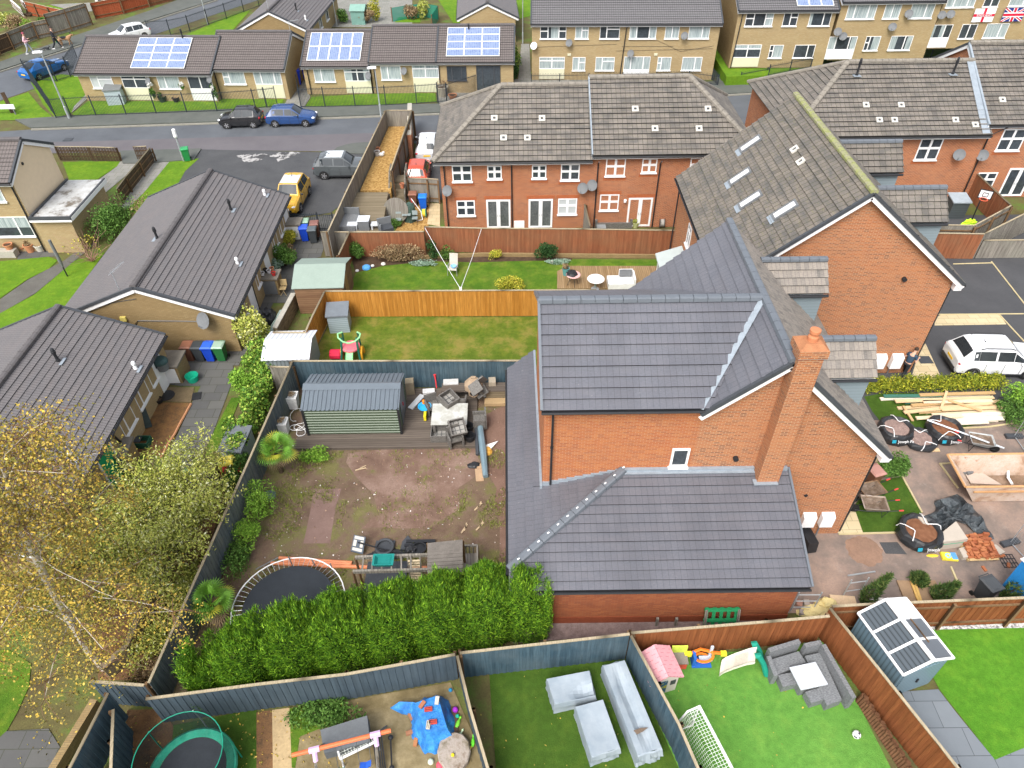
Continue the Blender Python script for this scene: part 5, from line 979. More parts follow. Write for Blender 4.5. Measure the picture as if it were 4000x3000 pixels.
def leafmesh(name,C,s,mat,parent=None,aspect=.5,D=None,dj=1.,svar=.45,tri=False):
 """one small leaf blade at every point of C; D optional preferred direction"""
 n=len(C);C=np.asarray(C,float);d=RG.normal(size=(n,3))
 if D is not None:d=d*dj/1.7+np.asarray(D,float)
 d/=np.linalg.norm(d,axis=1)[:,None]+1e-9;w_=np.cross(d,RG.normal(size=(n,3)));w_/=np.linalg.norm(w_,axis=1)[:,None]+1e-9
 l=(s*(1+svar*(RG.random(n)*2-1)))[:,None];h=l*aspect/2
 if tri:vs=np.stack([C-w_*h,C+w_*h,C+d*l],1);k=3
 else:vs=np.stack([C-d*l/2,C+w_*h,C+d*l/2,C-w_*h],1);k=4
 me=bpy.data.meshes.new(name);me.vertices.add(n*k);me.vertices.foreach_set('co',vs.reshape(-1))
 me.loops.add(n*k);me.loops.foreach_set('vertex_index',np.arange(n*k));me.polygons.add(n);me.polygons.foreach_set('loop_start',np.arange(n)*k);me.polygons.foreach_set('loop_total',np.full(n,k))
 ul=me.uv_layers.new(name='UVMap');r=np.repeat(RG.random(n),k);ul.data.foreach_set('uv',np.stack([r,r],1).reshape(-1));me.update();me.validate()
 return link(name,me,mat,parent)
def blobpts(c,rad_,n,nb=14,sub=.42,shell=.55,zmin=None):
 c=np.array(c,float);rad_=np.array(rad_,float);out=[]
 u=RG.normal(size=(nb,3));u/=np.linalg.norm(u,axis=1)[:,None];bc=u*(RG.random((nb,1))**.5)*.72*rad_
 k=RG.integers(0,nb,n);v=RG.normal(size=(n,3));v/=np.linalg.norm(v,axis=1)[:,None]
 p=c+bc[k]+v*(shell+(1-shell)*RG.random((n,1)))*rad_*sub*(.7+.6*RG.random(nb)[k][:,None])
 if zmin is not None:p=p[p[:,2]>zmin]
 return p
LF={}
LF['bush']=leafm('leaf_green',[(0,(.03,.08,.012)),(.5,(.075,.16,.025)),(1,(.13,.24,.05))])
LF['dark']=leafm('leaf_dark',[(0,(.012,.04,.01)),(.6,(.03,.08,.02)),(1,(.06,.13,.04))])
LF['lime']=leafm('leaf_lime',[(0,(.09,.2,.02)),(.5,(.17,.34,.035)),(1,(.3,.48,.06))])
LF['yel']=leafm('leaf_yellow_green',[(0,(.15,.2,.02)),(.5,(.36,.36,.03)),(1,(.62,.52,.08))])
LF['olive']=leafm('leaf_olive',[(0,(.19,.23,.035)),(.45,(.34,.38,.07)),(.8,(.5,.48,.11)),(.95,(.58,.6,.3)),(1,(.66,.66,.42))])
LF['gold']=leafm('leaf_gold',[(0,(.15,.15,.03)),(.35,(.28,.24,.05)),(.65,(.44,.32,.06)),(.9,(.6,.4,.06)),(1,(.72,.52,.12))])
LF['ivy']=leafm('leaf_ivy',[(0,(.04,.11,.015)),(.5,(.13,.26,.03)),(.85,(.3,.44,.06)),(1,(.5,.55,.12))])
LF['con']=leafm('leaf_conifer',[(0,(.03,.085,.012)),(.4,(.085,.21,.016)),(.75,(.19,.38,.022)),(1,(.34,.54,.04))])
LF['cdk']=leafm('leaf_conifer_dark',[(0,(.03,.07,.02)),(.6,(.07,.13,.03)),(1,(.17,.2,.06))])
LF['hedge2']=leafm('leaf_hedge_yellow',[(0,(.07,.11,.012)),(.5,(.2,.24,.02)),(.85,(.38,.38,.03)),(1,(.55,.5,.06))])
LF['dead']=leafm('leaf_dead',[(0,(.14,.09,.05)),(.6,(.28,.19,.1)),(1,(.42,.32,.18))])
LF['silver']=leafm('leaf_silver',[(0,(.12,.2,.13)),(.6,(.25,.36,.27)),(1,(.4,.5,.4))])
TW=plain('twig',(.16,.1,.055),.9,.1,var=.3);BARK=plain('bark',(.1,.075,.05),.9,.1,var=.4)
def branches(parent,base,n,L,spread,mat=TW,r=.02,name='stems',up=1.,seg=3,jit=.25):
 m=MB()
 for i in range(n):
  a=random.random()*6.283;d=V((math.cos(a)*spread,math.sin(a)*spread,up)).normalized();p=V(base);q=[p]
  for k in range(seg):d=(d+V((random.uniform(-jit,jit),random.uniform(-jit,jit),random.uniform(-jit,jit)*.5))).normalized();p=p+d*(L/seg*random.uniform(.7,1.2));q.append(p)
  m.tube(q,r,4,cap=False,r1=r*.3)
 return m.build(name,mat,parent,True)
def bush(label,c,rad_,leaf='bush',n=2500,s=.09,name='shrub',cat='shrub',asp=.55,nb=10,stems=True,up=None,group=None,sub=.5):
 o=thing(name,label,cat,c,0,group);cc=V(c)+V((0,0,rad_[2]*.95))
 p=blobpts(cc,rad_,n,nb,sub,.6,zmin=c[2]+.03)-np.array(c)
 leafmesh('foliage',p,s,LF[leaf],o,asp,D=None if up is None else np.tile(up,(len(p),1)))
 if stems:branches(o,c,5,rad_[2]*1.5,.5,BARK,.02)
 return o
hd=thing('conifer_hedge','tall bright green conifer hedge growing behind the dark blue fence','hedge',(-5,12.4,0))
def hz(x):return 2.6+.68*abs(math.sin(x*1.9+.4))**.7+.08*math.sin(x*4.7+1)
N=135000;xs=RG.uniform(-10.9,1.15,N);f=RG.random(N)
yf_=11.1+(xs+9.3)*.205;dep=np.interp(xs,[-10.9,-10.2,-1,.4,1.15],[1.1,1.8,1.9,1.5,.7]);top=np.array([hz(x)for x in xs])*np.interp(xs,[-10.9,-10.,-8.5,.2,1.15],[.5,.78,.95,1.,.72])
sec=RG.random(N);lump=-.38*np.abs(np.sin(xs*1.9+.4))**.8+.06*np.sin(xs*9.1+f*6)+.24
Y=np.where(sec<.48,yf_-.02+.28*(f**2)*1.2+lump,np.where(sec<.86,yf_+.25+f*(dep-.3),yf_+dep-.05+lump));Zc=np.where(sec<.48,.25+f*(top-.3),np.where(sec<.86,top-.25*np.abs(f-.45)-.05,.3+f*(top-.4)))
for e_,x_e in((0,-10.9),(1,1.15)):
 k_=RG.random(N)<.05;xs=np.where(k_,x_e+RG.normal(size=N)*.08,xs);yf_=11.1+(xs+9.3)*.205;Zc=np.where(k_,.3+RG.random(N)*(top-.5),Zc);Y=np.where(k_,yf_+.1+RG.random(N)*(1.1 if e_==0 else.7),Y)
D=np.stack([RG.normal(size=N)*.35,np.where(sec<.48,-.5,np.where(sec<.86,.0,.5)),np.where((sec>=.48)&(sec<.86),1.7,1.15)],1)
C_=np.stack([xs,Y,Zc],1)
pl=[];pd=[]
for i in range(290):
 x=random.uniform(-10.7,.9);y=11.1+(x+9.3)*.205+random.uniform(.3,1.75 if x<-.6 else 1.2);z0=hz(x)*float(np.interp(x,[-10.9,-10.,-8.5],[.5,.78,.97]))-.15;h_=random.uniform(.25,.6);k=90
 tt_=RG.random(k);pl.append(np.stack([x+RG.normal(size=k)*.13*(1-tt_*.7),y+RG.normal(size=k)*.13*(1-tt_*.7),z0+tt_*h_],1));pd.append(np.tile((0,-.1,1.6),(k,1)))
C_=np.concatenate([C_]+pl);D=np.concatenate([D]+pd)
leafmesh('foliage',C_-np.array(hd.location),.15,LF['con'],hd,.17,D,.7,tri=True)
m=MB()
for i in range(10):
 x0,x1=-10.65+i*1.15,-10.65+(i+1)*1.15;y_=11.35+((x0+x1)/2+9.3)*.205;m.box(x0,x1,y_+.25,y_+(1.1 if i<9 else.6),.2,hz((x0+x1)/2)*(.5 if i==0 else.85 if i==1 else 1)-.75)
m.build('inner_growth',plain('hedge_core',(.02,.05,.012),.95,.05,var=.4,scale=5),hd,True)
branches(hd,(-7,12.3,0),4,2,.2,BARK,.06,'trunk');
bp=V((-14.95,12.4,0));bi=thing('birch_tree','tall white stemmed birch with thin yellow autumn leaves','tree',bp)
tr=[bp,V((-15.0,12.42,1.4)),V((-14.75,12.4,3.4)),V((-14.55,12.4,5.2)),V((-14.35,12.42,6.4)),V((-14.15,12.45,7.9)),V((-13.95,12.5,9.3)),V((-13.5,12.5,10.3)),V((-13.3,12.5,11.4))]
q=NT('birch_bark',.7,.2);ob_=q.mapping('Object',(1,1,2.2));q.col(q.ramp(q.noise(ob_,3,5,.7),[(.36,(.07,.055,.04)),(.46,(.5,.45,.36)),(.7,(.74,.7,.6))]));BIRCH=q.m
m=MB();m.tube(tr,[.15,.13,.12,.11,.1,.085,.065,.045,.02],9);bt=m.build('trunk',BIRCH,bi,True,smooth=True)
m=MB();tips=[];tw=MB()
for i in range(44):
 f_=.2+.78*i/43;k=f_*8;j=min(7,int(k));p=lerp(tr[j],tr[j+1],k-j);a=i*2.4+random.uniform(-.4,.4);d=V((math.cos(a),math.sin(a),random.uniform(.35,.95))).normalized();L=random.uniform(2.4,3.9)*(1.12-f_*.62)*(1.15 if math.cos(a)>-.2 else 1);q_=[p]
 for s_ in range(6):d=(d+V((random.uniform(-.2,.2),random.uniform(-.2,.2),-.11+random.uniform(-.1,.1)))).normalized();p=p+d*L/6;q_.append(p)
 m.tube(q_,.022*(1.2-f_),5,cap=False,r1=.008)
 for b_ in q_[2:]:
  for s_ in range(5):
   e=V((random.uniform(-1,1),random.uniform(-1,1),random.uniform(-.5,.5))).normalized();p1=b_+e*.4;p2=p1+e*.3+V((0,0,-.3));p3=p2+e*.12+V((0,0,-.38));tips+=[p1,p2,p2,p3];tw.tube([b_,p1,p2,p3],.011,3,cap=False,r1=.004)
m.build('limb',BIRCH,bi,True);tw.build('twigs',plain('birch_twig',(.16,.09,.06),.9,.1),bi,True)
T_=np.array([list(p)for p in tips]);k=RG.integers(0,len(T_),38000);p=T_[k]+RG.normal(size=(38000,3))*np.array([.16,.16,.2]);leafmesh('foliage',p-np.array(bp),.075,LF['gold'],bi,.66,svar=.5)
def shrubtree(label,c,rad_,leaf,n,s,asp,limbs=14,name='tree',zc=None,spread=.7,sub=.4,twl=1.,D=None):
 o=thing(name,label,'tree',c);zc=zc or rad_[2]*1.1;m=MB();tips=[]
 for i in range(limbs):
  a=i*6.283/limbs+random.uniform(-.3,.3);R_=random.uniform(.35,1.);tgt=V(c)+V((math.cos(a)*rad_[0]*R_,math.sin(a)*rad_[1]*R_,zc+rad_[2]*random.uniform(-.2,.7)*(1.1-R_*.6)));p0=V(c)+V((math.cos(a)*.2,math.sin(a)*.2,0));mid=lerp(p0,tgt,.5)+V((0,0,.5));m.tube([p0,mid,tgt],.05,5,cap=False,r1=.012)
  for s_ in range(16):e=V((random.uniform(-1,1),random.uniform(-1,1),random.uniform(-.2,1))).normalized();b_=lerp(mid,tgt,random.random());p1=b_+e*twl*random.uniform(.5,1);m.tube([b_,lerp(b_,p1,.5)+V((0,0,.08)),p1],.012,3,cap=False,r1=.004);tips+=[(b_,p1)]*1
 m.build('trunk',BARK,o,True)
 k=RG.integers(0,len(tips),n);f_=RG.random((n,1))*.9+.15;A_=np.array([list(t_[0])for t_ in tips])[k];B_=np.array([list(t_[1])for t_ in tips])[k];p=A_+(B_-A_)*f_+RG.normal(size=(n,3))*.16;p=p[p[:,2]>.15]
 leafmesh('foliage',p-np.array(c),s,LF[leaf],o,asp,D=None)
 return o
shrubtree('spreading olive leaved willow over the bungalow path beside the birch',V((-14.0,17.4,0)),(2.7,4.2,1.9),'olive',36000,.13,.34,46,zc=2.2,name='willow_tree',twl=1.1)
shrubtree('yellowing shrub tree in front of the nearer bungalow, beneath the birch',V((-16.3,15.2,0)),(2.2,2.6,1.8),'olive',9000,.12,.36,16,zc=2.4,name='shrub_tree')
bush('tangled creeper mound on the leafy bank inside the blue fence corner',(-13.2,13.6,0),(1.2,2.,.5),'olive',3000,.1,sub=.5)
for i,(x,y,rx,ry,rz_,lf,lab)in enumerate(((-14.2,30.6,1.1,1.2,1.25,'olive','pale green shrub beside the green bin at the bungalow corner'),(-13.1,28.3,1.0,1.3,1.0,'ivy','bright green ivy mass below the white metal shed'),(-12.6,25.6,.9,1.7,.9,'ivy','bright ivy mound against the fence, above the grey chest'),(-12.9,23.4,.8,1.2,.75,'ivy','ivy mound spilling onto the flagged path edge'),(-12.5,29.6,.7,.8,.8,'ivy','ivy clump touching the white metal shed corner'))):
 bush(lab,(x,y,0),(rx,ry,rz_),lf,4200,.13,'ivy' if lf=='ivy' else 'shrub','plant',.75,12)
for i,(x,y,rx,ry,rz_,lf,lab)in enumerate(((-12.6,21.6,.6,1.2,.55,'bush','mixed green undergrowth on the bank beside the fan palm'),(-12.7,15.7,.7,1.4,.55,'olive','straggly undergrowth on the bank outside the fence by the trampoline'),(-12.9,11.9,.9,1.,.35,'dead','brown creeper stems over the lower corner of the fence'),(-13.4,26.9,.9,1.,.9,'lime','bright green shrub on the path side of the ivy'))):
 bush(lab,(x,y,0),(rx,ry,rz_),lf,2600,.11,'undergrowth','plant',.6,12)
bush('weedy green growth against the fence between palm and pipes',(-11.0,17.9,0),(.8,.9,.5),'lime',2200,.1,asp=.35);bush('low green weeds along the front edge of the timber deck',(-9.2,22.4,0),(1.,.5,.3),'lime',1500,.12,asp=.3)
bush('feathery green shrub inside the left blue fence',(-10.9,19.4,0),(.9,1.1,.75),'lime',3200,.1,asp=.3);bush('dark green weed clump by the pipes near the trampoline',(-11.2,16.9,0),(.7,1.1,.45),'bush',2000,.09)
for(k,X,Y,r_,lf,n,lab)in((22,285,470,(.75,.75,.62),'yel',2600,'yellow leaved rounded shrub beside the bungalow bins'),(22,262,640,(.8,.85,.75),'bush',3000,'rounded green shrub between the yellow shrub and the plant covered bunker'),(22,185,690,(.6,.6,.5),'silver',1800,'silvery variegated shrub behind the plant covered bunker'),(22,250,545,(.8,.5,.45),'dead',1500,'brown faded shrub between the yellow and green shrubs'),(23,295,595,(.75,.55,.72),'dark',3000,'dark glossy upright shrub in front of the red brown fence'),(22,2215,850,(.95,.6,.5),'yel',2800,'low yellow variegated shrub by the orange fence'),(22,1280,600,(2.1,.5,.62),'dead',4500,'mass of dead brown stems against the red brown fence'),(22,1530,580,(.45,.4,.7),'dark',1300,'dark green shrub at the end of the dead brown stems'),(22,1655,590,(.5,.35,.55),'bush',700,'thin leafy shrub right of the dead brown stems'),(22,890,590,(.6,.5,.7),'bush',1500,'straggly green shrub behind the timber shed'),(22,1450,635,(1.1,.3,.16),'silver',1300,'low silvery ground plant at the lawn edge left of the chair'),(23,400,615,(1.,.3,.16),'silver',1200,'low silvery ground plant right of the dark glossy shrub'),(22,2070,585,(.5,.35,.4),'yel',500,'thin yellowing shrub near the washing line end'),(22,1190,300,(.7,.5,.3),'bush',1400,'low ferny plant beside the raised deck wall'),(34,1030,790,(.95,.75,.62),'bush',5200,'clipped green bush at the corner of the small turf'),(34,2080,260,(1.2,1.3,.5),'bush',2600,'weedy green shrubs right of the timber pile'),(34,2160,170,(.9,.9,.7),'lime',2200,'pale green shrub at the right edge above the timber'),(14,290,590,(.9,.6,.75),'dark',1200,'dark shrub standing outside the right hand flats'),(12,2150,730,(1.5,.8,1.5),'dark',3500,'tall dark ivy over the railing by the dark porch'),(13,20,640,(.9,1.2,1.4),'ivy',2000,'ivy covered bush beside the flagged path'),(12,1040,180,(.9,.6,1.4),'yel',1500,'yellow tinged conifer in the far back garden'),(12,1350,170,(1.2,.8,.9),'dead',1500,'reddish brown shrub behind the green netting'),(12,1440,160,(1.1,.8,1.),'olive',1500,'dull green shrub inside the green netting'),(12,760,200,(1.,.8,1.),'bush',1500,'green shrub beside the gable of the rear bungalow'),(12,960,200,(1.4,.9,.8),'dead',1800,'dry brown shrub in the far back garden'),(11,150,250,(1.6,1.,.9),'dead',1600,'bare brown shrub in the garden at the top left'),(11,390,200,(1.4,.9,.5),'bush',1200,'green weeds by the panel fence at the top left'),(11,30,210,(1.5,1.2,.8),'olive',1400,'overgrown olive shrub at the top left edge'),(42,560,1220,(1.4,.8,.25),'bush',3500,'overgrown grass clump under the dark blue fence'),(33,2212,2000,(.1,.1,.1),'bush',30,'x')):
 if lab!='x':bush(lab,t(k,X,Y),r_,lf,n,.1 if k in(22,23,34,42)else.16)
bush('big dark green bush beside the garage roof',(-26.3,42.6,0),(1.7,1.9,1.5),'bush',6000,.13,nb=16);bush('bare twiggy bush right of the big dark green bush',(-24.6,43.2,0),(1.2,1.5,1.2),'dead',1600,.1)
bs=thing('bare_shrub','leafless shrub with pinkish twigs in front of the garage','shrub',t(21,800,600));branches(bs,bs.location,26,2.6,.9,plain('pink_twig',(.34,.2,.15),.9,.1),.018,seg=5,jit=.5);leafmesh('foliage',blobpts((0,0,1.4),(1.6,1.2,.8),160),.1,LF['yel'],bs,.6)
cn=thing('conifer_tree','broad dark conifer at the left edge above the cream house','tree',(-41.5,50.5,0));leafmesh('foliage',blobpts((0,0,2.6),(3.4,3.,2.6),9000,20,.4),.2,LF['cdk'],cn,.4);branches(cn,cn.location,3,3,.2,BARK,.1,'trunk')
hg=thing('clipped_hedge','low yellow green clipped hedge below the white car','hedge',t(34,1400,30));a_=t(34,800,60);b_=t(34,2010,30);N=9000;f=RG.random((N,1));p=np.array(a_)+(np.array(b_)-np.array(a_))*f+np.stack([RG.normal(size=N)*.1,RG.uniform(-.35,.5,N),RG.random(N)**.6*.62*(1+.18*np.sin(f[:,0]*60))],1);leafmesh('foliage',p-np.array(hg.location),.1,LF['hedge2'],hg,.55);branches(hg,hg.location,5,.6,.6,BARK,.02)
for(X,Y,h_,ln,lab)in((800,240,1.9,.25,'slender young conifer standing by the loose boards'),(1420,200,1.0,.55,'leaning young conifer right of the brown plywood'),(1990,190,2.1,.62,'tall leaning conifer in front of the mobile toilet'),(1290,60,.5,0.,'tiny conifer beyond the plywood sheet')):
 c=t(44,X,Y);o=thing('young_conifer',lab,'tree',c);n_=1500;f=RG.random(n_);w_=np.where(f<.25,f/.25,(1-f)/.75+.1)*(.24 if h_>1.5 else.3);a=RG.random(n_)*6.283
 leafmesh('foliage',np.stack([np.cos(a)*w_+f*h_*ln,np.sin(a)*w_,.05+f*h_],1),.16,LF['cdk'],o,.3,D=np.stack([np.cos(a)*.5+ln,np.sin(a)*.5,np.full(n_,1.3)],1),tri=True);m=MB();m.tube([c,c+V((ln*h_*.8,0,h_*.8))],.03,5,r1=.01);m.build('trunk',BARK,o,True)
def palm(label,c,h,nl,R_,seed,yel=.3):
 rn=random.Random(seed);o=thing('fan_palm',label,'palm',c);m=MB();m.tube([V(c),V(c)+V((0,0,h))],.11,8);m.build('trunk',LF['dead']and BARK,o,True)
 mats=[plain('palm_green',(.13,.29,.03),.5,.3,var=.25),plain('palm_yellow',(.4,.4,.04),.5,.3,var=.2),plain('palm_dead',(.3,.22,.13),.8,.1,var=.3)]
 for i in range(nl):
  a=i*2.4+rn.uniform(-.3,.3);el=rn.choice((1.2,.85,.5,.25,0))if i<nl*.8 else rn.uniform(-1.1,-.6);mi=2 if el<-.5 else(1 if rn.random()<yel and el<.6 else 0)
  d=V((math.cos(a)*math.cos(el),math.sin(a)*math.cos(el),math.sin(el)));L=R_*rn.uniform(.45,.75)*(1 if mi<2 else.8);base=V(c)+V((0,0,h));hub=base+d*L
  m=MB();m.tube([base,hub],.014,4,cap=False);s_=d.cross(V((0,0,1))).normalized();u_=s_.cross(d);fr=R_*rn.uniform(.6,.75)
  for k in range(19):
   an=(k-9)*.23;v=(d*math.cos(an)+s_*math.sin(an)).normalized();w2=(s_*math.cos(an)-d*math.sin(an));tip=hub+v*fr*(1-.15*abs(k-9)/9)-V((0,0,fr*.25));mid=hub+v*fr*.6-V((0,0,.03))
   m.face([hub,mid-w2*.02+u_*.02,tip,mid+w2*.02+u_*.0])
  m.build('frond',mats[mi],o,True)
 return o
palm('fan palm with yellowing fronds beside the white planter on the deck',(-10.6,21.6,0),1.35,30,.8,3,.4);palm('fan palm behind the left end of the hedge, by the trampoline',(-11.35,14.3,0),1.0,28,.8,5,.25)
N=7000;X=RG.uniform(-11.5,-.3,N);Yy=RG.uniform(13.5,22.8,N);dn=np.sin(X*1.3+1)+np.sin(Yy*1.7)+.8*np.sin(X*2.9-Yy*2.1);bare=((X>-7.4)&(X<-2.4)&(Yy>17.2)&(RG.random(N)>.18))|((X>-9.2)&(X<-7.6)&(Yy>16.6)&(Yy<19.8));kx=(dn>-.15)&~bare;P0=np.stack([X,Yy,np.full(N,.01)],1)[kx]
P1=np.repeat(P0,7,0)+np.concatenate([RG.normal(size=(len(P0)*7,2))*.09,np.zeros((len(P0)*7,1))],1)
tag(leafmesh('rough_grass',P1,.13,leafm('rough_grass',[(0,(.1,.12,.025)),(.5,(.17,.2,.03)),(.8,(.23,.3,.035)),(1,(.33,.3,.1))]),None,.16,D=np.tile((0,0,.9),(len(P1),1)),tri=True),'patchy weeds and rough grass over the muddy garden','grass',kind='stuff')
N=900;tag(leafmesh('debris',np.stack([RG.uniform(-10.5,.2,N),RG.uniform(14,26,N)**1.,np.full(N,.03)],1),.065,leafm('debris',[(0,(.3,.2,.15)),(.5,(.45,.3,.2)),(.8,(.7,.68,.65)),(1,(.8,.79,.77))]),None,.8),'small pale stones, leaves and rubbish strewn over the mud','debris',kind='stuff')
N=1500;tag(leafmesh('fallen_leaves',np.concatenate([np.stack([RG.uniform(-16.5,-12,N//2),RG.uniform(9,24,N//2),np.full(N//2,.04)],1),np.stack([RG.uniform(-12,-5.5,N//2),RG.uniform(6,11,N//2),np.full(N//2,.04)],1),np.stack([RG.uniform(-1.5,10,110),RG.uniform(7,12.2,110),np.full(110,.03)],1)]),.07,LF['gold'],None,.7),'yellow and brown birch leaves lying on the ground','leaves',kind='stuff')
def solo(name,label,cat,loc,mat,fn,rz=0,group=None,smooth=False):
 m=MB();fn(m);o=m.build(name,mat,None,smooth=smooth);o.location=loc;o.rotation_euler[2]=rz;return tag(o,label,cat,group)
def multi(name,label,cat,loc,parts,rz=0,group=None):
 o=thing(name,label,cat,loc,rz,group)
 for p in parts:
  m=MB();p[2](m);m.build(p[0],p[1],o)
 return o
def pl(c,**k):return plain('c_%d_%d_%d'%tuple(int(x*999)for x in c),c,**k)
def legs(o,xs,ys,h,mat,r=.03):
 for x in xs:
  for y in ys:m=MB();m.bx((x,y,h/2),(r*2,r*2,h));m.build('leg',mat,o)
wick=(lambda q:(q.col(q.mix(q.n('TexBrick',{'Vector':q.tc.outputs['UV'],'Color1':(.13,.12,.11),'Color2':(.24,.23,.21),'Mortar':(.06,.055,.05),'Scale':1.,'Mortar Size':.004,'Brick Width':.06,'Row Height':.022}).outputs[1],q.n('TexBrick',{'Vector':q.tc.outputs['UV'],'Color1':(.13,.12,.11),'Color2':(.24,.23,.21),'Mortar':(.06,.055,.05),'Scale':1.,'Mortar Size':.004,'Brick Width':.06,'Row Height':.022}).outputs[0],(.07,.065,.06))),q.m)[1])(NT('rattan_brown',.6,.3))
wickg=(lambda q:(q.col(q.mix(q.ramp(q.noise(q.mapping('UV',(12,40,1)),1,3),[(.35,(0,0,0)),(.65,(1,1,1))]),(.1,.106,.113),(.235,.243,.25))),q.m)[1])(NT('rattan_grey',.6,.3))
def shed(label,A_,B_,D,ze,zr,wallm,roofm,name='garden_shed',gable='x',oh=.12,extra=None,base=0.):
 """A_->B_ front base line; ridge parallel to it"""
 L=(V(B_)-V(A_)).length;o=thing(name,label,'shed',(A_[0],A_[1],base),heading(A_,B_))
 m=MB();pr_=[(0,0),(0,ze),(D/2,zr-.06),(D,ze),(D,0)];m.extr(pr_,0,L);m.build('wall',wallm,o)
 k=(zr-ze)/(D/2);
 for s_ in(0,1):
  m=MB();q=[(-oh,ze-oh*k),(D/2,zr),(D/2,zr+.04),(-oh,ze-oh*k+.04)];q=q if not s_ else[(D-y,z)for y,z in q][::-1];m.extr(q,-oh,L+oh);m.build('roof_panel',roofm,o)
 if extra:extra(o,L)
 return o
felt=plain('green_felt',(.25,.31,.27),.85,.1,var=.08,scale=1.5);shw=woodm('shed_boards',(.19,.105,.06),(.27,.16,.09),.14,horiz=True,dark=.3)
def ex1(o,L):
 m=MB();m.box(L+.002,L+.03,.7,1.5,.1,1.75);m.build('door',woodm('shed_door',(.34,.2,.08),(.42,.26,.11),.1),o)
sh=shed('timber apex shed with pale green felt roof between the two back lawns',t(22,385,1052),t(22,385,1052)+V((2.7,.05,0)),2.9,1.85,2.4,shw,felt,extra=ex1,name='timber_shed')
corr=lambda n,c,s_,horiz=False,dark=.5:(lambda q:(q.col(q.ramp(q.n('Math',{0:q.n('SeparateXYZ',{0:q.mapping('UV',(1/s_,1/s_,1))}).outputs[1 if horiz else 0]},operation='FRACT').outputs[0],[(0,sc(c,dark)),(.12,c),(.5,sc(c,1.25)),(.8,c),(1,sc(c,dark))])),q.m)[1])(NT(n,.45,.4))
whm=corr('white_metal',(.55,.57,.6),.24,dark=.75)
shed('white metal apex shed with pale ribbed roof beside the blue fence',(-12.55,27.75,0),(-10.35,27.8,0),2.15,1.6,1.95,corr('shed_side_grey',(.2,.23,.24),.2),whm,name='metal_shed')
gs=thing('metal_shed','large green metal shed with anthracite ribbed roof on the timber deck','shed',(-9.72,23.8,.16));L,D,ze,zr=4.38,2.35,1.72,2.15;grn=plain('shed_green',(.075,.108,.066),.4,.4,var=.08);ant=plain('anthracite_metal',(.11,.135,.16),.38,.45,var=.1)
m=MB();n=10
for i in range(n):
 z0,z1=.02+i*(ze-.02)/n,.02+(i+1)*(ze-.02)/n;h_=z1-z0
 for(a,b,ya,yb)in((0,.4,0,-.035),(.4,.62,-.035,-.035),(.62,.8,-.035,0),(.8,1.,0,0)):
  m.face([(0,ya,z0+a*h_),(L,ya,z0+a*h_),(L,yb,z0+b*h_),(0,yb,z0+b*h_)]);m.face([(L-ya,0,z0+a*h_),(L-ya,D,z0+a*h_),(L-yb,D,z0+b*h_),(L-yb,0,z0+b*h_)])
m.face([(0,D,0),(0,0,0),(0,0,ze),(0,D/2,zr-.03),(0,D,ze)]);m.face([(L,D,0),(0,D,0),(0,D,ze),(L,D,ze)]);m.face([(L,0,ze),(L,D,ze),(L,D/2,zr-.03)]);m.build('wall',grn,gs)
m=MB();k=(zr-ze)/(D/2);nr=22
for s_ in(0,1):
 Y=lambda y:y if not s_ else D-y
 for i in range(nr):
  w_=(L+.2)/nr;x0=-.1+i*w_
  for(a,b,ha,hb)in((0,.3,0,0),(.3,.38,0,.04),(.38,.62,.04,.04),(.62,.7,.04,0),(.7,1,0,0)):
   q=[(x0+a*w_,Y(-.1),ze-.1*k+ha),(x0+b*w_,Y(-.1),ze-.1*k+hb),(x0+b*w_,Y(D/2),zr+hb),(x0+a*w_,Y(D/2),zr+ha)];m.face(q if not s_ else q[::-1])
m.build('roof_panel',ant,gs);m=MB();m.extr([(D/2-.3,zr-.3*k+.045),(D/2,zr+.06),(D/2+.15,zr-.15*k+.05)],-.11,L+.11);m.build('ridge_cap',ant,gs)
for x in(-.03,L+.03):m=MB();m.bx((x,-.04,ze/2),(.1,.06,ze));m.build('corner_post',M['black'],gs)
m=MB();m.box(L+.04,L+.06,.55,1.85,.05,1.75);dr=m.build('door',ant,gs);m=MB();m.box(L+.06,L+.1,1.1,1.14,.8,1.0);m.build('handle',M['red'],dr)
wd3=woodm('deck_grey_brown',(.11,.09,.075),(.17,.14,.115),.14,horiz=True,dark=.3)
solo('timber_deck','dark weathered deck carrying the green metal shed','deck',(-10.3,22.9,0),wd3,lambda m:m.box(0,8.55,0,4.1,.0,.15))
def storebox(label,fl,fr,D,h,c1,c2,name='storage_box'):
 o=thing(name,label,'storage box',fl,heading(fl,fr));L=(V(fr)-V(fl)).length;w1=corr('box_%d'%int(c1[0]*999),c1,.13,True,.7)
 m=MB();m.loft([[(x,y,z)for x,y in((.02,.02),(L-.02,.02),(L-.02,D-.02),(.02,D-.02))]for z in(0.,h*.88)]);m.build('body',w1,o)
 m=MB();m.extr([(-.06,h*.86),(D+.05,h*.98),(D+.05,h*1.04),(-.06,h*.92)],-.05,L+.05);m.build('lid',pl(c2),o)
 m=MB();m.bx((L+.01,D*.5,h*.8),(.05,.1,.12));m.build('handle',M['black'],o);return o
storebox('tall blue grey plastic storage box in the corner of the worn back lawn',(-10.2,31.75,0),(-9.05,31.85,0),1.05,1.35,(.27,.33,.36),(.15,.17,.19))
storebox('grey plastic storage chest among the ivy outside the blue fence',t(31,1935,690),t(31,2120,700),1.5,1.0,(.3,.34,.36),(.14,.155,.17),'storage_chest')
storebox('pale grey storage box on the front lawn under the solar bungalow window',t(11,935,915),t(11,1080,905),1.5,1.5,(.36,.42,.46),(.16,.17,.17))
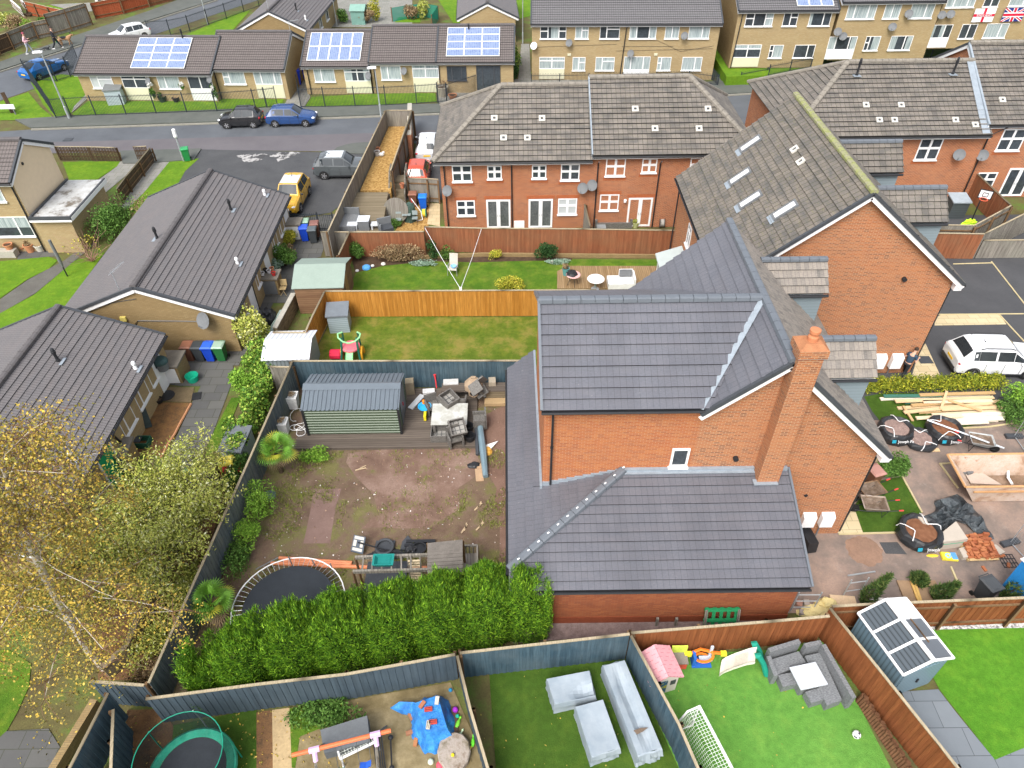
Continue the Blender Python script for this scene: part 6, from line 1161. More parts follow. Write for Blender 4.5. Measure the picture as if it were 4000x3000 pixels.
ps=thing('toy_climber','plastic climbing toy with pink platform and pale green slide on the worn lawn','climbing toy',(-8.6,29.75,0));PK,OR,DG,LG=pl((.75,.16,.2)),pl((.7,.34,.02)),pl((.01,.11,.07)),pl((.28,.65,.3))
m=MB();m.lathe([(.42,.62),(.5,.66),(.5,.74),(.4,.78),(.02,.76)],12);m.build('platform',PK,ps)
for x,r in((-.5,.2),(.55,-.2)):m=MB();m.extr([(-.45,0),(-.3,.5),(0,.7),(.3,.5),(.45,0),(.25,0),(0,.4),(-.25,0)],x-.06,x+.06);m.build('side_panel',OR,ps)
for x in(-.4,.4):m=MB();m.tube([(x*1.3,-.55,0),(x*1.1,-.3,.7),(x,-.05,1.35)],.06,6);m.tube([(x*1.1,.4,.5),(x,.35,1.4)],.05,6);m.build('post',DG,ps);m=MB();m.tube([(x,.35,1.4),(x*1.5,.15,1.45),(x*1.4,-.05,1.35),(x*.8,-.2,1.2),(0,-.28,1.15)],.045,6);m.build('rail',LG,ps)
m=MB();q=[(-.25,.75),(-.6,.6),(-1.1,.2),(-1.35,.12)];r_=[[(-.2,y,z+.1),(-.17,y,z),(.17,y,z),(.2,y,z+.1),(.2,y-.02,z-.04),(-.2,y-.02,z-.04)]for y,z in q];m.loft(r_);m.build('slide',LG,ps)
m=MB();m.M=TR(-.85,-.15,.3,ry=math.pi/2);m.lathe([(.24,-.3),(.28,-.25),(.28,.25),(.24,.3),(.22,.28),(.22,-.28)],10);m.build('tunnel',pl((.6,.02,.06)),ps)
wd1=woodm('deck_tan',(.26,.17,.085),(.36,.25,.14),.12,dark=.3);
dp=[xy(q)for q in tt(23,(390,850),(390,702),(480,657),(1300,657),(1500,657),(1450,850))]
def fdk(m):m.prism(dp,.02,.16)
solo('timber_deck','tan timber deck on the back lawn with white lounge furniture','deck',(0,0,0),wd1,fdk)
lg=thing('garden_sofa','white topped L shaped lounge set on the tan deck','sofa',t(23,830,842,.16));WT_=pl((.68,.67,.66));
m=MB();m.box(0,1.5,0,.95,0,.36);m.build('seat',WT_,lg);m=MB();m.box(.72,1.55,.96,1.06,.0,.75);m.box(1.51,1.62,0,.955,0,.7);m.build('backrest',WT_,lg);m=MB();m.bx((1.1,.86,.58),(.72,.16,.4),rx=-.25);m.build('cushion',M['grey'],lg)
multi('round_table','round white table on the tan deck by the orange fence','table',t(23,718,835,.16),[('table_top',WT_,lambda m:m.lathe([(.5,.68),(.52,.7),(.5,.72),(.01,.725)],24)),('leg',M['steel'],lambda m:m.lathe([(.25,0),(.06,.04),(.05,.68)],10))])
bt_=multi('bistro_table','small wrought iron table with pink top on the tan deck','table',t(23,525,800,.16),[('table_top',pl((.7,.4,.38)),lambda m:m.lathe([(.42,.7),(.44,.72),(.42,.74),(.01,.74)],18))]);
for a in(0.3,1.9,3.4,5.):m=MB();m.tube([(math.cos(a)*.36,math.sin(a)*.36,0),(math.cos(a)*.2,math.sin(a)*.2,.4),(math.cos(a)*.3,math.sin(a)*.3,.7)],.016,5);m.build('leg',M['black'],bt_)
def crumple(m,rx,ry,h,n=14,k=5,amp=.25,seed=1):
 rn=random.Random(seed);rings=[]
 for i in range(k+1):
  f=i/k;rings.append([(math.cos(a*6.283/n)*rx*(1-f*.55)*(1+amp*rn.uniform(-1,1)),math.sin(a*6.283/n)*ry*(1-f*.55)*(1+amp*rn.uniform(-1,1)),h*(1-(1-f)**2)*(1+amp*.5*rn.uniform(-1,1))if f>0 else 0)for a in range(n)])
 m.loft(rings)
solo('plastic_cover','crumpled black cover dumped on the small iron table','cover',t(23,525,800,.16)+V((-.08,.05,.745)),M['black'],lambda m:crumple(m,.36,.34,.16,seed=4))
def pot(label,p,r,h,c,plant=None,name='plant_pot'):
 o=thing(name,label,'plant pot',p);m=MB();m.lathe([(r*.7,0),(r,h*.9),(r*1.08,h*.9),(r*1.08,h),(r*.9,h),(r*.85,h*.8),(.01,h*.78)],14);m.build('pot',pl(c,var=.15),o)
 m=MB();m.lathe([(r*.86,h*.8),(.01,h*.86)],12);m.build('compost',M['soil'],o)
 if plant:leafmesh('plant',blobpts((0,0,h+r*.6),(r*1.3,r*1.3,r),260,5),.1,LF[plant],o,.5)
 return o
pot('teal plant pot with a dead plant at the deck corner',t(23,463,715,.16),.22,.5,(.1,.3,.29),'dead')
chs=thing('garden_chair','grey framed reclining garden chair alone on the back lawn','chair',t(22,1705,705),-.15);FR_=pl((.25,.26,.27));CL=pl((.5,.46,.4))
m=MB();m.bx((0,0,.42),(.52,.5,.04),rx=.08);m.build('seat',CL,chs);m=MB();m.bx((0,.36,.8),(.52,.04,.8),rx=-.3);m.build('backrest',CL,chs)
for x in(-.29,.29):m=MB();m.tube([(x,-.28,0),(x,-.25,.6),(x,.2,.62),(x,.3,.55)],.02,5);m.build('armrest',FR_,chs);m=MB();m.tube([(x,.5,0),(x,.1,.45)],.02,5);m.build('leg',FR_,chs)
solo('plastic_bowl','pale blue bowl sitting on the garden chair','bowl',chs.location+V((.05,-.02,.45)),pl((.25,.5,.75)),lambda m:m.lathe([(.1,0),(.19,.15),(.18,.16),(.09,.03),(.01,.03)],14))
wl=thing('washing_line','white cords running in a V from a white post cap to the brown fence','washing line',(-1.8,33.2,0));pa,pb,pc_=t(22,1768,838,1.9),t(22,1460,310,1.85),t(22,1948,318,1.85)
m=MB();m.bx(pa,(.14,.12,.2));m.build('post_cap',M['white'],wl,True)
for q in(pb,pc_):m=MB();m.tube([pa,lerp(pa,q,.5)-V((0,0,.12)),q],.016,4);m.build('cord',M['white'],wl,True)
for(k,X,Y,c,s_,lab)in((22,955,660,(.1,.35,.75),.28,'blue plastic toy dropped at the flower bed edge'),(22,1100,625,(.65,.62,.58),.16,'white plastic jar lying in the flower bed'),(22,1008,640,(.6,.62,.6),.12,'small white bottle lying in the flower bed'),(22,875,682,(.6,.6,.58),.12,'white cup lying behind the timber shed')):
 solo('litter',lab,'litter',t(k,X,Y,.02),pl(c),lambda m:m.lathe([(.02,0),(s_,.02),(s_*.9,s_*.5),(s_*.4,s_*.8),(.02,s_*.8)],9))
solo('ball','pale pink ball at the foot of the dark glossy shrub','ball',t(23,345,605,.1),pl((.75,.5,.52)),lambda m:m.ball((0,0,0),.13,n=14,m=8),smooth=True)
chip=blotch('wood_chip',[(.36,(.2,.11,.03)),(.5,(.42,.25,.08)),(.64,(.6,.4,.16))],7,26,(.16,.085,.025),.7)
cp=[xy(q)for q in tt(12,(1150,1085),(1288,1085),(1165,1645),(900,1645),z=1.2)];m=MB();m.prism(cp,0,1.2);tag(m.build('wood_chip_bed',chip),None,None,kind='structure')
wd2=woodm('deck_olive',(.19,.155,.1),(.27,.22,.15),.14,horiz=True,dark=.3);dk=[xy(q)for q in tt(22,(872,2),(1142,2),(1085,345),(690,345),z=1.22)]
solo('raised_deck','raised olive brown timber deck below the wood chip garden','deck',(0,0,0),wd2,lambda m:m.prism(dk,.05,1.22))
stp=thing('wooden_steps','weathered timber steps with rails between the deck and the gravel patio','steps',t(22,1230,120));b0=t(22,1160,128);
for i in range(4):m=MB();m.box(-.45,.45,i*.32,i*.32+.34,.0,.28*(i+1));m.build('tread',wd2,stp)
m=MB();m.box(-.5,.5,1.3,2.3,.0,1.22);m.build('landing',wd2,stp)
for x in(-.55,.55):m=MB();m.tube([(x,0,.9),(x,1.3,2.0),(x,2.3,2.05)],.05,4);m.tube([(x,0,0),(x,0,.95)],.05,4);m.tube([(x,1.3,0),(x,1.3,2.05)],.05,4);m.tube([(x,2.3,0),(x,2.3,2.1)],.05,4);m.build('handrail',FW['grey'],stp)
sheet('gravel_patio',tt(22,(1200,340),(1300,200),(1330,90),(1500,100),(1490,300),(1450,340)),.02,chip);sheet('paving',tt(22,(1480,280),(1505,100),(1590,100),(1590,300)),.021,SLY)
sf=thing('garden_sofa','grey slatted corner sofa on the raised deck','sofa',t(22,700,340,1.22),-.05);m=MB();m.box(0,1.2,0,1.6,0,.35);m.build('seat',wickg,sf);m=MB();m.box(-.12,-.002,0,1.6,0,.8);m.box(-.12,1.2,1.601,1.72,0,.8);m.build('backrest',M['grey'],sf)
tb=thing('garden_table','pale topped box table between two benches on the raised deck','table',t(22,935,335,1.22));m=MB();m.box(-.35,.35,0,.7,.0,.66);m.build('base',M['grey'],tb);m=MB();m.box(-.38,.38,-.03,.73,.66,.7);m.build('table_top',pl((.6,.63,.66)),tb)
for x,lab in((-.75,'pale bench left of the box table on the raised deck'),(.78,'pale bench right of the box table on the raised deck')):solo('garden_bench',lab,'bench',t(22,935,335,1.22)+V((x,.05,0)),pl((.6,.63,.66)),lambda m:m.box(-.33,.33,0,.45,.3,.38).box(-.3,-.22,.02,.4,0,.3).box(.22,.3,.02,.4,0,.3))
ac=thing('garden_armchair','dark slatted armchair at the corner of the raised deck','armchair',t(22,1130,340,1.22),.4);m=MB();m.box(-.4,.4,-.35,.35,0,.35);m.build('seat',M['dkgrey'],ac);m=MB();m.box(-.45,.45,.351,.45,0,.8);m.box(-.46,-.401,-.35,.35,0,.6);m.build('backrest',M['grey'],ac)
solo('slatted_disc','round slatted wooden table top propped on edge below the steps','table top',t(22,1222,265)+V((0,.0,.95)),FW['grey'],lambda m:(setattr(m,'M',Matrix.Rotation(rad(75),4,'X')),m.lathe([(.85,-.03),(.85,.03),(.01,.03)],22)))
solo('covered_barbecue','object under a dark green cover beside the wooden steps','cover',t(22,1335,240),pl((.05,.09,.075)),lambda m:crumple(m,.5,.5,1.2,amp=.12,seed=8))
gl=thing('goal_frame','folded red and white goal frame with net leaning beside the green cover','goal',t(22,1385,245));m=MB();m.tube([(-.3,.7,1.3),(0,0,.1)],.03,5);m.build('red_post',M['red'],gl);m=MB();m.tube([(-.3,.7,1.3),(.35,.3,.5),(.45,-.1,.1),(.05,-.15,.05)],.03,5);m.build('white_post',M['white'],gl)
def foldset(o,w_,h_,mat):
 m=MB()
 for i in range(6):m.bx(((i-2.5)*w_/6,0,h_),(w_/7,w_,.02))
 m.build('slats',mat,o)
 for s_ in(-1,1):m=MB();m.tube([(s_*w_*.4,-.25,0),(s_*w_*.4,.25,h_)],.012,4);m.build('leg',M['black'],o);m=MB();m.tube([(s_*w_*.4,.25,0),(s_*w_*.4,-.25,h_)],.012,4);m.build('leg',M['black'],o)
GS=pl((.25,.3,.3))
for X,Y,w_,h_,nm,lab,bk in((1310,265,.6,.7,'folding_table','small folding slatted table on the gravel below the steps',0),(1238,285,.38,.45,'folding_chair','folding slatted chair left of the small folding table',1),(1378,275,.38,.45,'folding_chair','folding slatted chair right of the small folding table',1)):
 o=thing(nm,lab,'chair' if bk else 'table',t(22,X,Y));foldset(o,w_,h_,GS)
 if bk:m=MB();m.bx((0,.24,.72),(.36,.03,.3),rx=-.2);m.build('backrest',GS,o)
def hosereel(label,p,c1,c2):
 o=thing('hose_reel',label,'hose reel',p);m=MB();m.M=TR(0,0,.32,ry=math.pi/2);m.lathe([(.3,-.14),(.3,-.12),(.16,-.12),(.16,.12),(.3,.12),(.3,.14),(.02,.14)],14);m.build('reel',pl(c1),o);m=MB();m.M=TR(0,0,.32,ry=math.pi/2);m.lathe([(.17,-.11),(.27,-.1),(.27,.1),(.17,.11)],14,ring=True);m.build('hose',pl(c2),o);m=MB();m.tube([(-.18,-.2,0),(-.18,0,.7),(-.18,.2,0)],.02,5);m.tube([(.18,-.2,0),(.18,0,.7),(.18,.2,0)],.02,5);m.build('frame',M['black'],o)
hosereel('green and yellow hose reel beside the blue bin on the gravel',t(22,1455,215),(.1,.45,.3),(.65,.5,.05));hosereel('grey hose reel on the patio by the french doors',t(23,1290,300),(.2,.19,.18),(.35,.33,.3))
for(k,X,Y,z,r_,h_,c,pn,lab)in((12,1055,1310,1.2,.2,.3,(.5,.2,.1),None,'terracotta pot on the wood chips nearest the fence'),(12,1050,1345,1.2,.22,.38,(.36,.35,.34),None,'grey pot on the wood chips beside a small statue'),(12,1265,1625,1.22,.16,.35,(.45,.17,.09),None,'terracotta pot on the landing of the wooden steps'),(23,1065,305,0,.22,.4,(.45,.47,.22),'olive','pale green pot with grasses on the terrace patio'),(23,1122,288,0,.13,.2,(.6,.6,.58),None,'small white pot on the terrace patio'),(21,85,490,.45,.27,.35,(.5,.22,.11),None,'terracotta pot on the stone trough at the left edge'),(21,215,500,0,.25,.3,(.48,.2,.1),None,'small terracotta pot by the buff wall at left'),(21,272,515,0,.3,.55,(.5,.22,.11),'dead','tall terracotta pot with dead plant by the buff wall'),(21,355,505,0,.3,.45,(.55,.52,.45),None,'pale stone pot by the garage wall'),(12,1612,830,0,.55,.9,(.33,.3,.24),'dead','stone urn with bare twigs on the paved patio'),(12,1700,850,0,.4,.35,(.45,.2,.1),None,'low terracotta bowl on the paved patio'),(11,1410,880,0,.35,.5,(.03,.05,.03),'bush','black pot with green plant below the bungalow wall'),(11,1525,880,0,.3,.4,(.03,.03,.03),None,'black pot below the bungalow wall'),(22,40,1260,0,.22,.35,(.02,.16,.3),'bush','blue pot at the foot of the low old wall'),(31,1380,160,0,.2,.25,(.02,.02,.02),None,'black pot at the corner of the step paving')):pot(lab,t(k,X,Y,z),r_,h_,c,pn)
solo('stone_trough','stone trough wall under the terracotta pot at the left edge','trough',t(21,60,570),M['concrete'],lambda m:m.box(-1.5,.6,0,.5,0,.45))
solo('garden_statue','small white animal statue on the wood chips','statue',t(12,1085,1350,1.2),pl((.6,.6,.6)),lambda m:m.ball((0,0,.15),.22,.14,.15).ball((.18,0,.3),.1,.09,.1))
sf=thing('garden_sofa','brown rattan sofa with loose cushions on the terrace patio','sofa',t(23,875,318));m=MB();m.box(-1.1,1.1,0,.8,0,.4);m.build('seat',wick,sf);m=MB();m.box(-1.15,1.15,.801,.95,0,.85);m.box(-1.25,-1.101,0,.8,0,.65);m.box(1.101,1.25,0,.8,0,.65);m.build('backrest',wick,sf)
for x,c,a,lab in((-.5,(.14,.13,.13),.4,'dark brown cushion leaning at the left of the rattan sofa'),(.15,(.25,.27,.28),0,'grey cushion in the middle of the rattan sofa'),(.75,(.17,.15,.15),0,'dark cushion at the right of the rattan sofa')):solo('cushion',lab,'cushion',sf.location+V((x,.62,.62)),pl(c),lambda m:m.bx((0,0,0),(.52,.14,.44),rx=-.3,rz=a))
solo('cushion','grey cushion lying in front of the rattan sofa','cushion',t(23,770,310,.2),pl((.25,.27,.28)),lambda m:m.bx((0,0,0),(.6,.5,.3)))
pc_=thing('garden_cabinet','white cabinet with dark lid against the terrace wall','cabinet',t(23,62,320));m=MB();m.box(-.35,.35,0,.5,0,.6);m.build('body',M['white'],pc_);m=MB();m.box(-.37,.37,.1,.52,.62,1.15);m.build('lid',M['grey'],pc_)
ZD=.16
tb=thing('dining_table','stained glass topped rattan table buried under upturned chairs','table',(-3.0,24.35,ZD));m=MB();m.box(-.85,.85,-.72,.72,.7,.73);m.build('table_top',blotch('dirty_glass',[(.4,(.42,.42,.38)),(.6,(.6,.62,.6))],1.6,8,(.3,.28,.22),.4,rough=.3),tb);m=MB();m.box(-.8,.8,-.66,.66,.6,.699);m.build('rim',wick,tb);legs(tb,(-.72,.72),(-.58,.58),.6,wick,.06)
def rchair(label,loc,rz,rx=0,ry=0,grp='rattan chairs piled on the deck'):
 o=thing('rattan_chair',label,'chair',loc,rz,grp);o.rotation_euler=(rx,ry,rz)
 m=MB();m.box(-.27,.27,-.27,.27,.34,.42);m.build('seat',wick,o);m=MB();m.box(-.31,.31,.271,.35,.0,.9);m.build('backrest',wick,o);m=MB();m.box(-.35,-.271,-.3,.27,.0,.62);m.box(.271,.35,-.3,.27,.0,.62);m.build('armrest',wick,o);return o
def stool(label,loc,rz,rx=0,ry=0):
 o=thing('rattan_stool',label,'stool',loc,rz,'rattan stools piled on the deck');o.rotation_euler=(rx,ry,rz);m=MB();m.box(-.38,.38,-.38,-.33,0,.4);m.box(-.38,.38,.33,.38,0,.4);m.box(-.38,-.33,-.33,.33,0,.4);m.box(.33,.38,-.33,.33,0,.4);m.build('frame',wick,o);m=MB();m.box(-.33,.33,-.33,.33,.02,.06);m.build('seat',pl((.3,.29,.27)),o)
 m=MB();[m.box(-.33,.33,y-.012,y+.012,.061,.075)for y in(-.11,.11)];[m.box(x-.012,x+.012,-.33,.33,.076,.09)for x in(-.11,.11)];m.build('webbing',M['dkgrey'],o)
stool('open rattan stool tilted on the far edge of the glass table',(-3.1,25.2,ZD+.74),.75,.25);stool('open rattan stool leaning on the near edge of the glass table',(-2.6,23.4,ZD+.7),.3,.55)
rchair('rattan chair turned on its side behind the glass table',(-1.9,25.75,ZD+.75),.9,.5,.9);rchair('rattan chair standing right of the glass table',(-1.6,24.3,ZD),-1.5);rchair('rattan chair lying in front of the glass table',(-2.7,23.1,ZD),.35)
rchair('rattan chair half hidden behind the left end of the glass table',(-3.9,25.3,ZD),.4);stool('rattan stool pushed under the left end of the glass table',(-3.5,23.55,ZD),0);rchair('rattan chair wedged behind the upturned stool',(-2.6,25.5,ZD),3.1)
WA_=lambda X,Y,z=0:P(1150+X/2.602,1400+Y/2.602,z)
sb=thing('outdoor_kitchen','timber worktop with stone pizza oven base along the blue fence','worktop',(-2.2,26.3,ZD));m=MB();m.box(-1.3,2.0,-.3,.3,.6,.68);m.build('worktop',wd3,sb);m=MB();m.box(-1.25,-.6,-.25,.25,0,.6);m.build('cupboard',wd2,sb);m=MB();m.box(.9,1.9,-.25,.25,0,.6);m.build('cupboard',wd2,sb)
po=thing('pizza_oven','dome shaped stone pizza oven with arched mouth on the worktop','oven',(-1.9,26.2,ZD+.69));ST=plain('oven_stone',(.34,.25,.17),.85,.2,var=.2,scale=4);m=MB();m.loft([[(math.cos(a*.785+.39)*r,math.sin(a*.785+.39)*r*.9,z)for a in range(8)]for r,z in((.48,0),(.48,.3),(.22,.62),(.12,.63))]);m.build('dome',ST,po)
m=MB();m.M=TR(0,-.4,.02,rx=math.pi/2);m.lathe([(.24,-.05),(.24,.06),(.18,.06),(.18,-.05)],14,ring=True);m.build('mouth',ST,po);m=MB();m.M=TR(0,-.44,.02,rx=math.pi/2);m.lathe([(.17,0),(.01,.01)],12);m.build('opening',M['black'],po);m=MB();m.box(-.12,.12,-.05,.1,.625,.7);m.build('chimney',ST,po)
for(X,Y,z,rz,d,c,nm,lab)in((1175,290,.5,.1,(.42,.42,.85),(.3,.25,.17),'log_stump','upright log stump at the end of the green shed'),(2040,350,.35,.0,(1.2,.06,.55),(.58,.57,.55),'white_board','white board standing on edge right of the broken furniture'),(2060,445,.18,0,(1.25,.4,.2),(.4,.28,.15),'timber_crate','low timber box below the white board'),(1240,440,.22,-.5,(.28,1.1,.05),(.62,.64,.65),'radiator','white radiator panel lying on the deck by the shed'),(1590,240,.9,.05,(.75,.4,.06),(.5,.5,.48),'newspaper_stack','pile of papers on the timber worktop'),(2010,240,.95,.05,(.35,.4,.3),(.34,.29,.22),'wooden_box','brown box on the worktop right of the oven'),(1365,335,.3,.1,(.6,.3,.12),(.68,.68,.67),'foam_slab','white foam slab behind the radiator')):
 solo(nm,lab,nm.replace('_',' '),WA_(X,Y,z),pl(c,var=.2),lambda m:m.bx((0,0,0),d,rz=rz))
wt=thing('water_table','blue and yellow plastic toy water table beside the glass table','toy',WA_(1325,590,ZD));m=MB();m.lathe([(.3,.35),(.34,.42),(.3,.42),(.24,.36),(.01,.36)],14,(0,.3,0));m.build('basin',pl((.03,.4,.75)),wt);m=MB();m.bx((.05,-.1,.2),(.12,.5,.3));m.build('leg',pl((.75,.6,.02)),wt);m=MB();m.lathe([(.08,.42),(.08,.6),(.02,.62)],8,(-.05,.5,0));m.build('spout',pl((.8,.25,.02)),wt)
solo('toy_bat','red and yellow plastic bat leaning on the blue fence','toy',WA_(1445,300,.2),pl((.7,.05,.06)),lambda m:m.tube([(0,0,0),(-.03,.15,.5),(-.05,.2,.75)],[.03,.03,.07],7))
for X,Y,a,lab in((1770,690,.5,'black bucket standing behind another at the deck edge'),(1785,790,0,'black bucket tipped forward at the deck edge')):solo('bucket',lab,'bucket',WA_(X,Y+40,ZD),M['black'],lambda m:m.lathe([(.18,0),(.24,.36),(.22,.36),(.17,.04),(.01,.04)],14))
def tubeb(m):
 q=[WA_(1885,640,.35),WA_(1900,800,.33),WA_(1920,950,.28),t(32,1985,800,.12)];m.tube(q,[.14,.16,.17,.13],8)
solo('wrapped_roll','long blue grey sheeting roll lying from the deck onto the mud','roll',(0,0,0),pl((.16,.23,.27),rough=.35),tubeb)
solo('plastic_guttering','bundle of grey guttering beside the blue grey roll','guttering',(0,0,0),M['dkgrey'],lambda m:m.tube([WA_(1845,660,.3),t(32,1915,610,.15)],.09,6))
solo('cardboard','flattened brown cardboard by the end of the blue grey roll','cardboard',t(32,1930,770,.04),pl((.42,.28,.17)),lambda m:m.bx((0,-.1,0),(.35,.75,.03),rz=.1).bx((.0,.4,.03),(.3,.25,.02),rz=.4))
solo('black_bag','small black plastic bag beside the cardboard','bag',t(32,1885,705,.02),M['black'],lambda m:crumple(m,.3,.2,.12,seed=3))
solo('foam_board','torn white foam board with orange foam on the mud','board',t(32,2010,560,.08),pl((.72,.72,.72)),lambda m:m.prism([(-.25,.15),(-.2,-.5),(.45,.45)],0,.06));solo('foam_offcut','orange foam lump beside the torn white board','foam',t(32,2000,580,.05),pl((.65,.36,.07)),lambda m:crumple(m,.22,.3,.12,amp=.15,seed=6))
for X,Y,lab in((335,195,'tall white square planter nearer the back fence'),(250,420,'tall white square planter beside the fan palm')):
 o=thing('planter',lab,'planter',t(32,X,Y,ZD if Y<300 else 0));m=MB();q=lambda a,z:[(-a,-a,z),(a,-a,z),(a,a,z),(-a,a,z)];m.loft([q(.2,0),q(.28,.8),q(.24,.8),q(.22,.7)]);m.build('pot',blotch('chipped_white',[(.4,(.66,.67,.66)),(.62,(.72,.72,.72)),(.7,(.3,.32,.3))],2,10,(.5,.5,.48),.3),o);leafmesh('plant',blobpts((0,0,.9),(.22,.22,.16),200),.09,LF['dead'],o,.3)
def coil(m):
 rn=random.Random(5);q=[];a=0
 for i in range(46):a+=.42;r=.3+.12*math.sin(i*.7);q.append((math.cos(a)*r+.1*math.sin(i*.21),math.sin(a)*r*.9+i*.012-.2,.03+.002*i))
 m.tube(q,.016,4)
solo('hose','pale tangled hose lying left of the green shed','hose',t(32,375,400,ZD),M['white'],coil);solo('hose','loose pale hose loop further back beside the green shed','hose',t(32,350,270,ZD),M['white'],lambda m:m.tube([(math.cos(a*.5)*.3,math.sin(a*.5)*.45,.03)for a in range(11)],.016,4))
bh=thing('basketball_hoop','fallen basketball backboard on its pole lying on the mud','basketball hoop',t(32,880,1400));bq=[t(32,848,1302,.5),t(32,948,1322,.5),t(32,922,1468,.25),t(32,818,1442,.25)];m=MB();m.face(bq[::-1]);m.face([q-V((0,0,.05))for q in bq]);[m.face([bq[i],bq[(i+1)%4],bq[(i+1)%4]-V((0,0,.05)),bq[i]-V((0,0,.05))])for i in range(4)];m.build('backboard',pl((.09,.11,.14)),bh,True)
ib=lambda u,v:lerp(lerp(bq[0],bq[1],u),lerp(bq[3],bq[2],u),v)+V((0,0,.02))
for(a,b,c,d)in((.1,.06,.9,.24),(.1,.76,.9,.94),(.08,.3,.34,.68),(.66,.3,.9,.68)):m=MB();m.face([ib(a,b),ib(c,b),ib(c,d),ib(a,d)][::-1]);m.build('board_panel',pl((.55,.53,.48)),bh,True)
m=MB();m.tube([ib(.5,.5)+V((0,0,.1)),t(32,1180,1450,.15),t(32,1250,1462,.1)],.035,6);m.build('pole',M['black'],bh,True)
solo('drain_ring','square black plastic drain ring on the mud','drain ring',t(32,1115,1425),M['dkgrey'],lambda m:(m.lathe([(.3,.2),(.36,.22),(.4,.2),(.42,0),(.28,0)],18,ring=True),m.bx((0,0,.05),(.8,.7,.1)),0));solo('black_tarp','black mat spread beneath the fallen hoop pole','mat',t(32,1150,1475,.02),M['black'],lambda m:crumple(m,.85,.3,.1,n=18,seed=9))
solo('paving_slab','dark curved slab propped among the black pots','slab',t(32,1300,1440),M['dkgrey'],lambda m:m.prism([(-.25,0),(.2,0),(.25,.35),(.0,.7),(-.2,.4)],0,.1));solo('black_pot','wide black pot half full of soil by the play tower','plant pot',t(32,1415,1450),M['black'],lambda m:m.lathe([(.24,0),(.3,.3),(.26,.3),(.24,.2),(.01,.2)],14));solo('black_sack','black sack beside the wide black pot','bag',t(32,1345,1450),M['black'],lambda m:crumple(m,.3,.25,.3,seed=12));solo('black_pipe','black box section pipes behind the pots','pipe',t(32,1420,1398,.08),M['black'],lambda m:m.bx((0,0,0),(1.3,.14,.14)).bx((0,.2,0),(1.2,.14,.14)))
for i,(x0,y0_,x1,y1_)in enumerate(((200,1502,830,1545),(240,1530,820,1556),(130,1548,960,1582),(570,1575,1480,1588))):solo('drain_pipe',('orange drain pipe, furthest back of the bundle on the mud','orange drain pipe in the middle of the bundle','longest orange drain pipe running past the trampoline','orange drain pipe running under the climbing frame')[i],'pipe',(0,0,0),pl((.62,.22,.1),rough=.45),lambda m:m.tube([t(32,x0,y0_,.08),t(32,x1,y1_,.08)],.075,8),group='orange drain pipes on the mud')
tr_=thing('trampoline','round black trampoline without net behind the hedge','trampoline',P(1142,2400));R1=2.1
m=MB();m.lathe([(R1-.38,.66),(.01,.64)],40);m.lathe([(R1-.38,.655),(R1-.38,.65)],40)if 0 else None;m.build('jumping_mat',plain('tramp_mat',(.028,.033,.04),.7,.2,var=.2),tr_);m=MB();m.tube([(math.cos(a*.1571)*R1,math.sin(a*.1571)*R1,.68)for a in range(41)],.026,6,cap=False);m.build('ring',M['white'],tr_)
m=MB();[m.tube([(math.cos(a*.1047)*R1,math.sin(a*.1047)*R1,.675),(math.cos(a*.1047)*(R1-.38),math.sin(a*.1047)*(R1-.38),.66)],.012,3,cap=False)for a in range(60)];m.build('springs',M['steel'],tr_)
for a in range(6):m=MB();x,y=math.cos(a*1.047+.3)*R1,math.sin(a*1.047+.3)*R1;m.tube([(x,y,.66),(x*1.03,y*1.03,0)],.03,5);m.build('leg',M['steel'],tr_)
for X0,Y0,X1,Y1,lab in((0,1600,190,1500,'bare pole leaning left of the trampoline'),(320,1580,280,1490,'short dark pole standing behind the trampoline'),(690,1659,640,1550,'dark pole leaning right of the trampoline')):solo('net_pole',lab,'pole',(0,0,0),M['grey'],lambda m:m.tube([t(32,X0,Y0,.3),t(32,X1,Y1,.9)],.025,5))
cf=thing('climbing_frame','weathered timber climbing frame with roofed tower, monkey bars and ladder','climbing frame',t(32,1600,1659));ZB=1.9;WG=FW['grey']
A_,B_,C2,D2=t(32,858,1500,ZB),t(32,1480,1478,ZB),t(32,838,1622,ZB),t(32,1490,1606,ZB)
m=MB();beam(m,A_,B_,.09,.14);beam(m,C2,D2,.09,.14);m.build('beam',WG,cf,True)
for i in range(6):f=.12+i*.13;m=MB();beam(m,lerp(A_,B_,f)+V((0,0,.05)),lerp(C2,D2,f)+V((0,0,.05)),.06,.06);m.build('rung',WG,cf,True)
for q in(A_,C2):m=MB();m.tube([q,V((q.x,q.y,0))],.055,4);m.build('post',PST,cf,True)
rp=[t(32,1482,1375,2.3),t(32,1785,1345,2.3),t(32,1787,1630,2.1),t(32,1480,1640,2.1)]
m=MB()
for i in range(9):f0,f1=i/9,(i+.93)/9;q=[lerp(rp[0],rp[3],f0),lerp(rp[1],rp[2],f0),lerp(rp[1],rp[2],f1),lerp(rp[0],rp[3],f1)];hgt=V((0,0,.06*math.sin(math.pi*(i+.5)/9)));q=[v+hgt for v in q];m.face(q[::-1]);m.face([v-V((0,0,.03))for v in q]);m.face([q[3],q[2],q[2]-V((0,0,.03)),q[3]-V((0,0,.03))])
m.build('roof',plain('tower_boards',(.15,.135,.12),.85,.1,var=.3,scale=5),cf,True)
for q in rp:m=MB();m.tube([q-V((0,0,.03)),V((q.x,q.y,0))],.05,4);m.build('post',PST,cf,True)
bz=[t(32,1785,1400,1.3),t(32,1912,1395,1.3),t(32,1912,1610,1.3),t(32,1785,1618,1.3)];m=MB();m.face([v-V((0,0,.5))for v in bz][::-1]);m.build('platform',WG,cf,True)
